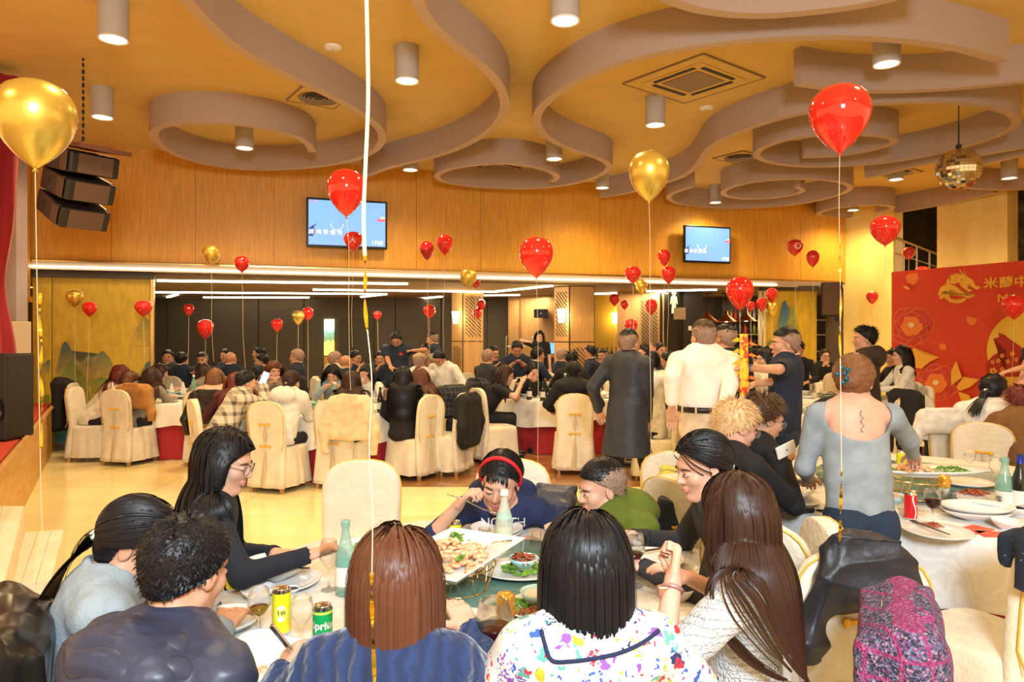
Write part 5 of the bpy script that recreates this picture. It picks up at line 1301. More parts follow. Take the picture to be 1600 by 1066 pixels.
# hairband of p9
hb = MB(); hb_pts = [p9['HM4'] @ Vector((.087*math.cos(a), .008+.018*math.sin(a), .034+.099*math.sin(a))) for a in [PI*k/18 for k in range(-2, 21)]]
hb.tube(hb_pts, .0105, 8); hb.build('hairband', mat('red_fabric_band', (.55,.008,.02), .6), p9['body'], True)
# hoods lying on the shoulders
def hood_roll(info, rad, th, drop, m):
    nb, sr, sf, su = (info[k] for k in ('nb','sr','sf','su'))
    for k, (f_, t_) in enumerate(((1.0, 1.0), (1.42, .72))):
        pts, rr = [], []
        for j in range(17):
            a = -.30+(PI+.60)*j/16; w_ = math.sin(max(0, min(PI, a)))
            pts.append(nb+sr*math.cos(a)*rad*f_*1.05-sf*math.sin(a)*rad*f_+su*(drop*(1+.9*k)+.02*(1-w_)*0+.018*w_*(1-k)+.008*math.sin(j*1.9)))
            rr.append(th*t_*(.45+.55*w_)*(1+.10*math.sin(j*2.3)))
        mb = MB(); mb.tube([Vector(info['lc'](p)) for p in catmull([Vector(p) for p in pts], 3)], [float(np.interp(i/48, np.linspace(0,1,17), rr)) for i in range(49)], 14)
        o = mb.build('hood', m, info['go'], True)
hood_roll(p3, .118, .050, -.015, c_nylon); hood_roll(p8, .100, .040, -.005, c_green); hood_roll(p9, .100, .034, -.01, c_navy)
# watch of p6
def ring_at(info, sd, name, m, r=.030, th=.004, back=.015):
    w_, e_ = info['wr'][sd], info['el'][sd]; d = nrm(w_-e_); c = w_-d*back; u = nrm(np.cross(d, (0,0,1))); v = np.cross(d, u)
    return part_tube(info, name, [c+u*r*math.cos(a)+v*r*math.sin(a) for a in [2*PI*k/16 for k in range(17)]], th, m, 'body')
ring_at(p6, -1, 'watch_strap', mat('rose_strap', (.45,.25,.22), .4, metal=.5), .029, .006, .03)
w_ = p6['wr'][-1]; d = nrm(w_-p6['el'][-1]); mb = MB(); mb.box((0,0,0), (.03,.02,.03), Matrix.Translation(Vector(p6['lc'](w_-d*.03+np.array((-.028,-.012,0)))))); mb.build('watch_case', mat('rose_gold', (.7,.42,.32), .25, metal=.9), p6['body'], bevel=.004)

from mathutils.bvhtree import BVHTree
def hitter(o):
    me = o.data; mw = Matrix.Translation(o.parent.matrix_basis.translation) if o.parent else Matrix()
    bv = BVHTree.FromPolygons([mw @ v.co for v in me.vertices], [tuple(p.vertices) for p in me.polygons])
    def hit(px_, py_, off=.003):
        d = Vector(((px_-800)/F, 1, -(py_-HY)/F)).normalized(); r = bv.ray_cast(Vector((0,0,CH)), d)
        return None if r[0] is None else r[0]-d*off
    return hit
def on_surface(info, pts, off=.003, which='go'):
    h_ = hitter(info[which]); out = [h_(x_, y_, off) for x_, y_ in pts]; return [np.array(p) for p in out if p is not None]
def dense(pts, n=6): return [(p.x, p.y) for p in catmull([(x_, y_, 0) for x_, y_ in pts], n)]
# collar trim of the floral blouse
tp = on_surface(p5, dense([(846,985),(851,1005),(862,1032),(890,1034),(930,1029),(970,1020),(1005,1004),(1030,985)], 5))
if len(tp) > 3: part_tube(p5, 'collar_trim', tp, .0048, c_navy, 'go')
# ================= STANDING GUESTS AND THE RIGHT TABLE =================
p10 = person('woman in pale grey scoop-back sweater and jeans standing at the right table', (1334, 598), 3.55, face=28, body_yaw=8, pitch=28, near=True, pose='stand', tall=1.63, top='scoop', top_m=cloth('pale_blue_grey', (.25,.30,.34), bump=.15), legs_m=c_denim, hair='bun', hc='auburn', skin='fair', broad=.98, la=(1262, 745, 3.75), ra=(1440, 735, 3.95), lean=.10, shirtlen=.03, headscale=1.04)
p11 = person('bleached-blond young man in thin gold glasses seated at the right table', (1152, 668), 3.85, face=72, body_yaw=60, pitch=20, near=True, scale=1.1, top='jacket', top_m=c_black, legs_m=c_black, hair='short', hc='blond', glasses='gold', skin='fair', hairk=1.25, ra=(1230, 745, 4.0), la=(1190, 745, 4.1))
p12 = person('young man with dark wavy hair and glasses holding a phone', (1195, 655), 4.15, face=80, body_yaw=75, pitch=18, near=True, scale=1.1, top='hoodie', top_m=c_black, legs_m=c_black, hair='short', hc='brownish', glasses='grey', skin='mid', hairk=1.5, ra=(1224, 722, 3.95), rhand='hold', la=(1215, 722, 4.2), lhand='hold')
p13 = person('man walking in long dark navy trench coat', (983, 537), 6.7, face=40, body_yaw=38, pose='stand', near=True, scale=1.06, tall=1.75, top='coat', top_m=c_coat, legs_m=c_black, hair='crop', hc='black', skin='mid', ra=(1012, 672, 6.75), la=(935, 640, 6.9), hairk=.5, extra={'stride': .27}, bulk=.015)
p14 = person('broad man in white shirt and dark belt standing with his back to the camera', (1098, 527), 5.8, face=-18, body_yaw=-4, pose='stand', near=True, scale=1.1, tall=1.80, top='shirt', top_m=noisy('cloth_white_shirt', (.80,.74,.66), (.88,.83,.76), 5, rough=.8), legs_m=cloth('cream_trousers', (.66,.54,.38)), hair='crop', hc='brownish', skin='mid', broad=1.14, sleeve=.86, la=(1049, 640, 5.55), ra=(1128, 655, 5.3), bulk=.015, extra={'waist': 1.12})
p15 = person('dark-clothed man standing just behind the man in the white shirt', (1132, 530), 6.6, face=-30, body_yaw=-10, pose='stand', scale=1.06, tall=1.76, top='shirt', top_m=c_black, legs_m=c_black, hair='crop', hc='black', skin='tan', broad=1.05)
p16 = person('man in navy polo with tricolour collar holding the ribboned stick', (1226, 538), 5.8, face=-82, body_yaw=-62, pose='stand', near=True, scale=1.06, tall=1.75, top='polo', top_m=cloth('polo_navy', (.008,.016,.040)), legs_m=c_denim, hair='crop', hc='black', skin='mid', broad=1.08, sleeve=.40, la=(1166, 575, 5.55), lhand='hold', ra=(1180, 600, 5.7), bulk=.01, lean=-.04, shirtlen=-.08)
p17 = person('boy in brown-black hoodie standing before the marble pier', (1350, 530), 7.0, face=-78, body_yaw=-55, pose='stand', near=True, scale=1.0, tall=1.73, top='hoodie', top_m=c_hoodb, legs_m=c_black, hair='short', hc='black', skin='mid', broad=.95, hairk=1.1, bulk=.015)
p18 = person('woman with black ponytail in white shirt at the far right table', (1553, 612), 6.2, face=60, body_yaw=40, pitch=20, scale=1.12, top='shirt', top_m=c_white, legs_m=c_black, hair='pony', hc='black', skin='fair', hairlen=.25, bulk=.015)
p19 = person('person with dark red-brown hair in brown jacket at the right edge', (1592, 628), 5.9, face=20, body_yaw=5, pitch=20, scale=1.08, top='jacket', top_m=c_brown, legs_m=c_black, hair='short', hc='maroon', skin='fair', hairk=1.5, bulk=.03)
p20 = person('staff person in black shirt standing at the right edge before the red backdrop', (1630, 522), 7.4, face=-120, body_yaw=-100, pose='stand', scale=1.04, top='tshirt', sleeve=.36, top_m=c_black, legs_m=c_black, hair='short', hc='black', skin='mid', la=(1578, 580, 7.2), ra=(1592, 610, 7.1))
# belt, loops, pockets, tattoo, clip, watch
def belt(info, z, rx, ry, h_, th, m, name='belt'):
    v = []; n_ = 40; c = info['pel']; lc = info['lc']
    for zz in (-h_/2, h_/2):
        for rr in (1.0, 1.0+th):
            for k in range(n_): a = 2*PI*k/n_; p = c+info['rt']*math.cos(a)*rx*rr+info['fw']*math.sin(a)*ry*rr; p = np.array((p[0], p[1], z+zz)); v.append(lc(p))
    f = []
    for k in range(n_):
        k2 = (k+1) % n_; f += [(n_+k, n_+k2, 3*n_+k2, 3*n_+k), (k, k2, n_+k2, n_+k), (2*n_+k, 3*n_+k, 3*n_+k2, 2*n_+k2)]
    o = link(name, pydata(v, f), m, info['e'], True); return o
zb = 1.75-122/F*5.8
bl = belt(p14, zb, .218, .170, .045, .04, mat('belt_leather', (.012,.01,.01), .3))
for k in range(5):
    a = PI*(1.12+.19*k); c = p14['pel']; p = c+p14['rt']*math.cos(a)*.230+p14['fw']*math.sin(a)*.180
    MB().box(tuple(p14['lc'](np.array((p[0], p[1], zb)))), (.012,.012,.06)).build('belt_loop', cloth('cream_trousers', (.66,.54,.38)), bl)
w_ = p16['wr'][-1]; d = nrm(w_-p16['el'][-1])
ring_at(p16, -1, 'watch_strap', mat('dark_strap', (.02,.02,.025), .5), .032, .007, .02)
MB().box(tuple(p16['lc'](w_-d*.02+np.array((0,-.036,.006)))), (.04,.012,.045)).build('watch_face', mat('watch_blue', (.03,.10,.22), .15), p16['body'], bevel=.004)
tp = on_surface(p10, dense([(1346,642),(1344,648),(1348,654),(1345,660),(1349,666),(1345,672),(1349,676)], 3), .001, 'body')
if len(tp) > 3:
    for k in range(0, len(tp)-1, 1):
        a = tp[k]; q_ = [a+np.array((.004*math.sin(k*2.1+j), -.0005, .0035*math.cos(k*1.3+j*1.7))) for j in range(4)]
        part_tube(p10, 'tattoo_letter', q_, .0011, mat('tattoo_ink', (.06,.05,.06), .6), 'body', 4)
for k, (x_, y_) in enumerate(((1316,575),(1320,584),(1323,592),(1309,585),(1325,578),(1318,598))):
    h_ = P(x_, y_, 3.40); MB().ell(tuple(p10['lc'](np.array(h_))), (.014,.008,.012), 8, 6).build('hair_clip', mat('clip_teal', (.01,.10,.16), .25, metal=.4), p10['body'], True)
# ================= GUESTS AT THE TABLES FURTHER BACK =================
c_pink = cloth('dusty_beige', (.55,.40,.30)); c_poloN = cloth('polo_navy', (.008,.016,.040)); c_ash = cloth('ash_grey', (.22,.19,.15))
ROWS = [
 # label, x, y, Y, face, pitch, pose, top, material, hair, colour, skin, extras
 ('woman with maroon hair nearest the gold panels at the far left table',190,585,10.3,75,10,'sit','sweater',c_cream,'long','maroon','fair',dict(hairlen=.45)),
 ('woman in cream jacket with long brown hair leaning at the far left table',204,597,9.55,82,22,'sit','jacket',c_cream,'long','brown','fair',dict(hairlen=.5, bulk=.02, ra=(222,607,9.6))),
 ('woman with dark wavy hair in ash grey top, back to camera, far left table',238,590,9.6,15,10,'sit','sweater',c_ash,'long','darkbrown','fair',dict(hairlen=.42)),
 ('woman with dark brown hair in profile at the far side of the far left table',251,582,10.9,60,18,'sit','sweater',c_black,'long','darkbrown','fair',dict(hairlen=.4)),
 ('smiling broad man with black hair by the end of the gold panels',262.5,559,12.2,165,0,'sit','jacket',c_dkgrey,'short','black','tan',dict(broad=1.15, scale=1.08, hairk=.6)),
 ('man in navy with black hair turned away behind the far left table',285,563,11.9,12,5,'sit','polo',c_poloN,'short','black','mid',dict(broad=1.1, hairk=.6, ra=(306,586,11.5))),
 ('man with hands at his mouth behind the far left table',316,563,12.3,175,5,'sit','polo',c_poloN,'crop','black','tan',dict(la=(322,574,12.1), ra=(326,580,12.0))),
 ('woman with dark hair leaning left at the far side of the far left table',317,583,10.9,-60,25,'sit','sweater',c_ash,'bob','darkbrown','fair',dict(hairlen=.3)),
 ('woman with straight light brown hair seen from behind, far left table',337,591,9.6,-8,8,'sit','sweater',c_pink,'bob','auburn','fair',dict(hairlen=.34)),
 ('bald man in navy seen from behind at the dark wall',361,562,11.8,8,0,'sit','polo',c_poloN,'bald','black','tan',dict(broad=1.12)),
 ('man half hidden behind the bald man at the dark wall',353,556,12.8,-150,5,'sit','polo',c_poloN,'short','black','mid',dict(hairk=.6)),
 ('woman with long wine-red hair left of the plaid shirt',368,600,8.6,-30,10,'sit','sweater',cloth('wine', (.06,.01,.015)),'long','maroon','fair',dict(hairlen=.45)),
 ('person in grey plaid shirt holding up a phone at the left table',385,598,8.0,55,12,'sit','shirt',c_plaid,'short','black','fair',dict(hairk=1.1, ra=(412,606,8.2), bulk=.03, rhand='hold')),
 ('woman with brown hair and hands at her mouth at the left table',428,580,9.6,145,8,'sit','sweater',c_ash,'long','brown','fair',dict(hairlen=.4, la=(430,596,9.3), ra=(424,598,9.3))),
 ('woman in profile between the phone and the brown-haired woman',407,586,10.1,110,10,'sit','sweater',c_black,'bob','black','fair',dict(hairlen=.28)),
 ('girl with brown ponytail in white hoodie seen from behind at the left table',456,598,7.95,18,14,'sit','hoodie',c_white,'pony','darkbrown','fair',dict(hairlen=.22, near=True, bulk=.02, ra=(480,655,8.2))),
 ('girl in pale top looking down across the left table',520,585,9.9,178,28,'sit','hoodie',c_bluegrey,'long','black','fair',dict(hairlen=.3, la=(528,603,9.6), ra=(507,606,9.6))),
 ('girl with long brown hair in white T-shirt seen from behind at the left table',550,597,8.15,12,8,'sit','tshirt',c_white,'long','darkbrown','fair',dict(hairlen=.46, sleeve=.36, near=True, la=(528,665,8.3), ra=(575,655,8.5))),
 ('girl with black hair and white top across the left table at its right',573,585,9.9,-140,10,'sit','sweater',c_white,'long','black','fair',dict(hairlen=.3, ra=(566,588,9.6))),
 ('girl in black off-shoulder top with very long black hair at the left table',630,590,8.3,-6,6,'sit','offshoulder',c_black,'long','black','fair',dict(hairlen=.58, near=True, la=(612,665,8.5))),
 ('woman with reddish brown hair in black behind the off-shoulder girl',656,592,8.9,-14,8,'sit','sweater',c_black,'long','brown','fair',dict(hairlen=.45)),
 ('nearly bald man in white shirt at the middle rear table',524,563,11.3,55,8,'sit','shirt',c_white,'crop','stubble','tan',dict(broad=1.12, bulk=.015)),
 ('bald man in navy next to the bald man in white',541,568,11.0,35,8,'sit','polo',c_poloN,'bald','black','tan',dict(broad=1.05)),
 ('man with short black hair resting chin on hand at the rear table',556,560,12.3,120,8,'sit','polo',c_poloN,'short','black','tan',dict(hairk=.6, ra=(562,575,12.1))),
 ('man with hand on chin facing the camera at the rear table',594,561,12.2,176,5,'sit','polo',c_poloN,'short','black','tan',dict(hairk=.6, ra=(590,576,12.0))),
 ('man half hidden behind the standing man at the rear table',603,549,13.2,-170,5,'sit','polo',c_poloN,'short','black','tan',dict(hairk=.6)),
 ('man in dark cap-like hair at left of the rear middle table',408,565,12.0,-110,5,'sit','polo',c_poloN,'short','black','tan',dict(hairk=.6)),
 ('man with black hair behind the man turned left at the rear table',404,553,13.0,-100,0,'sit','polo',c_poloN,'short','black','tan',dict(hairk=.6)),
 ('shaven man in navy looking left before the grey partition',463,559,11.5,-95,0,'sit','polo',c_poloN,'crop','stubble','tan',dict(broad=1.1)),
 ('man in beige flat cap and white T-shirt seen from behind',655,566,10.8,-10,5,'sit','tshirt',c_white,'crop','grey','tan',dict(broad=1.12, sleeve=.4)),
 ('man in glasses facing the camera right of the standing man',664,550,12.7,175,5,'sit','polo',c_poloN,'short','black','mid',dict(glasses='black', hairk=.7)),
 ('grey-haired man at right of the middle rear table',675,566,11.6,-110,8,'sit','shirt',c_ash,'short','grey','tan',dict(hairk=.6)),
 ('man in open white shirt bending forward right of the flat cap',687,561,10.8,-150,38,'sit','shirt',c_white,'short','black','tan',dict(hairk=.6, broad=1.08, la=(702,612,10.6), bulk=.012)),
 ('man in glasses and black top, woman-length brown hair, at the centre table',791,587,9.7,95,14,'sit','tshirt',c_black,'long','darkbrown','fair',dict(hairlen=.38, glasses='black', sleeve=.42, ra=(816,597,9.5), la=(812,605,9.6))),
 ('young woman resting cheek on hand at the centre table',832,582,10.2,150,5,'sit','sweater',c_black,'long','black','fair',dict(hairlen=.36, ra=(826,592,9.9), rhand='fist')),
 ('man in black hoodie seated with his back to the camera at the centre table',896,581,8.75,2,6,'sit','hoodie',c_black,'short','black','mid',dict(near=True, hairk=1.0, bulk=.02, ra=(925,630,9.0), la=(862,640,9.0))),
 ('man with curly dark hair behind the man in the black hoodie',893,563,10.9,0,5,'sit','jacket',c_black,'short','black','mid',dict(hairk=1.5)),
 ('shaven man in dark polo at the left of the centre rear table',763,560,11.3,40,8,'sit','polo',c_dkgrey,'crop','stubble','tan',dict(broad=1.05)),
 ('man half hidden behind the shaven man at the centre rear table',772,553,12.3,150,5,'sit','polo',c_poloN,'short','black','tan',dict(hairk=.6, ra=(775,572,12.0))),
 ('man in navy polo with tricolour collar looking down at the centre rear table',808,546,12.0,178,25,'sit','polo',c_poloN,'short','black','tan',dict(broad=1.15, scale=1.1, hairk=.7, la=(816,568,11.7), ra=(803,568,11.7))),
 ('man with black hair turned right, back to the camera, centre rear table',841,556,11.4,70,0,'sit','polo',c_poloN,'short','black','tan',dict(hairk=.7, broad=1.05)),
 ('shaven man in profile left of the dark-haired man at the lattice column',879,557,12.8,60,5,'sit','polo',c_poloN,'crop','stubble','tan',dict()),
 ('man with black hair in profile facing left beside the lattice column',921,552,12.4,-85,0,'sit','polo',c_poloN,'short','black','tan',dict(hairk=.7)),
 ('man partly hidden behind the trench coat at the centre rear table',941,557,12.8,-150,0,'sit','polo',c_poloN,'crop','black','tan',dict(la=(925,585,11.8))),
 ('young man in white hoodie seated right of the trench coat',1015,570,8.3,-80,10,'sit','hoodie',c_white,'short','black','fair',dict(near=True, bulk=.02, hairk=1.2)),
 ('dark-haired person behind the white hoodie, facing left',1008,553,10.2,-100,0,'sit','sweater',c_white,'short','black','mid',dict(hairk=1.2)),
 ('man in dark jacket raising an open hand beside the white shirt',1044,566,8.9,-70,5,'sit','jacket',c_poloN,'short','black','tan',dict(la=(1021,552,8.6), lhand='raise', bulk=.012, hairk=.6)),
 ('dark-haired person far behind the raised hand',1034,549,11.0,170,0,'sit','polo',c_poloN,'short','black','tan',dict(hairk=.6)),
 ('young man in white hoodie behind the dark-clothed standing man',1146,560,7.6,15,8,'sit','hoodie',c_white,'short','black','fair',dict(bulk=.02, hairk=1.2)),
 ('young person with black hair left of the polo man',1183,557,9.2,-20,10,'sit','sweater',c_white,'short','black','fair',dict(hairk=1.2)),
 ('woman with black hair just left of the polo man, in black and white',1196,561,8.4,-100,8,'sit','sweater',c_white,'bob','black','fair',dict(hairlen=.26)),
 ('small face far behind the polo man',1246,547,11.0,-150,0,'sit','sweater',c_black,'short','black','mid',dict()),
 ('woman in glasses resting her chin at the table by the glass shelves',1289,557,13.6,180,0,'sit','jacket',c_black,'pony','darkbrown','fair',dict(glasses='black', hairlen=.1, ra=(1286,572,13.3), la=(1294,572,13.3))),
 ('woman with long black hair in white blouse before the red backdrop',1408,556,9.6,-80,5,'sit','blouse',c_white,'long','black','fair',dict(hairlen=.34)),
 ('person in black jacket beside the woman in the white blouse',1395,560,10.3,-90,5,'sit','jacket',c_black,'short','black','mid',dict(hairk=1.1)),
 ('standing man in navy polo leaning over the middle rear table',620,532,11.6,183,28,'stand','polo',c_poloN,'short','black','tan',dict(tall=1.74, scale=1.08, broad=1.12, sleeve=.42, la=(646,548,11.3), ra=(611,574,11.2), lean=-.12, hairk=.9)),
 ('standing man in navy polo walking left before the grey partition',675,531,13.4,-88,10,'stand','polo',c_poloN,'crop','black','tan',dict(tall=1.72, sleeve=.42)),
 ('waiter in black standing in the service corner',843,526,16.2,180,5,'stand','tshirt',c_black,'bob','black','fair',dict(tall=1.66, hairlen=.2, sleeve=.42, ra=(825,534,15.9))),
]
FAR = {}
for (lb, x_, y_, Y_, fc, pt, ps, tp_, tm_, hr, hcl, sk_, ex) in ROWS:
    kw = dict(sleeve=.42) if tp_ == 'polo' else {}
    kw.update(ex)
    if not kw.get('near'): kw['scale'] = kw.get('scale', 1.06)
    FAR[lb] = person(lb.replace('man in glasses and black top, woman-length brown hair,', 'woman in glasses and black top with long brown hair'), (x_, y_), Y_, face=fc, pitch=pt, pose=ps, top=tp_, top_m=tm_, legs_m=c_black if Y_ < 10.5 or ps == 'stand' else None, hair=hr, hc=hcl, skin=sk_, **kw)
def farby(k): return [v for q, v in FAR.items() if k in q][0]
# flag patch on two polos, flat cap
for k in ('leaning over the middle', 'looking down at the centre rear'):
    i_ = farby(k); p = i_['nb']-i_['su']*.15+i_['sf']*.155-i_['sr']*.09
    MB().box((0,0,0), (.055,.012,.04), Matrix.Translation(Vector(i_['lc'](p)))).build('flag_patch', mat('patch_red', (.6,.02,.02), .6), i_['go'])
i_ = farby('flat cap'); cp = MB(); cp.ell((0,-.01,.075), (.098,.115,.055), 16, 10, i_['HM4']); cp.ell((0,.10,.055), (.06,.05,.012), 12, 6, i_['HM4']); cp.build('flat_cap', plaid('cap_check', (.55,.42,.25), (.25,.18,.10), 30), i_['e'], True)
# phone of the plaid guest
# ================= COVERED CHAIRS =================
m_cover = noisy('ivory_chair_cover', (.74,.69,.56), (.64,.58,.45), 5, rough=.6, bump=.35, bscale=26, sheen=.2)
m_coverw = m_cover
m_knot = mat('yellow_knot', (.80,.42,.02), .5); m_pipe = mat('gold_piping', (.72,.45,.06), .45); m_leg = mat('chair_leg_wood', (.45,.24,.08), .5); m_slit = mat('cover_fold', (.52,.42,.27), .8)
def build_chair():
    e = empty('banquet_chair', '', 'chair')
    # rear sheet with rounded top, falling to the floor
    rows = [(.065,.235,.30),(.12,.232,.292),(.20,.228,.282),(.30,.222,.272),(.40,.216,.262),(.46,.214,.256),(.54,.216,.262),(.62,.220,.270),(.70,.224,.278),(.78,.226,.287),(.84,.224,.294),(.89,.212,.299),(.93,.188,.303),(.955,.155,.306),(.972,.110,.308),(.982,.055,.309)]
    n = 22; v = []; f = []
    for j, (z, hw, yb) in enumerate(rows):
        for i in range(2*n):
            if i < n: t = i/(n-1)*2-1; x = t*hw; y = -yb-(.006 if z > .5 else .012)*math.cos(t*PI*.5)-(.010*math.sin(t*9+j*.1)*(1 if z < .5 else 0)*max(0, .5-z)*2.2)
            else: t = 1-(i-n)/(n-1)*2; x = t*hw; y = -yb+.065+.004*math.cos(t*PI*.5)
            if i in (0, n-1): y += .014
            if i in (n, 2*n-1): y -= .014
            v.append((x, y, z))
    m_ = 2*n
    for j in range(len(rows)-1):
        for i in range(m_): i2 = (i+1) % m_; f.append((j*m_+i, j*m_+i2, (j+1)*m_+i2, (j+1)*m_+i))
    f.append(tuple((len(rows)-1)*m_+i for i in range(m_))); f.append(tuple(range(m_-1, -1, -1)))
    link('back_cover', pydata(v, f), m_cover, e, True)
    # seat with skirt
    v = []; f = []; cs = []
    per = 64
    def ring(z, hx, y0, y1, wob, k):
        out = []
        for i in range(per):
            a = 2*PI*i/per; c, s_ = math.cos(a), math.sin(a); q = 5; rr = (abs(c)**q+abs(s_)**q)**(-1/q)
            x = c*rr*hx; y = (y0+y1)/2+s_*rr*(y1-y0)/2; d = wob*math.sin(a*11+1.3*math.sin(a*3)); out.append((x*(1+d), (y-(y0+y1)/2)*(1+d)+(y0+y1)/2, z))
        return out
    lv = [(.065,.262,-.25,.262,.045),(.20,.250,-.25,.250,.028),(.34,.240,-.25,.240,.012),(.44,.232,-.25,.232,.002),(.466,.226,-.25,.226,0),(.478,.205,-.24,.205,0),(.482,.10,-.15,.11,0)]
    for k, (z, hx, y0, y1, wb) in enumerate(lv): v += ring(z, hx, y0, y1, wb, k)
    for k in range(len(lv)-1):
        for i in range(per): i2 = (i+1) % per; f.append((k*per+i, k*per+i2, (k+1)*per+i2, (k+1)*per+i))
    f.append(tuple((len(lv)-1)*per+i for i in range(per)))
    link('seat_cover', pydata(v, f), m_cover, e, True)
    for sx in (-1, 1):
        for y in (-.25, .20): MB().box((sx*.19, y, .05), (.032, .032, .10), taper=1.15).build('leg', m_leg, e)
    for z in (.735, .50):
        yb = -.283-.0 if z > .6 else -.262
        k = MB(); y_ = yb-.016
        k.ell((0,y_,z), (.012,.008,.013), 8, 6)
        for sx in (-1, 1):
            k.ell((sx*.028,y_,z+.004), (.022,.006,.010), 8, 6); k.ell((sx*.058,y_,z), (.016,.007,.019), 8, 6)
        k.build('knot_button', m_knot, e, True)
    s_ = MB(); s_.add([(0,-.300,.735),(-.022,-.288,.62),(0,-.296,.50),(.022,-.288,.62)], [(0,1,2,3)]); s_.add([(0,-.288,.50),(-.05,-.300,.07),(0,-.325,.07),(.05,-.300,.07)], [(0,1,2),(0,2,3)])
    s_.build('rear_pleat', m_slit, e)
    pts = [(-.214,-.29,.46)]+[(-hw, -yb+.002, z) for z, hw, yb in rows[6:]]+[(hw, -yb+.002, z) for z, hw, yb in reversed(rows[6:])]+[(.214,-.29,.46)]
    MB().tube(pts, .0045, 4).build('piping', m_pipe, e, True)
    return e
chair0 = build_chair(); chair_used = [False]
def chair(x, y, yaw, label, group='covered banquet chairs'):
    rz = -math.radians(yaw)
    if not chair_used[0]:
        chair_used[0] = True; chair0.location = (x, y, 0); chair0.rotation_euler = (0,0,rz); tag(chair0, label, 'chair', group); return chair0
    return dup(chair0, (x, y, 0), rz, label, group)
def chair_px(px_, Y, yaw, label): return chair((px_-800)/F*Y, Y, yaw, label)
# a chair under every sitter
CH_OF = {}
for i_ in SIT:
    fw = i_['fw']; p = i_['pel']-fw*(-.02)
    c = chair(p[0], p[1], math.degrees(math.atan2(fw[0], fw[1])), 'ivory covered chair under the '+i_['e']['label'][:95].replace('the ', ''))
    CH_OF[i_['e']['label']] = c
def short(lb): w_ = lb.split(); return ' '.join(w_[:15])
for c in CH_OF.values():
    pass
for lb, c in CH_OF.items():
    if 'white tweed top with' in lb: c.location = (.82, 2.08, 0)
    if 'pale grey coat' in lb: c.location = (-1.08, 1.99, 0)
    if 'off-shoulder' in lb and 'behind' not in lb: c.rotation_euler = (0,0,math.radians(62)); c.location.y += .12; c.location.x += .08
    c['label'] = short('ivory covered chair of '+lb)
for px_, Y, yw, lb in (
   (552, 3.85, 178, 'empty white covered chair on the far side of the front table'),
   (1412, 8.6, 5, 'covered chair with two yellow knots before the red backdrop'),
   (1522, 5.95, 182, 'empty covered chair on the far side of the right table'),
   (1308, 2.72, 8, 'covered chair draped with the black jacket behind the standing woman'),
   (1535, 2.98, -25, 'covered chair at the right edge with the dark dotted cardigan'),
   (1216, 3.05, 40, 'covered chair with yellow piping left of the black jacket'),
   (1075, 4.65, 30, 'empty covered chair behind the olive hoodie boy'),
   (1045, 3.40, -140, 'covered chair holding the navy jacket behind the olive hoodie'),
   (345, 7.9, 60, 'covered chair seen from the side at the left table, left of the plaid shirt'),
   (694, 8.6, -70, 'covered chair carrying the black jacket right of the left table'),
   (745, 10.0, 75, 'farther of two empty covered chairs left of the centre table'),
   (775, 9.35, 62, 'nearer of two empty covered chairs left of the centre table'),
   (1470, 6.6, 10, 'covered chair hidden under the white shirt and black coat'),
   (145, 10.2, 70, 'covered chair with the long black coat beside the gold panel'),
   (730, 11.8, -60, 'empty covered chair before the farther lattice column'),
   (715, 12.6, -40, 'rear empty covered chair before the farther lattice column'),
   (955, 11.6, -20, 'empty covered chair left of the trench coat'),
   (1262, 7.9, -30, 'covered chair right of the man in the polo'),
   (1243, 13.0, 10, 'covered chair far behind the man in the polo'),
   (1300, 12.9, 8, 'covered chair on the near side of the table by the glass shelves')):
    chair_px(px_, Y, yw, lb)

# ================= GARMENTS OVER CHAIRS =================
def drape(x, y, yaw, m, name, label, cat='coat', w_=.27, z0=.35, top=1.01, sleeves=True, bulk=.035, h=.012, skew=0.0, amp=.013, sl_z=.45, hood=False, seed=None, front=.25):
    a = math.radians(yaw); fw = np.array((math.sin(a), math.cos(a), 0)); rt = np.array((math.cos(a), -math.sin(a), 0)); o = np.array((x, y, 0.))
    def L(u, v, z): return o*0+rt*u+fw*v+np.array((0,0,z))
    Fd = Field((-.55,-.55,z0-.1), (.55,.55,top+.12), h); M3 = np.stack([rt, fw, np.array((0,0,1.))], 1)
    yb = -.29
    Fd.box(L(skew*.3, yb-.02, (z0+top)/2+.02), (w_, bulk+.03, (top-z0)/2-.03), min(.10, bulk+.028), .03, M3)
    Fd.cone(L(-w_+.09, yb-.005, top-.06), L(w_-.09, yb-.005, top-.06), .07, .07, .06)
    Fd.box(L(0, yb+.085, top-front/2-.04), (w_*.92, .03, front/2), .03, .04, M3)
    if sleeves:
        for s_ in (-1, 1):
            Fd.cone(L(s_*(w_-.04), yb-.02, top-.08), L(s_*(w_+.055), yb-.045, top-.36), .065, .058, .04); Fd.cone(L(s_*(w_+.055), yb-.045, top-.36), L(s_*(w_+.03+.02*skew), yb-.02, sl_z), .058, .048, .03)
    if hood: Fd.ell(L(.02, yb-.09, top-.10), (.14,.08,.12), .05, M3)
    Fd.cone(L(-.10, yb-.055, top+.0), L(.10, yb-.06, top+.0), .028, .028, .025)     # collar roll
    V, Q = Fd.surface(); V = wrinkle(V, Q, amp*1.3, seed or R.randrange(9999), 12); V = smooth_v(V, Q, 1, .4)
    e = link(name, npmesh(V, Q), m, None, True, loc=(x, y, 0)); tag(e, label, cat); return e
m_leather = noisy('black_leather', (.008,.007,.006), (.02,.016,.012), 4, rough=.28)
m_shell = noisy('black_shell_fabric', (.010,.012,.018), (.02,.022,.030), 4, rough=.45, bump=.4, bscale=12)
m_purple = tweed('purple_tweed', ((.03,.04,.09),(.14,.09,.20),(.08,.10,.17),(.25,.07,.20),(.08,.05,.12),(.03,.03,.05),(.32,.22,.30),(.12,.16,.26)), 170)
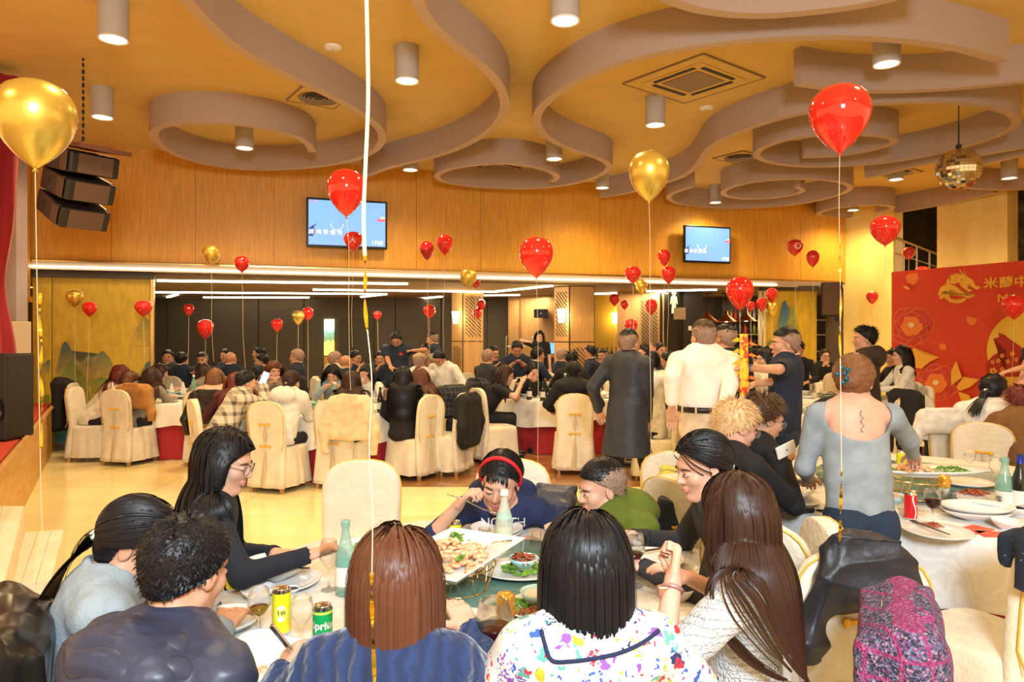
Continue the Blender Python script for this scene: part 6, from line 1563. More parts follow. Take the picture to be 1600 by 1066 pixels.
m_polka = noisy('dark_dotted_knit', (.010,.016,.030), (.014,.022,.042), 12, rough=.95); N, L, b = nt(m_polka)
tc = N.new('ShaderNodeTexCoord'); v_ = N.new('ShaderNodeTexVoronoi'); v_.inputs['Scale'].default_value = 34; L.new(tc.outputs['Object'], v_.inputs[0])
old = b.inputs['Base Color'].links[0].from_socket; L.new(mixcol(N, L, mixmath(N, L, 'LESS_THAN', v_.outputs['Distance'], .085), old, (.5,.55,.6)), b.inputs['Base Color'])
m_yplaid = plaid('yellow_black_plaid', (.45,.42,.06), (.03,.03,.02), 11)
m_dplaid = plaid('dark_plaid', (.030,.034,.045), (.010,.010,.012), 14, (.10,.10,.11))
def cpos(px_, Y): return (px_-800)/F*Y, Y
def dr_(px_, Y, *a, **k): x, y = cpos(px_, Y); return drape(x, y, *a, **k)
dr_(1308, 2.72, 8, m_shell, 'draped_jacket', 'black shell jacket draped over the chair behind the standing woman', 'jacket', w_=.15, z0=.70, top=1.04, h=.009, bulk=.055, amp=.042, sl_z=.44, seed=4)
drape(.82, 2.08, -62, m_purple, 'draped_coat', 'purple and grey tweed coat over the chair at the bottom edge', 'coat', w_=.265, z0=.45, top=1.00, h=.009, sleeves=False, bulk=.062, amp=.012)
dr_(1535, 2.98, -25, m_polka, 'draped_cardigan', 'dark dotted cardigan hanging over the chair at the right edge', 'cardigan', w_=.23, z0=.88, top=1.01, h=.009, bulk=.035, sl_z=.68, front=.14)
k_ = [c for l, c in CH_OF.items() if 'pale grey coat' in l][0]; drape(k_.location.x, k_.location.y, -math.degrees(k_.rotation_euler.z), m_leather, 'leather_jacket', 'black leather jacket on the chair in the left bottom corner', 'jacket', w_=.25, z0=.5, top=1.02, h=.01, bulk=.06, amp=.02)
dr_(1048, 3.40, -140, c_nylon, 'draped_jacket', 'dark navy jacket hanging on the chair behind the olive hoodie', 'jacket', w_=.20, z0=.45, top=.93, h=.01, sleeves=False, bulk=.03)
dr_(1032, 3.7, -150, m_yplaid, 'plaid_shirt', 'yellow and black plaid shirt lying over a chair behind the olive hoodie', 'shirt', w_=.13, z0=.75, top=.95, sleeves=False, bulk=.04)
dr_(850, 3.72, 195, c_nylon, 'draped_jacket', 'navy jacket behind the girl with the red hairband', 'jacket', w_=.13, z0=.5, top=.84, sleeves=False, bulk=.05)
dr_(237, 9.42, 15, c_tan, 'camel_coat', 'camel coat draped over the chair at the far left table', 'coat', w_=.25, z0=.66, top=1.04, bulk=.03, sl_z=.42)
dr_(133, 10.15, 75, c_black, 'black_coat', 'long black coat hanging beside the gold panel', 'coat', w_=.23, z0=.25, top=1.05, sleeves=False, bulk=.05)
dr_(335, 9.2, -10, m_leather, 'leather_jacket', 'dark leather jacket on the chair left of the plaid shirt', 'jacket', w_=.22, z0=.5, top=.98, bulk=.04)
dr_(565, 7.85, 12, c_beige, 'beige_coat', 'pale beige coat draped over the chair of the girl in white T-shirt', 'coat', w_=.24, z0=.50, top=1.04, bulk=.03, sl_z=.40)
dr_(697, 8.55, -70, c_black, 'black_jacket', 'black jacket with white tag hanging right of the left table', 'jacket', w_=.24, z0=.28, top=.98, bulk=.05)
dr_(712, 9.9, -60, c_black, 'black_coat', 'black coat hanging behind the jacket with the white tag', 'coat', w_=.20, z0=.35, top=1.0, bulk=.04)
dr_(690, 9.3, -30, m_dplaid, 'plaid_coat', 'dark plaid coat bundled on a chair behind the off-shoulder girl', 'coat', w_=.24, z0=.55, top=1.03, sleeves=False, bulk=.06, hood=True)
dr_(762, 10.9, 30, m_dplaid, 'plaid_coat', 'dark plaid coat on the chair beside the woman in glasses', 'coat', w_=.20, z0=.5, top=1.0, sleeves=False, bulk=.05)
dr_(470, 10.5, 10, c_black, 'black_coat', 'black coat on the chair behind the girl in the white hoodie', 'coat', w_=.22, z0=.4, top=1.08, bulk=.04)
dr_(1470, 6.6, 10, c_black, 'black_coat', 'black coat on the chair under the white shirt at right', 'coat', w_=.26, z0=.3, top=1.0, sleeves=False, bulk=.05)
dr_(1449, 6.45, 14, c_white, 'white_shirt', 'white shirt thrown over the black coat on a chair at right', 'shirt', w_=.17, z0=.78, top=1.05, bulk=.04, sl_z=.55)
dr_(1437, 8.5, 60, c_black, 'black_coat', 'black coat hanging right of the chair before the red backdrop', 'coat', w_=.20, z0=.2, top=1.03, sleeves=False, bulk=.05)
dr_(1264, 7.8, -30, c_black, 'black_coat', 'black coat on the chair right of the man in the polo', 'coat', w_=.22, z0=.35, top=1.02, bulk=.05)

# ================= TABLES =================
m_cloth = noisy('white_damask', (.84,.80,.72), (.76,.72,.64), 7, rough=.6)
m_damask = noisy('white_damask_print', (.70,.69,.66), (.66,.65,.62), 7, rough=.6); N, L, b = nt(m_damask)
tc = N.new('ShaderNodeTexCoord'); wv = N.new('ShaderNodeTexWave'); wv.wave_type = 'RINGS'; wv.inputs['Scale'].default_value = 5; wv.inputs['Distortion'].default_value = 14; wv.inputs['Detail'].default_value = 2; wv.inputs['Detail Scale'].default_value = 1.6
L.new(tc.outputs['Object'], wv.inputs[0]); rr_ = N.new('ShaderNodeMapRange'); rr_.inputs[1].default_value = .62; rr_.inputs[2].default_value = .70; L.new(wv.outputs['Fac'], rr_.inputs[0])
L.new(mixcol(N, L, rr_.outputs[0], (.69,.68,.65), (.75,.74,.72)), b.inputs['Base Color'])
m_red = mat('red_underskirt', (.38,.012,.018), .75, sheen=.3); m_susan = mat('green_glass', (.16,.30,.24), .05, alpha=.72, spec=.8)
TZ = .76
def table(x, y, r, label_end, hem=.42, near=False, susan=.5, phase=0):
    t = empty('round_table', 'round banquet table '+label_end, 'table', (x, y, 0), group='round banquet tables')
    MB().lathe([(.001,.72),(r-.01,.72),(r-.01,.745),(.001,.745)], 48, cap=False).build('tabletop', m_leg, t)
    MB().lathe([(.30,0),(.28,.03),(.05,.06),(.05,.70),(.2,.72)], 16).build('pedestal', m_black, t, True)
    def skirt(name, m, r0, z1, fold, label, cat, ztop, nfold, hv=0.0, par=None, flare=.05):
        n = 192 if near else 96; v = []; f = []; lv = 12
        rings = [(.001, ztop), (r0*.6, ztop), (r0-.012, ztop), (r0, ztop-.008)]
        for k in range(1, lv+1): rings.append((r0+flare*(k/lv)**.8, ztop-.008-(ztop-.008-z1)*k/lv))
        for j, (rr, z) in enumerate(rings):
            t_ = max(0, (j-3)/lv)
            for i in range(n):
                a = 2*PI*i/n; d = fold*t_*(math.sin(a*nfold+phase+.9*math.sin(a*5))+.4*math.sin(a*nfold*.5+2)); zz = z+(hv*t_*math.sin(a*4+phase*2)+hv*.5*t_*math.sin(a*9)); v.append((math.cos(a)*(rr+d), math.sin(a)*(rr+d), zz))
        for j in range(len(rings)-1):
            for i in range(n): i2 = (i+1) % n; f.append((j*n+i, j*n+i2, (j+1)*n+i2, (j+1)*n+i))
        o = link(name, pydata(v, f), m, None, True, loc=(x, y, 0)); tag(o, label, cat); return o
    skirt('tablecloth', m_damask if near else m_cloth, r, hem, .028, 'white cloth over the round table '+label_end, 'tablecloth', TZ, 17, .05)
    skirt('table_skirt', m_red, r-.03, .01, .03, 'deep red floor-length skirt of the table '+label_end, 'tablecloth', TZ-.012, 26, 0, flare=.02)
    if susan:
        s_ = empty('lazy_susan', 'green glass turntable on the table '+label_end, 'turntable', (x, y, TZ))
        MB().lathe([(.001,.030),(susan-.006,.030),(susan,.034),(susan,.040),(susan-.006,.044),(.001,.044)], 64, cap=False).build('glass_disc', m_susan, s_, True)
        MB().lathe([(.12,0),(.12,.012),(.06,.03)], 20).build('bearing', m_steel, s_)
T1 = (-.08, 2.68, 1.05); T2 = (2.6, 4.5, 1.2); SZ = TZ+.044
table(*T1, 'in the foreground', near=True, susan=.52, hem=.45)
table(*T2, 'in the right foreground', near=True, susan=.62, hem=.36, phase=1.2)
TABS = {'T3': (.76, 10.75, .98, 'at the centre of the hall'), 'T4': (-2.3, 8.95, .98, 'at the left of the hall'), 'T5': (-4.72, 10.35, .95, 'nearest the gold panels'),
        'T6': (-5.3, 12.9, .9, 'at the rear left by the partition'), 'T7': (-2.2, 12.6, .95, 'at the rear middle under light strips'), 'T8': (.15, 12.9, .85, 'between the two lattice columns'),
        'T9': (2.9, 9.0, .98, 'behind the standing men'), 'T10': (6.0, 14.0, .85, 'by the glass shelves'), 'T11': (4.9, 10.2, .85, 'before the red backdrop'), 'T12': (5.4, 7.4, .9, 'at the right edge of the hall')}
for k, (x, y, r, lb) in TABS.items(): table(x, y, r, lb, susan=.45, phase=R.random()*6)
# ================= TABLEWARE =================
m_china = mat('white_china', (.74,.74,.72), .12, spec=.6); m_celadon = mat('pale_blue_china', (.42,.66,.66), .15); m_chop = mat('dark_chopstick', (.035,.015,.01), .35)
m_steelr = mat('polished_steel', (.75,.74,.72), .15, metal=1); m_wine = mat('red_wine', (.12,.006,.015), .05, spec=.8); m_amber = mat('amber_drink', (.62,.33,.02), .08, spec=.8); m_darkdrink = mat('dark_drink', (.06,.015,.008), .05)
m_greeng = mat('green_bottle_glass', (.22,.50,.40), .05, alpha=.50, spec=.9); m_clearb = mat('clear_bottle_glass', (.75,.85,.72), .05, alpha=.45, spec=.9); m_winebot = mat('wine_bottle_glass', (.01,.014,.012), .08, spec=.8)
m_leafm = noisy('salad_green', (.06,.20,.015), (.20,.40,.04), 60, rough=.5); m_meat = noisy('red_meat', (.30,.045,.02), (.45,.12,.05), 50, rough=.35); m_shrimp = noisy('shrimp_pink', (.75,.33,.14), (.85,.55,.36), 50, rough=.35); m_brownf = noisy('brown_food', (.20,.06,.02), (.38,.16,.05), 50, rough=.4)
m_goldlid = mat('gold_lid', (.75,.40,.06), .2, metal=.7); m_paper = mat('paper_label', (.75,.74,.68), .7)
PLATES = ['the']
def bowl_prof(r, h, th=.004, foot=.4): return [(r*foot,0),(r*foot,.006),(r*.62,h*.28),(r*.88,h*.68),(r,h),(r-th,h),(r*.86,h*.68+.004),(r*.60,h*.28+.006),(r*.2,.012),(.001,.011)]
def plate_prof(r): return [(r*.6,0),(r*.6,.004),(r*.8,.010),(r,.022),(r-.004,.025),(r*.78,.014),(r*.66,.009),(.001,.008)]
def thing(nm, lb, cat, loc, grp=None, rz=0): return empty(nm, lb, cat, tuple(loc), rz, grp)
def plate(loc, r, lb, grp=None, m=None, nm='plate', sc=(1,1,1), rz=0):
    o = MB().lathe(plate_prof(r), 40, cap=False).build(nm, m or m_china, smooth=True, loc=tuple(loc)); o.scale = sc; o.rotation_euler = (0,0,rz); return tag(o, lb, 'plate', grp)
def bowl(loc, r, h, lb, grp=None, m=None, sc=(1,1,1), rz=0):
    o = MB().lathe(bowl_prof(r, h), 40, cap=False).build('bowl', m or m_china, smooth=True, loc=tuple(loc)); o.scale = sc; o.rotation_euler = (0,0,rz); return tag(o, lb, 'bowl', grp)
def goblet(loc, lb, h=.20, r=.036, fill=None, fm=None, kind='glass', grp=None):
    e = thing('wine_glass', lb, 'glass', loc, grp); st_ = h*.42
    MB().lathe([(r*.85,0),(r*.8,.003),(.005,.008),(.004,st_),(r*.55,st_+.018),(r,st_+(h-st_)*.42),(r*.96,st_+(h-st_)*.7),(r*.80,h),(r*.78,h),(r*.93,st_+(h-st_)*.7),(r*.96,st_+(h-st_)*.42),(.001,st_+.006)], 24, cap=False).build('bowl_and_stem', m_thin, e, True)
    if fill: 
        zt = st_+(h-st_)*fill; MB().lathe([(.001,st_+.007),(r*.52,st_+.020),(r*.92,st_+(h-st_)*.40),(r*.93,zt),(.001,zt)] if fill > .40 else [(.001,st_+.007),(r*.52,st_+.020),(r*.8,zt),(.001,zt)], 24, cap=False).build('drink', fm, e, True)
    return e
def tumbler(loc, lb, h=.09, r=.032, fill=None, fm=None, grp=None):
    e = thing('tumbler', lb, 'glass', loc, grp)
    MB().lathe([(.001,.0),(r*.82,0),(r,h),(r-.002,h),(r*.78,.010),(.001,.010)], 24, cap=False).build('glass_wall', m_thin, e, True)
    if fill: MB().lathe([(.001,.011),(r*.78,.011),(r*(.78+.18*fill),h*fill),(.001,h*fill)], 24, cap=False).build('drink', fm, e, True)
    return e
def bottle(loc, lb, h=.28, r=.036, m=None, cap=None, label=None, liquid=None, grp=None, foil=None):
    e = thing('bottle', lb, 'bottle', loc, grp)
    MB().lathe([(.001,0),(r*.95,0),(r,.008),(r,h*.50),(r*.86,h*.60),(r*.50,h*.76),(r*.36,h*.88),(r*.36,h*.985),(r*.42,h*.985),(r*.42,h)], 28, cap=False).build('glass_body', m or m_greeng, e, True)
    if liquid: MB().lathe([(.001,.004),(r*.93,.004),(r*.95,h*liquid),(.001,h*liquid)], 24, cap=False).build('drink', mat('pale_drink', (.62,.62,.42), .1), e, True)
    if cap: MB().lathe([(r*.46,h*.93),(r*.46,h*1.01),(r*.40,h*1.02),(.001,h*1.02)], 20, cap=False).build('cap', cap, e, True)
    if foil: MB().lathe([(r*.40,h*.76),(r*.40,h*.99),(.001,h*1.0)], 20, cap=False).build('foil', foil, e, True)
    if label: MB().lathe([(r*1.012,h*.14),(r*1.012,h*.40)], 28, cap=False).build('label', label, e, True)
    return e
def wrap_text(s, size, r, zc, ang0, m, parent, nm='lettering', off=0.0):
    me = text_mesh(s, size, offset=off)
    for v in me.vertices:
        a = ang0+v.co.x/r; v.co = Vector((math.sin(a)*r*1.008, -math.cos(a)*r*1.008, zc+v.co.y))
    return link(nm, me, m, parent)
def can(loc, lb, col, h=.125, r=.030, rz=0, deco=None):
    e = thing('drink_can', lb, 'can', loc, None, rz)
    MB().lathe([(r*.82,.0),(r*.86,.004),(r,.014),(r,h-.014),(r*.84,h-.003),(r*.84,h),(r*.78,h),(r*.76,h-.005),(.001,h-.005)], 32, cap=False).build('can_body', m_steelr, e, True)
    MB().lathe([(r*1.004,.012),(r*1.004,h-.013)], 32, cap=False).build('printed_sleeve', col, e, True)
    MB().box((0,.006,h-.002), (.014,.022,.002)).build('ring_pull', m_steelr, e)
    return e
def sticks(a, b, lb, gap=.006, cat='chopsticks'):
    e = thing('chopsticks', lb, cat, (0,0,0)); a, b = Vector(a), Vector(b); e.location = a; n = (b-a).cross(Vector((0,0,1))).normalized()*gap
    for s_ in (-1, 1): MB().tube([n*s_, (b-a)+n*s_*.4], [.0040,.0022], 6).build('chopstick', m_chop, e)
    return e
def pile(loc, lb, kind, m, r, n_, name='food', hgt=.03, sz=.014, cat='food', sy=1.0):
    mb = MB()
    for k in range(n_):
        a = R.uniform(0, 2*PI); d = r*math.sqrt(R.random()); x_, y_, z_ = d*math.cos(a), d*sy*math.sin(a), hgt*(1-(d/r)**2)*R.uniform(.4,1)+.004
        M_ = Matrix.Translation((x_, y_, z_)) @ Matrix.Rotation(R.uniform(0, 6), 4, 'Z') @ Matrix.Rotation(R.uniform(-.7, .7), 4, 'X')
        if kind == 'leaf': 
            s_ = sz*R.uniform(.6,1.3); mb.add([(-s_,0,0),(-.4*s_,-.5*s_,.4*s_),(.5*s_,-.5*s_,.2*s_),(s_,0,.5*s_),(.5*s_,.5*s_,.1*s_),(-.4*s_,.5*s_,.4*s_),(0,0,.6*s_),(0,0,-.1*s_)], [(0,1,6),(1,2,6),(2,3,6),(3,4,6),(4,5,6),(5,0,6),(1,0,7),(2,1,7),(3,2,7),(4,3,7),(5,4,7),(0,5,7)], M_)
        elif kind == 'curl':
            pts = [M_ @ Vector((sz*math.cos(t), sz*math.sin(t), .1*sz*t)) for t in [k2*.62 for k2 in range(6)]]; mb.tube(pts, [sz*.5,sz*.55,sz*.5,sz*.42,sz*.3,sz*.15], 6)
        elif kind == 'strip':
            mb.tube([M_ @ Vector((-sz*1.6,0,0)), M_ @ Vector((-.3*sz,.5*sz,.3*sz)), M_ @ Vector((sz*.6,-.2*sz,.2*sz)), M_ @ Vector((sz*1.7,.2*sz,0))], sz*.25, 5)
        else: mb.ell((0,0,0), (sz*R.uniform(.7,1.2), sz*R.uniform(.5,.9), sz*.5), 8, 5, M_)
    o = mb.build(name, m, smooth=(kind != 'leaf'), loc=tuple(loc)); tag(o, lb, cat); o['kind'] = 'stuff'; return o
def T(px_, py_, z=TZ): return onz(px_, py_, z)
SU = TZ+.044+.001
# ---------- front table ----------
g_y = noisy('yellow_can_print', (.78,.74,.02), (.70,.62,.02), 12, rough=.25); g_g = mat('green_can_print', (.0,.36,.09), .22); g_r = mat('red_can_print', (.62,.015,.02), .22)
c1 = can(T(366,922), 'tall yellow can at the left edge of the front table', g_y, .135, .030, .6); wrap_text('TEA', .020, .030, .07, .2, m_paper, c1)
c2 = can(T(440,990), 'tall yellow can with white circle badge beside the green can', g_y, .150, .0300, .25)
me = pydata([(0,0,0)]+[(.018*math.cos(a), .026*math.sin(a), 0) for a in [2*PI*k/24 for k in range(24)]], [(0,k+1,(k+1) % 24+1) for k in range(24)])
for v in me.vertices: a = v.co.x/.030; v.co = Vector((math.sin(a)*.0304, -math.cos(a)*.0304, .075+v.co.y))
link('badge', me, m_paper, c2); wrap_text('Tin', .022, .0302, .078, 0, m_black, c2, off=.0004)
c3 = can(T(504,1008), 'green soda can with white lettering left of the brown-haired woman', g_g, .128, .0305, 0)
wrap_text('Sprite', .034, .0306, .070, .25, m_paper, c3, off=.0012); wrap_text('0%', .020, .0306, .022, .3, m_paper, c3)
MB().lathe([(.0309,.105),(.0309,.112)], 32, cap=False).build('print_band', mat('yellow_band', (.8,.75,.1), .3), c3)
c4 = can(T(711,846), 'short yellow can on the far side of the front table', g_y, .095, .030, .3); MB().lathe([(.0307,.02),(.0307,.05)], 32, cap=False).build('dark_print', mat('dark_print', (.05,.05,.04), .3), c4)
p = T(440,915); plate(p, .145, 'wide white plate under the bowl of greens, left side of front table'); p2 = T(430,902, TZ+.012); bowl((p2.x, p2.y, TZ+.012), .135, .062, 'large white bowl with broccoli and chopsticks, left side of front table')
pile((p2.x+.03, p2.y-.02, TZ+.032), 'green broccoli pieces in the large white bowl at left', 'blob', m_leafm, .055, 20, 'broccoli', .022, .014)
pile((p2.x+.075, p2.y-.005, TZ+.038), 'dark purple leaves at the rim of the broccoli', 'leaf', mat('purple_leaf', (.06,.015,.03), .5), .02, 6, 'lettuce', .012, .014)
sticks(P(379,887,2.72)*Vector((1,1,0))+Vector((0,0,.832)), P(484,893,2.72)*Vector((1,1,0))+Vector((0,0,.828)), 'dark chopsticks lying across the bowl of broccoli')
for k, (x_, y_, r_, h_, lb) in enumerate(((455,927,.035,.02,'tiny white sauce dish right of the small bowl at left'), (403,937,.062,.045,'small white bowl behind the glass of amber drink'), (403,1018,.062,.045,'small white bowl behind the biggest bowl'), (418,1062,.135,.065,'biggest white bowl at the lower left of the front table'),
                                   (565,872,.125,.055,'white bowl with salad before the empty chair'), (1018,893,.135,.06,'large white bowl before the olive hoodie boy'), (1062,938,.060,.05,'small white bowl behind the raised fist'), (1075,905,.07,.04,'white bowl at the right end of the front table'))):
    bowl(T(x_, y_), r_, h_, lb)
bowl(T(352,985), .115, .045, 'white squarish dish before the ponytail girl')
p = T(455,925); tag(MB().lathe([(.001,0),(.030,0)], 20, cap=False).build('soy_sauce', m_darkdrink, loc=(p.x,p.y,TZ+.015)), 'dark sauce in the tiny white dish', 'sauce')
pile(T(575,866)+Vector((0,0,.025)), 'green salad leaves in the bowl before the empty chair', 'leaf', m_leafm, .06, 26, 'salad', .03, .016)
pile(T(420,1060)+Vector((-.01,0,.02)), 'pink food scraps in the biggest bowl', 'strip', m_shrimp, .025, 8, 'food_scraps', .006, .008)
pile(T(1015,893)+Vector((0,0,.02)), 'green scraps in the bowl before the olive hoodie boy', 'strip', m_leafm, .03, 6, 'food_scraps', .006, .008)
goblet(T(405,1000), 'stemmed glass with amber drink at lower left', .165, .036, .38, m_amber); goblet(T(472,1015), 'empty stemmed glass between the yellow and green cans', .165, .036)
goblet(T(514,922), 'empty wine glass beside the bowl of broccoli', .19, .036); goblet(T(600,852), 'empty wine glass before the empty chair', .11, .034)
goblet(T(772,1062), 'large wine glass with red wine between the two bob-haired women', .225, .052, .44, m_wine); goblet(T(990,915), 'wine glass with red wine right of the black bob', .20, .045, .36, m_wine)
tumbler(T(757,855), 'small tumbler with amber drink before the girl with the hairband', .085, .030, .35, m_amber); tumbler(T(838,862), 'empty tumbler right of the clear bottle', .095, .032); tumbler(T(836,1005), 'empty tumbler before the floral blouse', .085, .036)
tumbler(T(1004,868), 'tall empty tumbler before the olive hoodie', .10, .038)
bottle(T(540,928), 'green water bottle with pale label behind the brown bob', .27, .038, m_greeng, m_greeng, m_paper)
b2 = bottle(T(788,864), 'clear water bottle with white cap before the girl with the hairband', .275, .040, m_clearb, m_white, None, .42); MB().lathe([(.0345,.155),(.0300,.175)], 28, cap=False).build('green_tag', mat('mint_label', (.25,.65,.55), .5), b2, True)
for k in range(2): bowl(T(776,842)+Vector((0,0,.014*k)), .125, .045, ('lower' if k == 0 else 'upper')+' of two stacked white dishes before the girl with the hairband')
def square_platter(c, ux, lx, ly, z, lb, food, nm='platter'):
    e = thing(nm, lb, 'platter', (c[0], c[1], z), rz=ux); 
    def ringv(a, b_, zz): return [(-a,-b_,zz),(a,-b_,zz),(a,b_,zz),(-a,b_,zz)]
    v = ringv(lx*.8,ly*.8,0)+ringv(lx,ly,.03)+ringv(lx*1.03,ly*1.04,.036)+ringv(lx*1.0,ly*1.0,.040)+ringv(lx*.82,ly*.80,.012); f = [(3,2,1,0)]
    for j in range(4):
        for i in range(4): i2 = (i+1) % 4; f.append((j*4+i, j*4+i2, (j+1)*4+i2, (j+1)*4+i))
    f.append((16,17,18,19)); mb = MB(); mb.add(v, f); mb.build('dish', m_china, e, bevel=.004); return e
square_platter((-.215, 2.60), math.radians(64), .26, .165, .895, 'large white rectangular platter of shrimp raised on the wire stand', None)
def wire_stand(x, y, r, z0, z1, lb, m=m_brass):
    e = thing('wire_stand', lb, 'stand', (x, y, z0))
    for zz, rr in ((.002, r*.8), (z1-z0, r)): MB().lathe([(rr-.002,zz-.002),(rr+.002,zz-.002),(rr+.002,zz+.002),(rr-.002,zz+.002),(rr-.002,zz-.002)], 28, cap=False).build('ring', m, e, True)
    mb = MB(); n_ = 14
    for k in range(n_):
        a, b_ = 2*PI*k/n_, 2*PI*(k+.5)/n_; mb.tube([(r*.8*math.cos(a), r*.8*math.sin(a), 0), (r*math.cos(b_), r*math.sin(b_), z1-z0)], .0018, 4); mb.tube([(r*.8*math.cos(a+2*PI/n_), r*.8*math.sin(a+2*PI/n_), 0), (r*math.cos(b_), r*math.sin(b_), z1-z0)], .0018, 4)
    o = mb.build('wire', m, e); o['kind'] = 'stuff'; return e
wire_stand(-.20, 2.58, .14, SU, .893, 'gold wire stand under the shrimp platter')
pile((-.235, 2.58, .905), 'heap of pink shrimps on the raised platter', 'curl', m_shrimp, .15, 150, 'shrimps', .045, .016, sy=1.25)
pile((-.215, 2.70, .935), 'sprigs of parsley at the back of the shrimp platter', 'leaf', m_leafm, .05, 22, 'parsley', .03, .013); pile((-.175, 2.47, .935), 'sprig of parsley at the near corner of the shrimp platter', 'leaf', m_leafm, .02, 12, 'parsley', .02, .012)
sp_ = thing('serving_spoon', 'steel serving spoon resting on the shrimp platter', 'spoon', (0,0,0)); a_, b_ = P(745,860,2.66), P(800,845,2.72); sp_.location = a_
MB().ell((0,0,0), (.030,.018,.006), 12, 6).build('spoon_bowl', m_steelr, sp_, True); MB().tube([(0.02,0,0), ((b_-a_)*.5+Vector((0,0,.012))), b_-a_], .004, 6).build('handle', m_steelr, sp_, True)
plate(T(815,897,SU), .155, 'oval white plate under the bowl of red meat', sc=(1.1,.85,1)); pb = T(818,892, SU+.01); 
pile((pb.x, pb.y, SU+.012), 'lettuce leaves around the bowl of red meat', 'leaf', m_leafm, .075, 34, 'lettuce', .012, .018)
bowl((pb.x, pb.y, SU+.018), .058, .045, 'pale blue bowl of red meat strips on the turntable', m=m_celadon); pile((pb.x, pb.y, SU+.048), 'dark red dried meat strips in the pale blue bowl', 'strip', m_meat, .040, 26, 'meat_strips', .025, .014)
pb = T(842,952, SU+.01); plate((pb.x+.01, pb.y, SU), .125, 'white plate with sausage under the second pale blue bowl'); pile((pb.x, pb.y, SU+.01), 'lettuce and brown sausage under the second pale blue bowl', 'leaf', m_leafm, .085, 36, 'lettuce', .012, .018)
pile((pb.x-.02, pb.y-.05, SU+.012), 'brown sausage slices at the near side of the second pale blue bowl', 'blob', m_brownf, .06, 22, 'sausage', .02, .016, sy=.5)
bowl((pb.x, pb.y+.01, SU+.020), .064, .048, 'second pale blue bowl nearer the camera on the turntable', m=m_celadon); tag(MB().lathe([(.001,0),(.05,.004)], 20, cap=False).build('sauce', mat('cream_sauce', (.62,.55,.42), .4), loc=(pb.x, pb.y+.01, SU+.055)), 'pale sauce filling the second pale blue bowl', 'sauce')
def mill(loc, lb):
    e = thing('spice_jar', lb, 'jar', loc); MB().lathe([(.001,0),(.028,0),(.029,.01),(.027,.075),(.026,.08)], 24, cap=False).build('glass_body', m_clearb, e, True); MB().lathe([(.001,.003),(.025,.003),(.025,.05),(.001,.05)], 20, cap=False).build('contents', mat('jar_contents', (.25,.12,.06), .7), e, True)
    MB().lathe([(.027,.075),(.031,.08),(.031,.100),(.026,.108),(.030,.118),(.029,.135),(.022,.143),(.001,.145)], 24, cap=False).build('lid', m_goldlid, e, True); return e
mill(T(790,1000,SU), 'tall jar with golden ridged lid on the front turntable')
plate(T(722,985,SU), .125, 'white plate of fried food at the near edge of the turntable'); pile(T(728,980,SU+.012), 'golden fried pieces on the near plate of the turntable', 'blob', m_brownf, .06, 26, 'fried_food', .02, .017); pile(T(700,962,SU+.02), 'lettuce at the far side of the near plate', 'leaf', m_leafm, .025, 12, 'lettuce', .015, .016)
e = thing('sauce_bottle', 'short dark sauce bottle before the golden-lidded jar', 'bottle', T(788,1022)); MB().lathe([(.001,0),(.035,0),(.036,.02),(.02,.05),(.012,.06),(.001,.062)], 20, cap=False).build('glass_body', m_winebot, e, True)
plate(T(600,905), .12, 'white plate hidden mostly behind the brown bob'); plate(T(1040,985), .13, 'white plate at the lower right of the front table'); plate(T(905,862), .11, 'white plate behind the black bob'); plate(T(690,1045), .11, 'white plate beside the stem of the red wine glass')
sticks(T(968,892)+Vector((0,0,.066)), T(1052,880)+Vector((0,0,.070)), 'dark chopsticks on the bowl before the olive hoodie boy'); sticks(T(358,1010)+Vector((0,0,.005)), T(424,985)+Vector((0,0,.005)), 'dark chopsticks lying left of the yellow can')
o = MB().box((0,0,0), (.10,.07,.002)).build('napkin', mat('red_white_napkin', (.70,.12,.08), .8), loc=T(806,873)+Vector((0,0,.001)), rot=(0,0,.5)); tag(o, 'small red and white napkin right of the clear bottle', 'napkin')
o = MB().box((0,0,0), (.20,.16,.004)).build('napkin', m_cloth, loc=T(365,1010)+Vector((-.04,-.02,.002)), rot=(0,0,.2)); tag(o, 'white napkin before the man in the hooded jacket', 'napkin')
# spoon in the hairband girl's hand
sp_ = thing('spoon', 'steel spoon in the hand of the girl with the hairband', 'spoon', Vector(p9['wr'][1])); w_ = Vector(p9['wr'][1]); mo = Vector(P(772,800,3.30))
MB().tube([Vector((-.05,0,.05)), Vector((0.02,-.02,.035)), (mo-w_)*.7+Vector((0,-.01,.005)), mo-w_], .0035, 6).build('handle', m_steelr, sp_, True); MB().ell(tuple(mo-w_), (.026,.018,.006), 10, 6).build('spoon_bowl', m_steelr, sp_, True)
o = MB().box((0,0,0), (.012,.012,.17)).build('spoon', m_steelr, loc=tuple(Vector(p4['wr'][-1])+Vector((.01,.03,.05))), rot=(.3,-.5,0), bevel=.003); tag(o, 'spoon handle held in the raised left hand of the brown-haired woman', 'spoon')
# print on the navy hoodie
def text_on(info, s, pts, size_px, m, nm='lettering'):
    h_ = hitter(info['go']); c = h_(*pts[0], .004); Yd = c.y; me = text_mesh(s, size_px/F*Yd*1.35)
    for v in me.vertices:
        q = h_(pts[0][0]+v.co.x*F/Yd, pts[0][1]-v.co.y*F/Yd, .004); v.co = (Vector(info['lc'](np.array(q)))) if q is not None else Vector(info['lc'](np.array(c)))
    return link(nm, me, m, info['go'])
try: text_on(p9, 'NORTH', [(786,817)], 15, mat('print_white', (.8,.8,.8), .6))
except Exception as ex: print('text', ex)

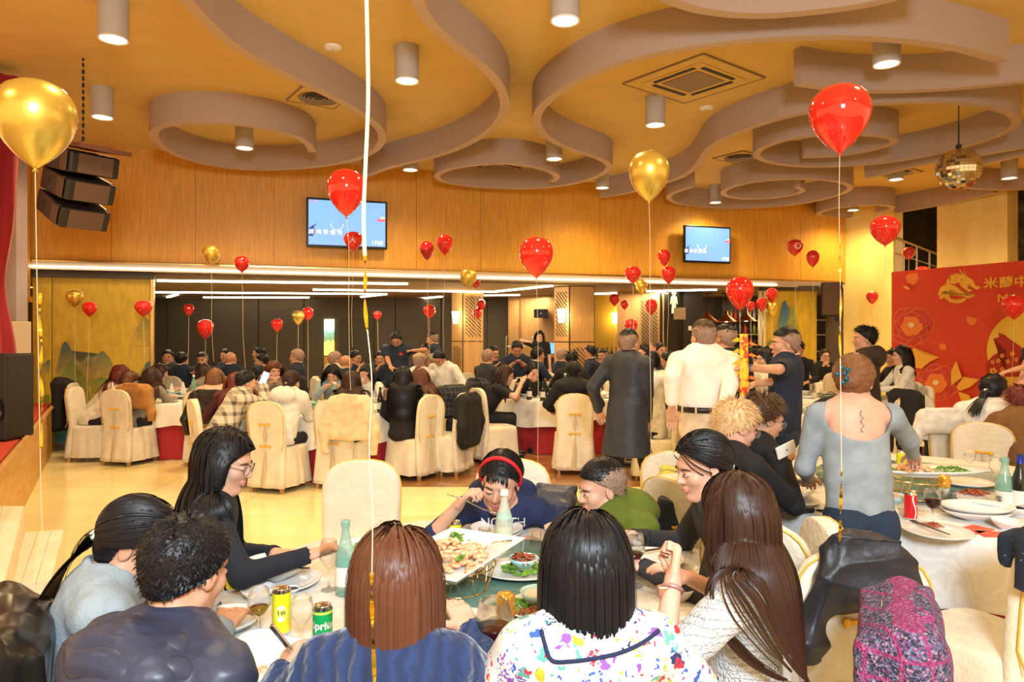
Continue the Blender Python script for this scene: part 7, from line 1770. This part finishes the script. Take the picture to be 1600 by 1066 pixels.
# ---------- right table ----------
p = T(1235,786); plate(p, .16, 'wide white plate at the left edge of the right table'); bowl((p.x, p.y+.05, TZ+.014), .14, .05, 'oval white bowl stacked on the plate before the black gadget', sc=(1.1,.9,1)); bowl((p.x-.03, p.y+.08, TZ+.055), .115, .035, 'top white bowl with a spoon on the stack at the left of the right table')
bowl(T(1238,756), .15, .055, 'large white dish behind the stack at the left of the right table')
o = thing('phone_charger', 'black cable charger lying at the table edge before the white stack', 'charger', T(1253,800)); MB().box((0,0,.015), (.12,.05,.03)).build('body', m_black, o, bevel=.006); MB().tube([(-.06,0,.012),(-.11,-.03,.01),(-.13,.01,.01)], .004, 6).build('cable', m_black, o, True); MB().tube([(.06,-.01,.012),(.11,-.06,.01),(.17,-.07,.008),(.16,-.03,.008),(.08,.0,.012)], .004, 6).build('cable', m_black, o, True)
goblet(T(1222,768), 'large wine glass left of the upturned cups', .20, .045)
for k, (x_, y_) in enumerate(((1243,738),(1262,738),(1247,750),(1268,752),(1250,765),(1266,768))): tumbler(T(x_, y_), ('far left','far right','middle left','middle right','near left','near right')[k]+' small tumbler of the cluster beside the standing woman', .075, .030, grp='cluster of small tumblers')
e = thing('phone', 'white phone held by the young man with the wavy hair', 'phone', P(1228,703,3.86), rz=.4); MB().box((0,0,0), (.135,.012,.07), Matrix.Rotation(-.3, 4, 'Y')).build('case', m_white, e, bevel=.005); MB().lathe([(.001,0),(.005,0),(.005,.003)], 10, Matrix.Translation((.0,-.006,.0)) @ Matrix.Rotation(PI/2, 4, 'X'), cap=False).build('camera_lens', m_black, e)
wire_stand(*T(1432,775,SU).xy, .17, SU, .905, 'gold wire stand under the long platter on the right table'); q = T(1452,741,.91); plate((q.x, q.y, .907), .30, 'long oval white platter raised on the wire stand', sc=(1.15,.45,1.6), nm='platter')
pile((q.x-.09, q.y, .925), 'pink shrimp salad on the long platter', 'curl', m_shrimp, .10, 60, 'shrimps', .06, .017, sy=.6); pile((q.x+.12, q.y, .925), 'chopped green onions on the long platter', 'strip', m_leafm, .10, 50, 'green_onions', .03, .012, sy=.5); pile((q.x-.24, q.y, .93), 'green leaves at the left end of the long platter', 'leaf', m_leafm, .04, 14, 'lettuce', .02, .016)
q = T(1393,788,SU); bowl(q, .085, .05, 'pale blue bowl beside the jeans of the standing woman', m=m_celadon); pile(q+Vector((0,0,.04)), 'carrots and greens in the pale blue bowl at right', 'strip', m_shrimp, .05, 20, 'vegetables', .02, .012)
c5 = can(T(1423,812), 'red cola can with white wave on the right table', g_r, .145, .031, .2)
me = pydata([(x_+w_, y_, 0) for y_, x_, w_ in [(k*.012-.062, .008*math.sin(k*.55)-.004, d) for k in range(11) for d in (-.004, .004)]], [(2*k, 2*k+1, 2*k+3, 2*k+2) for k in range(10)])
for v in me.vertices: a = v.co.x/.031; v.co = Vector((math.sin(a)*.0315, -math.cos(a)*.0315, .073+v.co.y))
link('white_wave', me, m_paper, c5); wrap_text('Cola', .018, .0312, .075, .6, m_paper, c5)
c6 = can(T(1408,733), 'yellow-green can behind the long platter', g_y, .13, .031, .2)
goblet(T(1457,822), 'stemmed glass with dark wine beside the red can', .185, .040, .55, m_darkdrink); tumbler(T(1482,800), 'tumbler with dark drink right of the stemmed glass', .10, .036, .45, m_darkdrink)
mill(T(1475,783,SU), 'jar with golden lid on the right turntable')
for x_, y_, r_, lb in ((1465,836,.155,'flat white plate with chopsticks at the near edge of the right table'), (1510,758,.15,'white plate with a spoon behind the meat plate'), (1545,785,.17,'wide white plate of red meat on the right turntable')): plate(T(x_, y_, TZ if y_ == 836 else SU), r_, lb)
sticks(T(1424,822)+Vector((0,0,.028)), T(1484,845)+Vector((0,0,.028)), 'dark chopsticks across the flat plate at the near edge'); pile(T(1457,826)+Vector((0,0,.012)), 'orange-red shrimp shells on the flat plate', 'strip', m_meat, .05, 14, 'shells', .012, .012, sy=.5)
pile(T(1522,776,SU)+Vector((0,0,.012)), 'sliced red meat on the wide plate', 'strip', m_meat, .075, 34, 'meat_slices', .02, .018, sy=.6)
for k in range(2): bowl(T(1527,812)+Vector((.0,0,.022*k)), .165, .055, ('lower' if k == 0 else 'upper')+' of two stacked oval white bowls on the right table', sc=(1.1,.8,1))
bowl(T(1384,812), .062, .052, 'small white bowl beside the red can'); bowl(T(1572,828), .065, .05, 'small white bowl with a spoon at the right edge'); bowl(T(1592,806), .075, .05, 'white bowl behind the small bowl at the right edge')
for x_, y_, rz, lb in ((1524,828,.5,'red napkin under the stacked oval bowls'), (1558,836,-.2,'red printed napkin near the dotted cardigan')):
    o = MB().box((0,0,0), (.16,.10,.003)).build('napkin', noisy('red_napkin', (.70,.05,.03), (.8,.18,.08), 20), loc=T(x_, y_)+Vector((0,0,.002)), rot=(0,0,rz)); tag(o, lb, 'napkin')
e = thing('fork', 'steel fork beside the small white bowl near the jeans', 'fork', T(1400,828)+Vector((0,0,.004))); MB().tube([(-.05,.04,0),(.03,-.03,.003)], .003, 5).build('handle', m_steelr, e); MB().box((.045,-.042,.003), (.03,.02,.003)).build('tines', m_steelr, e)
bottle(T(1570,800), 'pale green water bottle at the right of the right table', .29, .045, m_greeng, m_greeng, m_paper); wb_ = bottle(T(1594,803), 'dark wine bottle with blue foil at the right edge', .32, .042, m_winebot, None, m_paper, foil=mat('blue_foil', (.01,.03,.30), .3, metal=.5))
goblet(T(1515,740), 'empty stemmed glass right of the long platter', .16, .036); goblet(T(1555,760), 'empty stemmed glass left of the green bottle', .17, .036); tumbler(T(1552,802), 'glass with brown drink before the green bottle', .09, .04, .3, m_amber)
# ---------- far tables: place settings ----------
pl = MB().lathe(plate_prof(.12), 20, cap=False).build('plate', m_china, smooth=True); pl['category'] = 'plate'
bw_ = MB().lathe(bowl_prof(.09,.05), 20, cap=False).build('bowl', m_china, smooth=True); bw_['category'] = 'bowl'
cl_ = MB().lathe(bowl_prof(.075,.05), 18, cap=False).build('bowl', m_celadon, smooth=True); cl_['category'] = 'bowl'
gb_ = MB().lathe([(.03,0),(.004,.006),(.004,.08),(.03,.11),(.034,.14),(.027,.18)], 12, cap=False).build('wine_glass', m_thin, smooth=True); gb_['category'] = 'glass'
tb_ = MB().lathe([(.001,0),(.027,0),(.032,.09)], 12, cap=False).build('tumbler', m_thin, smooth=True); tb_['category'] = 'glass'
wbp = bottle((0,0,0), 'x', .30, .037, m_winebot, None, m_paper); wgp = bottle((0,0,0), 'x', .27, .036, m_greeng, m_white, None)
protos = [pl, bw_, cl_, gb_, tb_, wbp, wgp]; used_p = set()
def place(o, x, y, z, lb, grp):
    if o.name not in used_p: used_p.add(o.name); o.location = (x, y, z); tag(o, lb, None, grp); return o
    return dup(o, (x, y, z), None, lb, grp)
for k, (x, y, r, lb) in TABS.items():
    n_ = 8; ph = PI/8+R.uniform(-.1, .1); SD = ['right','far right','far side','far left','left','near left','near side','near right']
    for i in range(n_):
        a = ph+2*PI*i/n_-PI/8; rr = r-.20; w_ = SD[i]; place(pl, x+rr*math.cos(a), y+rr*math.sin(a), TZ+.001, 'white plate at the '+w_+' of the table '+lb, 'plates on the table '+lb)
        if i % 2: place(bw_, x+rr*math.cos(a), y+rr*math.sin(a), TZ+.014, 'white bowl at the '+w_+' of the table '+lb, 'bowls on the table '+lb)
        a2 = a+.33; rr2 = r-.34; place(gb_ if i % 2 else tb_, x+rr2*math.cos(a2), y+rr2*math.sin(a2), TZ+.001, ('stem glass' if i % 2 else 'tumbler')+' at the '+w_+' of the table '+lb, ('stem glasses' if i % 2 else 'tumblers')+' on the table '+lb)
    for i in range(5):
        a = 2*PI*i/5+.3; rr = .26; q = (x+rr*math.cos(a), y+rr*math.sin(a)); o_ = cl_ if i % 2 else pl; w_ = ('right','far right','far left','left','near side')[i]
        place(o_, q[0], q[1], SU, ('pale blue bowl' if i % 2 else 'serving plate')+' '+w_+' on the turntable '+lb, 'serving dishes on the turntable '+lb)
        pile((q[0], q[1], SU+(.03 if i % 2 else .010)), 'serving of '+('greens','shrimp','meat')[i % 3]+' '+w_+' on the turntable '+lb, ('leaf','curl','blob')[i % 3], (m_leafm, m_shrimp, m_brownf)[i % 3], .06, 9, 'food', .03, .02)
    place(wgp, x+.05, y-.02, SU, 'green water bottle on the turntable '+lb, 'green bottles on the far tables')
for px_, Y, lb in ((827, 9.95, 'left wine bottle on the centre table'), (848, 9.85, 'right wine bottle on the centre table'), (594, 8.4, 'left wine bottle beside the off-shoulder girl'), (604, 8.5, 'right wine bottle beside the off-shoulder girl')):
    x, y = cpos(px_, Y); place(wbp, x, y, TZ+.001, lb, 'wine bottles on the far tables')
for k, (px_, Y, lb) in enumerate(((268,10.1,'left folded napkin standing on the far left table'),(286,10.4,'right folded napkin standing on the far left table'))):
    e = MB().lathe([(.05,0),(.055,.02),(.04,.10),(.015,.20),(.001,.22)], 7, cap=False).build('folded_napkin', m_cloth, loc=(*cpos(px_, Y), TZ+.001)); e.scale = (1,.5,1); tag(e, lb, 'napkin')
# phone of the plaid guest
i_ = farby('plaid shirt holding'); o = MB().box((0,0,0), (.075,.012,.15)).build('phone', mat('phone_screen', (.3,.35,.5), .2, emit=(.5,.55,.75), es=.6), loc=tuple(Vector(i_['wr'][1])+Vector((.0,.02,.11))), rot=(0,.4,.3), bevel=.004); tag(o, 'lit phone held up by the guest in the plaid shirt', 'phone')
# leather bag, chain bag
o = Field((-.2,-.15,-.02), (.2,.15,.34), .012); o.box((0,0,.13), (.13,.06,.12), .05, .02); V, Q = o.surface(); o = link('handbag', npmesh(wrinkle(V, Q, .01, 3, 14), Q), m_leather, None, True, loc=(*cpos(1426, 8.3), .5)); tag(o, 'dark leather handbag hanging on the chair before the red backdrop', 'bag')
# dark tote by the left table
o = Field((-.25,-.2,-.02), (.25,.2,.5), .014); o.box((0,0,.2), (.16,.09,.19), .06, .02); V, Q = o.surface(); o = link('tote_bag', npmesh(wrinkle(V, Q, .012, 5, 14), Q), m_black if False else c_black, None, True, loc=(*cpos(716, 8.9), .25)); tag(o, 'black tote bag with straps hanging beside the black jacket', 'bag')

# ---------- the ribboned stick ----------
e = thing('dragon_stick', 'red and yellow scaled paper stick held by the man in the polo', 'prop', P(1163, 640, 5.5)); hh = 118/F*5.5
MB().tube([(0,0,-.15), (0.0,0,hh*.5), (-.005,0,hh)], [.040,.034,.030], 12).build('tube', noisy('red_yellow_print', (.70,.05,.02), (.85,.55,.03), 18, rough=.5, lo=.45, hi=.5), e, True)
for k in range(12):
    z_ = hh*.42+k*hh*.05; a = k*2.1; s_ = .05+.012*(k % 3)
    MB().add([(0,0,0),(.5*s_,.10*s_,.35*s_),(1.6*s_,0,-.25*s_),(.5*s_,-.3*s_,-.25*s_),(.5*s_,0,.05*s_)], [(0,1,4),(1,2,4),(2,3,4),(3,0,4),(3,2,1,0)], Matrix.Translation((0,0,z_)) @ Matrix.Rotation(a, 4, 'Z') @ Matrix.Translation((.03,0,0))).build('paper_fin', mat('yellow_paper' if k % 3 else 'orange_paper', (.85,.60,.03) if k % 3 else (.75,.20,.02), .6), e)

# ================= RED BACKDROP =================
A0, B0 = Vector((6.47, 12.0, 0)), Vector((7.27, 10.0, 0)); bd = (B0-A0).normalized(); bn = Vector((bd.y, -bd.x, 0)); bn = bn if bn.y < 0 else -bn
def bp_(px_, py_, off=0.0):
    d = Vector(((px_-800)/F, 1, -(py_-HY)/F)); o0 = Vector((0,0,CH)); w0 = A0+bn*off; t = (w0-o0).dot(bn)/d.dot(bn); return o0+d*t
m_ban = noisy('red_print', (.66,.055,.012), (.60,.035,.012), 1.2, rough=.5)
bk = empty('backdrop', 'large red and gold lunar new year backdrop with dragon logo, peonies and rabbit moon', 'backdrop', (A0.x, A0.y, 0)); bo = Vector(bk.location)
L_ = 3.3; cE = A0+bd*L_; z0_, z1_ = .50, 2.73
mb = MB(); q = [A0, cE, cE-bn*.06, A0-bn*.06]; mb.add([p-bo+Vector((0,0,z0_)) for p in q]+[p-bo+Vector((0,0,z1_)) for p in q], [(3,2,1,0),(4,5,6,7),(0,1,5,4),(1,2,6,5),(2,3,7,6),(3,0,4,7)]); mb.build('printed_board', m_ban, bk)
mb = MB(); mb.add([p-bo+Vector((0,0,0)) for p in q]+[p-bo+Vector((0,0,z0_)) for p in q], [(3,2,1,0),(4,5,6,7),(0,1,5,4),(1,2,6,5),(2,3,7,6),(3,0,4,7)]); mb.build('lower_board', mat('peach_board', (.62,.33,.17), .6), bk)
m_gold = mat('print_gold', (.82,.42,.04), .5); m_goldl = mat('print_gold_line', (.85,.30,.06), .5); m_moon = mat('print_moon', (.80,.50,.05), .5); m_dr = mat('print_dark_red', (.40,.025,.01), .5); m_or = mat('print_orange', (.80,.20,.03), .5); m_pt = mat('print_petal', (.58,.04,.02), .5)
def flat(name, pts, m, off, k=None):
    v = [bp_(x_, y_, off)-bo for x_, y_ in pts]; bm = bmesh.new(); f = bm.faces.new([bm.verts.new(p) for p in v]); bmesh.ops.triangulate(bm, faces=[f]); me = bpy.data.meshes.new('m'); bm.to_mesh(me); bm.free(); return link(name, me, m, bk)
Z = lambda L: [(1400+x_/7.615, 420+y_/7.615) for x_, y_ in L]
flat('dragon_head', Z([(590,185),(600,150),(625,115),(650,100),(625,98),(668,82),(655,70),(695,74),(688,56),(725,68),(715,50),(755,66),(790,75),(765,30),(745,-8),(790,45),(822,85),(808,30),(800,-8),(830,70),(860,100),(905,125),(930,160),(940,190),(965,205),(1000,210),(1000,235),(960,250),(930,235),(905,215),(880,192),(850,200),(848,230),(880,245),(912,258),(880,272),(850,280),(855,262),(820,245),(790,225),(760,200),(770,182),(740,162),(700,182),(650,175)]), m_gold, .006)
flat('dragon_body', Z([(505,330),(505,280),(530,220),(580,190),(640,182),(700,203),(760,247),(800,290),(850,325),(900,325),(940,300),(920,332),(880,350),(830,347),(780,317),(720,267),(660,242),(610,242),(560,272),(520,325)]), m_gold, .006)
flat('dragon_tail', Z([(520,357),(522,330),(552,285),(605,256),(650,252),(705,275),(650,268),(605,284),(578,312),(566,350),(540,364)]), m_gold, .006)
flat('dragon_ring', Z([(582,350),(577,322),(600,292),(645,282),(612,302),(612,325),(640,350),(700,372),(760,368),(820,347),(842,366),(790,400),(720,412),(650,400)]), m_gold, .006)
flat('dragon_eye', Z([(770,150),(775,125),(785,120),(780,140)]), m_dr, .008)
for k, (x_, y_) in enumerate(((620,352),(660,374),(697,388),(738,388),(777,377))): flat('ring_star', Z([(x_+9*(1 if j % 2 == 0 else .45)*math.sin(j*PI/5), y_-9*(1 if j % 2 == 0 else .45)*math.cos(j*PI/5)) for j in range(10)]), m_dr, .008)
br = math.atan2(bd.y, bd.x)
def btext(s, px_, py_, hpx, m, nm='lettering', off=0):
    c = bp_(px_, py_, .008)-bo; me = text_mesh(s, hpx/F*11.0*1.15, offset=off); return link(nm, me, m, bk, loc=tuple(c), rot=(PI/2, 0, br))
for s_, x_ in (('米',1548),('蘭',1572),('中',1596)): o = btext(s_, x_, 443.5-(x_-1548)*.05, 15, m_gold, 'chinese_character', .004); o.scale = (1.25,1,1)
o = btext('Milan', 1584, 466, 13, m_gold); o.scale = (1.5,1.1,1)
# peonies
def peony(cx, cy, r, n1, seed):
    rr_ = random.Random(seed)
    for ring, (s_, mm_) in enumerate(((1.0, m_pt), (.74, m_pt), (.5, m_or))):
        loops = []
        for k in range(n1-ring):
            a0 = 2*PI*k/(n1-ring)+rr_.uniform(-.2,.2)+ring*.5; c = (cx+r*s_*.52*math.cos(a0), cy+r*s_*.48*math.sin(a0)); rad = r*s_*.46*rr_.uniform(.9,1.15)
            pts = []
            for j in range(28):
                t = 2*PI*j/28; w_ = 1+.10*abs(math.sin(t*3.5)); pts.append((c[0]+rad*w_*math.cos(t), c[1]+rad*w_*.92*math.sin(t)))
            pts = [(max(x_, 1395.5), min(y_, 626)) for x_, y_ in pts]
            off = .0025+.0012*(ring*8+k)
            flat('petal', pts, m_goldl, off); flat('petal', [(c2x+(x_-c2x)*.955, c2y+(y_-c2y)*.955) for x_, y_ in pts for c2x, c2y in (c,)], mm_, off+.0006)
    flat('stamen', [(cx+5*math.cos(t), cy-2+4*math.sin(t)) for t in [2*PI*j/12 for j in range(12)]], mat('print_cream', (.8,.6,.3), .5), .040)
peony(1424, 510, 34, 8, 1); peony(1462, 600, 34, 8, 2)
for pts in ([(1422,574),(1417,556),(1428,543),(1440,554),(1468,558),(1452,566),(1440,576)], [(1486,602),(1486,580),(1494,564),(1503,590)], [(1494,606),(1505,589),(1530,593),(1516,605),(1500,611)], [(1497,612),(1515,618),(1518,629),(1502,627)], [(1411,446),(1420,449),(1422,453),(1414,451)]): flat('gold_leaf', pts, m_gold, .046)
for pts in ([(1415,432),(1421,427),(1433,427),(1436,437),(1428,446),(1417,441)], [(1511,494),(1527,498),(1524,506),(1518,509),(1510,503)], [(1468,537),(1479,538),(1478,547),(1469,547)]): flat('sky_lantern', pts, m_or, .006)
mc = bp_(1606,550,.004); rad = (bp_(1542,550,.004)-mc).length
me = pydata([tuple(mc-bo+bd*rad*math.cos(t)+Vector((0,0,rad*math.sin(t)))) for t in [2*PI*k/64 for k in range(64)]], [tuple(range(64))]); link('moon', me, m_moon, bk)
flat('rabbit', [(1552,529),(1561,527),(1560,520),(1569,523),(1576,529),(1581,536),(1588,537),(1594,541),(1600,548),(1598,556),(1592,560),(1594,575),(1592,589),(1572,589),(1560,590),(1546,587),(1540,581),(1542,566),(1551,556),(1560,551),(1572,547),(1563,541)], m_dr, .010)
for x_, y_, r_ in ((1552,580,5),(1566,556,3.2),(1560,564,3),(1575,565,3),(1582,553,3.6),(1588,562,3),(1566,577,3),(1551,566,2.6)): flat('rabbit_flower', [(x_+r_*(1+.25*math.cos(5*t))*math.cos(t), y_+r_*(1+.25*math.cos(5*t))*math.sin(t)) for t in [2*PI*j/25 for j in range(25)]], m_gold, .013); flat('rabbit_flower', [(x_+r_*.45*math.cos(t), y_+r_*.45*math.sin(t)) for t in [2*PI*j/8 for j in range(8)]], m_dr, .015)

# ================= BALLOONS =================
m_bred = mat('red_latex', (.72,.018,.012), .10, spec=.6, coat=.6, sss=.15); m_bdred = mat('dark_red_latex', (.50,.008,.012), .12, spec=.6, coat=.6); m_bgold = mat('gold_latex', (.80,.58,.10), .30, metal=.75, coat=.6); m_letter = mat('balloon_letter', (.85,.78,.72), .4)
m_string = mat('pale_ribbon_string', (.75,.62,.38), .4); m_foil = mat('gold_foil', (.85,.62,.05), .15, metal=1)
BPROF = [(0,-1.25),(.045,-1.24),(.03,-1.19),(.04,-1.165),(.13,-1.10),(.30,-.97),(.50,-.78),(.70,-.53),(.86,-.26),(.965,.03),(1.0,.30),(.965,.56),(.86,.80),(.68,1.00),(.45,1.13),(.22,1.20),(0,1.22)]
def foil_strip(pts, w_, m, parent, nm='foil_ribbon', tw=1.6):
    v = []; f = []; C = catmull(pts, 10)
    for i, p in enumerate(C):
        a = i*tw/6; d = Vector((math.cos(a), math.sin(a), .15))*w_; v += [p-d, p+d]
    for i in range(len(C)-1): f.append((2*i, 2*i+1, 2*i+3, 2*i+2))
    return link(nm, pydata(v, f), m, parent, True)
def balloon(cx, y0, y1, wpx, m, label, letter=None, string=None, real=.27, foil=None, lang=0.0):
    if cx < 236 and wpx < 30: real = wpx*10.1/F
    if cx == 330 or cx == 378: real = wpx*10.4/F
    if F*real/wpx > 14.3: real = wpx*14.3/F
    if 1000 < cx < 1275 and wpx < 26 and y0 < 430: real = wpx*10.8/F
    Y = F*real/wpx; rr = real/2; hpx = (y1-y0); hh = hpx/F*Y/2.47
    c = P(cx, y0+hpx*(1.22/2.47), Y); e = empty('balloon', label, 'balloon', c)
    n = 28 if wpx > 30 else 18; mb = MB(); mb.lathe([(r_*rr, z_*hh) for r_, z_ in BPROF[3:]], n, cap=False); mb.build('envelope', m, e, True)
    kb = MB(); kb.lathe([(.05*rr,-1.165*hh),(.03*rr,-1.19*hh),(.085*rr,-1.26*hh),(.0001,-1.235*hh)], 10, cap=False); kb.build('knot', m, e, True)
    z0_ = -1.2*hh; end = string[-1][1] if string else min(690, y1+150)
    if string: pts = [Vector((0,0,z0_))]+[P(x_, y_, Y)-c for x_, y_ in string]
    else:
        n_ = 6; dx = R.uniform(-.04,.04); pts = [Vector((.012*math.sin(k*1.3)*k/n_+dx*k/n_, 0, z0_-(end-y1)/F*Y*k/n_)) for k in range(n_+1)]
    pts = [p for p in pts if (c+p).z > .02]
    MB().tube([tuple(p) for p in catmull(pts, 4)], .0016 if wpx > 50 else .0020*max(1, Y/8), 4).build('string', m_string, e)
    if foil: foil_strip([P(x_, y_, Y)-c for x_, y_ in foil], foil_w(wpx), m_foil, e)
    if letter:
        me = text_mesh(letter, hh*1.25, offset=.012*rr)
        for v in me.vertices:
            x_, z_ = v.co.x, v.co.y+.12*hh; a = lang+x_/rr; zz = z_/hh; r_ = np.interp(zz, [b_ for _, b_ in BPROF], [a_ for a_, _ in BPROF])*rr*1.015
            v.co = Vector((math.sin(a)*r_, -math.cos(a)*r_, z_))
        link('letter', me, m_letter, e)
    return e
def foil_w(wpx): return .006 if wpx > 60 else .004
balloon(55,125,268,117,m_bgold,'big gold balloon at the left edge', string=[(56,330),(58,450),(61,600),(64,760),(70,930)], foil=[(63,458),(62,500),(65,540),(63,580),(66,620),(64,700)], real=.29)
balloon(541,264,341,60,m_bred,'red balloon with part of a letter before the left television', 'C', [(545,380),(545,470),(546,560),(548,610)], lang=-1.25)
balloon(552,362,393,30,m_bred,'small red balloon with letter A below the left television', 'A', lang=.15)
balloon(1014,236,318,64,m_bgold,'gold balloon left of the big red balloon', string=[(1016,400),(1015,520),(1017,620),(1017,735)])
balloon(1312,132,243,92,m_bred,'biggest red balloon at upper right', string=[(1311,330),(1313,450),(1313,560),(1314,700),(1315,850)], foil=[(1313,375),(1312,420),(1314,470),(1312,520),(1314,565)], real=.29)
balloon(838,370,436,54,m_bred,'red balloon near the centre against the beam light', string=[(840,500),(841,600),(840,735)])
bb = balloon(1156,432,487,42,m_bred,'red balloon above the man in the dark shirt', 'I', lang=-1.2)
balloon(1383,337,386,44,m_bred,'red balloon before the dark stair opening')
SB = [(330,382,416,27,'g','gold balloon between the two halves of the upper left wall',None),(378,400,427,23,'r','red balloon right of the gold one on the upper left wall',None),
 (667,377,408,23,'d','left red balloon of the pair right of the left television',None),(695,366,400,26,'r','right red balloon of the pair right of the left television',None),
 (732,420,452,27,'g','gold balloon in front of the long light strip at centre',None),(743,425,452,20,'r','red balloon half hidden behind the centre gold one',None),
 (1038,390,417,21,'r','upper red balloon left of the right television',None),(1045,416,445,23,'r','lower red balloon left of the right television',None),(989,416,444,26,'r','red balloon with letter I on the beam light','I'),(1002,436,462,20,'g','small gold balloon under the letter I balloon',None),
 (1242,374,401,25,'r','red balloon with letter O right of the right television','O'),(1270,391,419,20,'r','red balloon right of the letter O balloon',None),
 (1420,386,407,19,'d','small red balloon before the stair railing',None),(1441,416,439,21,'r','red balloon at the top edge of the backdrop',None),(1363,455,476,18,'r','small red balloon before the marble pier',None),(1584,461,501,33,'r','red balloon before the moon of the backdrop',None),
 (117,452,481,25,'g','gold balloon before the left gold panel',None),(140,471,496,21,'r','red balloon before the left gold panel',None),(224,469,496,26,'r','red balloon with a white stroke at the edge of the gold panel','I'),
 (295,475,495,16,'d','dark red balloon before the grey partition at left',None),(321,499,531,25,'r','orange-red balloon above the far left table',None),(433,498,520,18,'r','lone red balloon before the grey partition',None),(466,485,509,19,'g','gold balloon before the grey partition',None),(481,480,502,17,'r','red balloon just behind the gold one at the partition',None),
 (590,486,501,13,'r','tiny red balloon right of the lit picture',None),(671,476,499,19,'r','red balloon above the standing men at the rear',None),(752,468,486,14,'r','upper of two red balloons on the farther lattice column',None),(746,481,500,14,'r','lower of two red balloons on the farther lattice column',None),
 (960,459,479,16,'r','red balloon before the yellow wall',None),(976,469,485,12,'r','tiny red balloon right of the yellow wall',None),(1018,467,493,19,'r','red balloon on the lattice slots behind the trench coat',None),(986,498,522,21,'r','red balloon with letter N above the trench coat','N'),
 (1190,465,488,17,'r','red balloon beside the gold panel frame',None),(1206,450,474,18,'r','red balloon at the top of the right gold panel',None),(1206,472,497,17,'g','gold balloon below it on the right gold panel',None),(1173,471,488,14,'r','small red balloon half hidden by the one above the dark shirt',None)]
for cx, y0, y1, wp, c_, lb, lt in SB: balloon(cx, y0, y1, wp, {'g': m_bgold, 'r': m_bred, 'd': m_bdred}[c_], lb, lt, real=.24 if wp < 24 else .26)
# ribbons of a balloon above the view
e = empty('balloon_ribbon', 'long gold ribbon hanging through the centre-left of the view', 'ribbon', P(575,500,1.45)); c = Vector(e.location)
MB().tube([tuple(p-c) for p in catmull([P(571,-60,1.45),P(574,60,1.45),P(575,160,1.45),P(571,260,1.45),P(568,340,1.45),P(570,400,1.45)], 6)], [.0045]*31, 6).build('upper_string', mat('cream_ribbon', (.78,.70,.36), .3), e, True)
foil_strip([P(570,395,1.45)-c, P(571,430,1.45)-c, P(570,470,1.45)-c, P(574,520,1.45)-c], .004, m_foil, e)
MB().tube([tuple(p-c) for p in catmull([P(574,515,1.45),P(581,600,1.45),P(577,700,1.45),P(582,800,1.45),P(581,900,1.45)], 6)], .0013, 5).build('lower_string', m_string, e, True)
foil_strip([P(581,895,1.45)-c, P(581,940,1.45)-c, P(583,1000,1.45)-c, P(586,1080,1.45)-c], .0045, m_foil, e)
e = empty('balloon_ribbon', 'thin gold ribbon hanging in front of the jacket behind the standing woman', 'ribbon', P(1312,800,2.3)); c = Vector(e.location)
foil_strip([P(1315,735,2.3)-c, P(1314,780,2.3)-c, P(1313,820,2.3)-c, P(1312,858,2.3)-c], .005, m_foil, e); MB().tube([tuple(p-c) for p in (P(1313,560,2.3),P(1314,650,2.3),P(1315,738,2.3))], .0015, 5).build('string', m_string, e)
# cushion block / seat nook behind the right guests
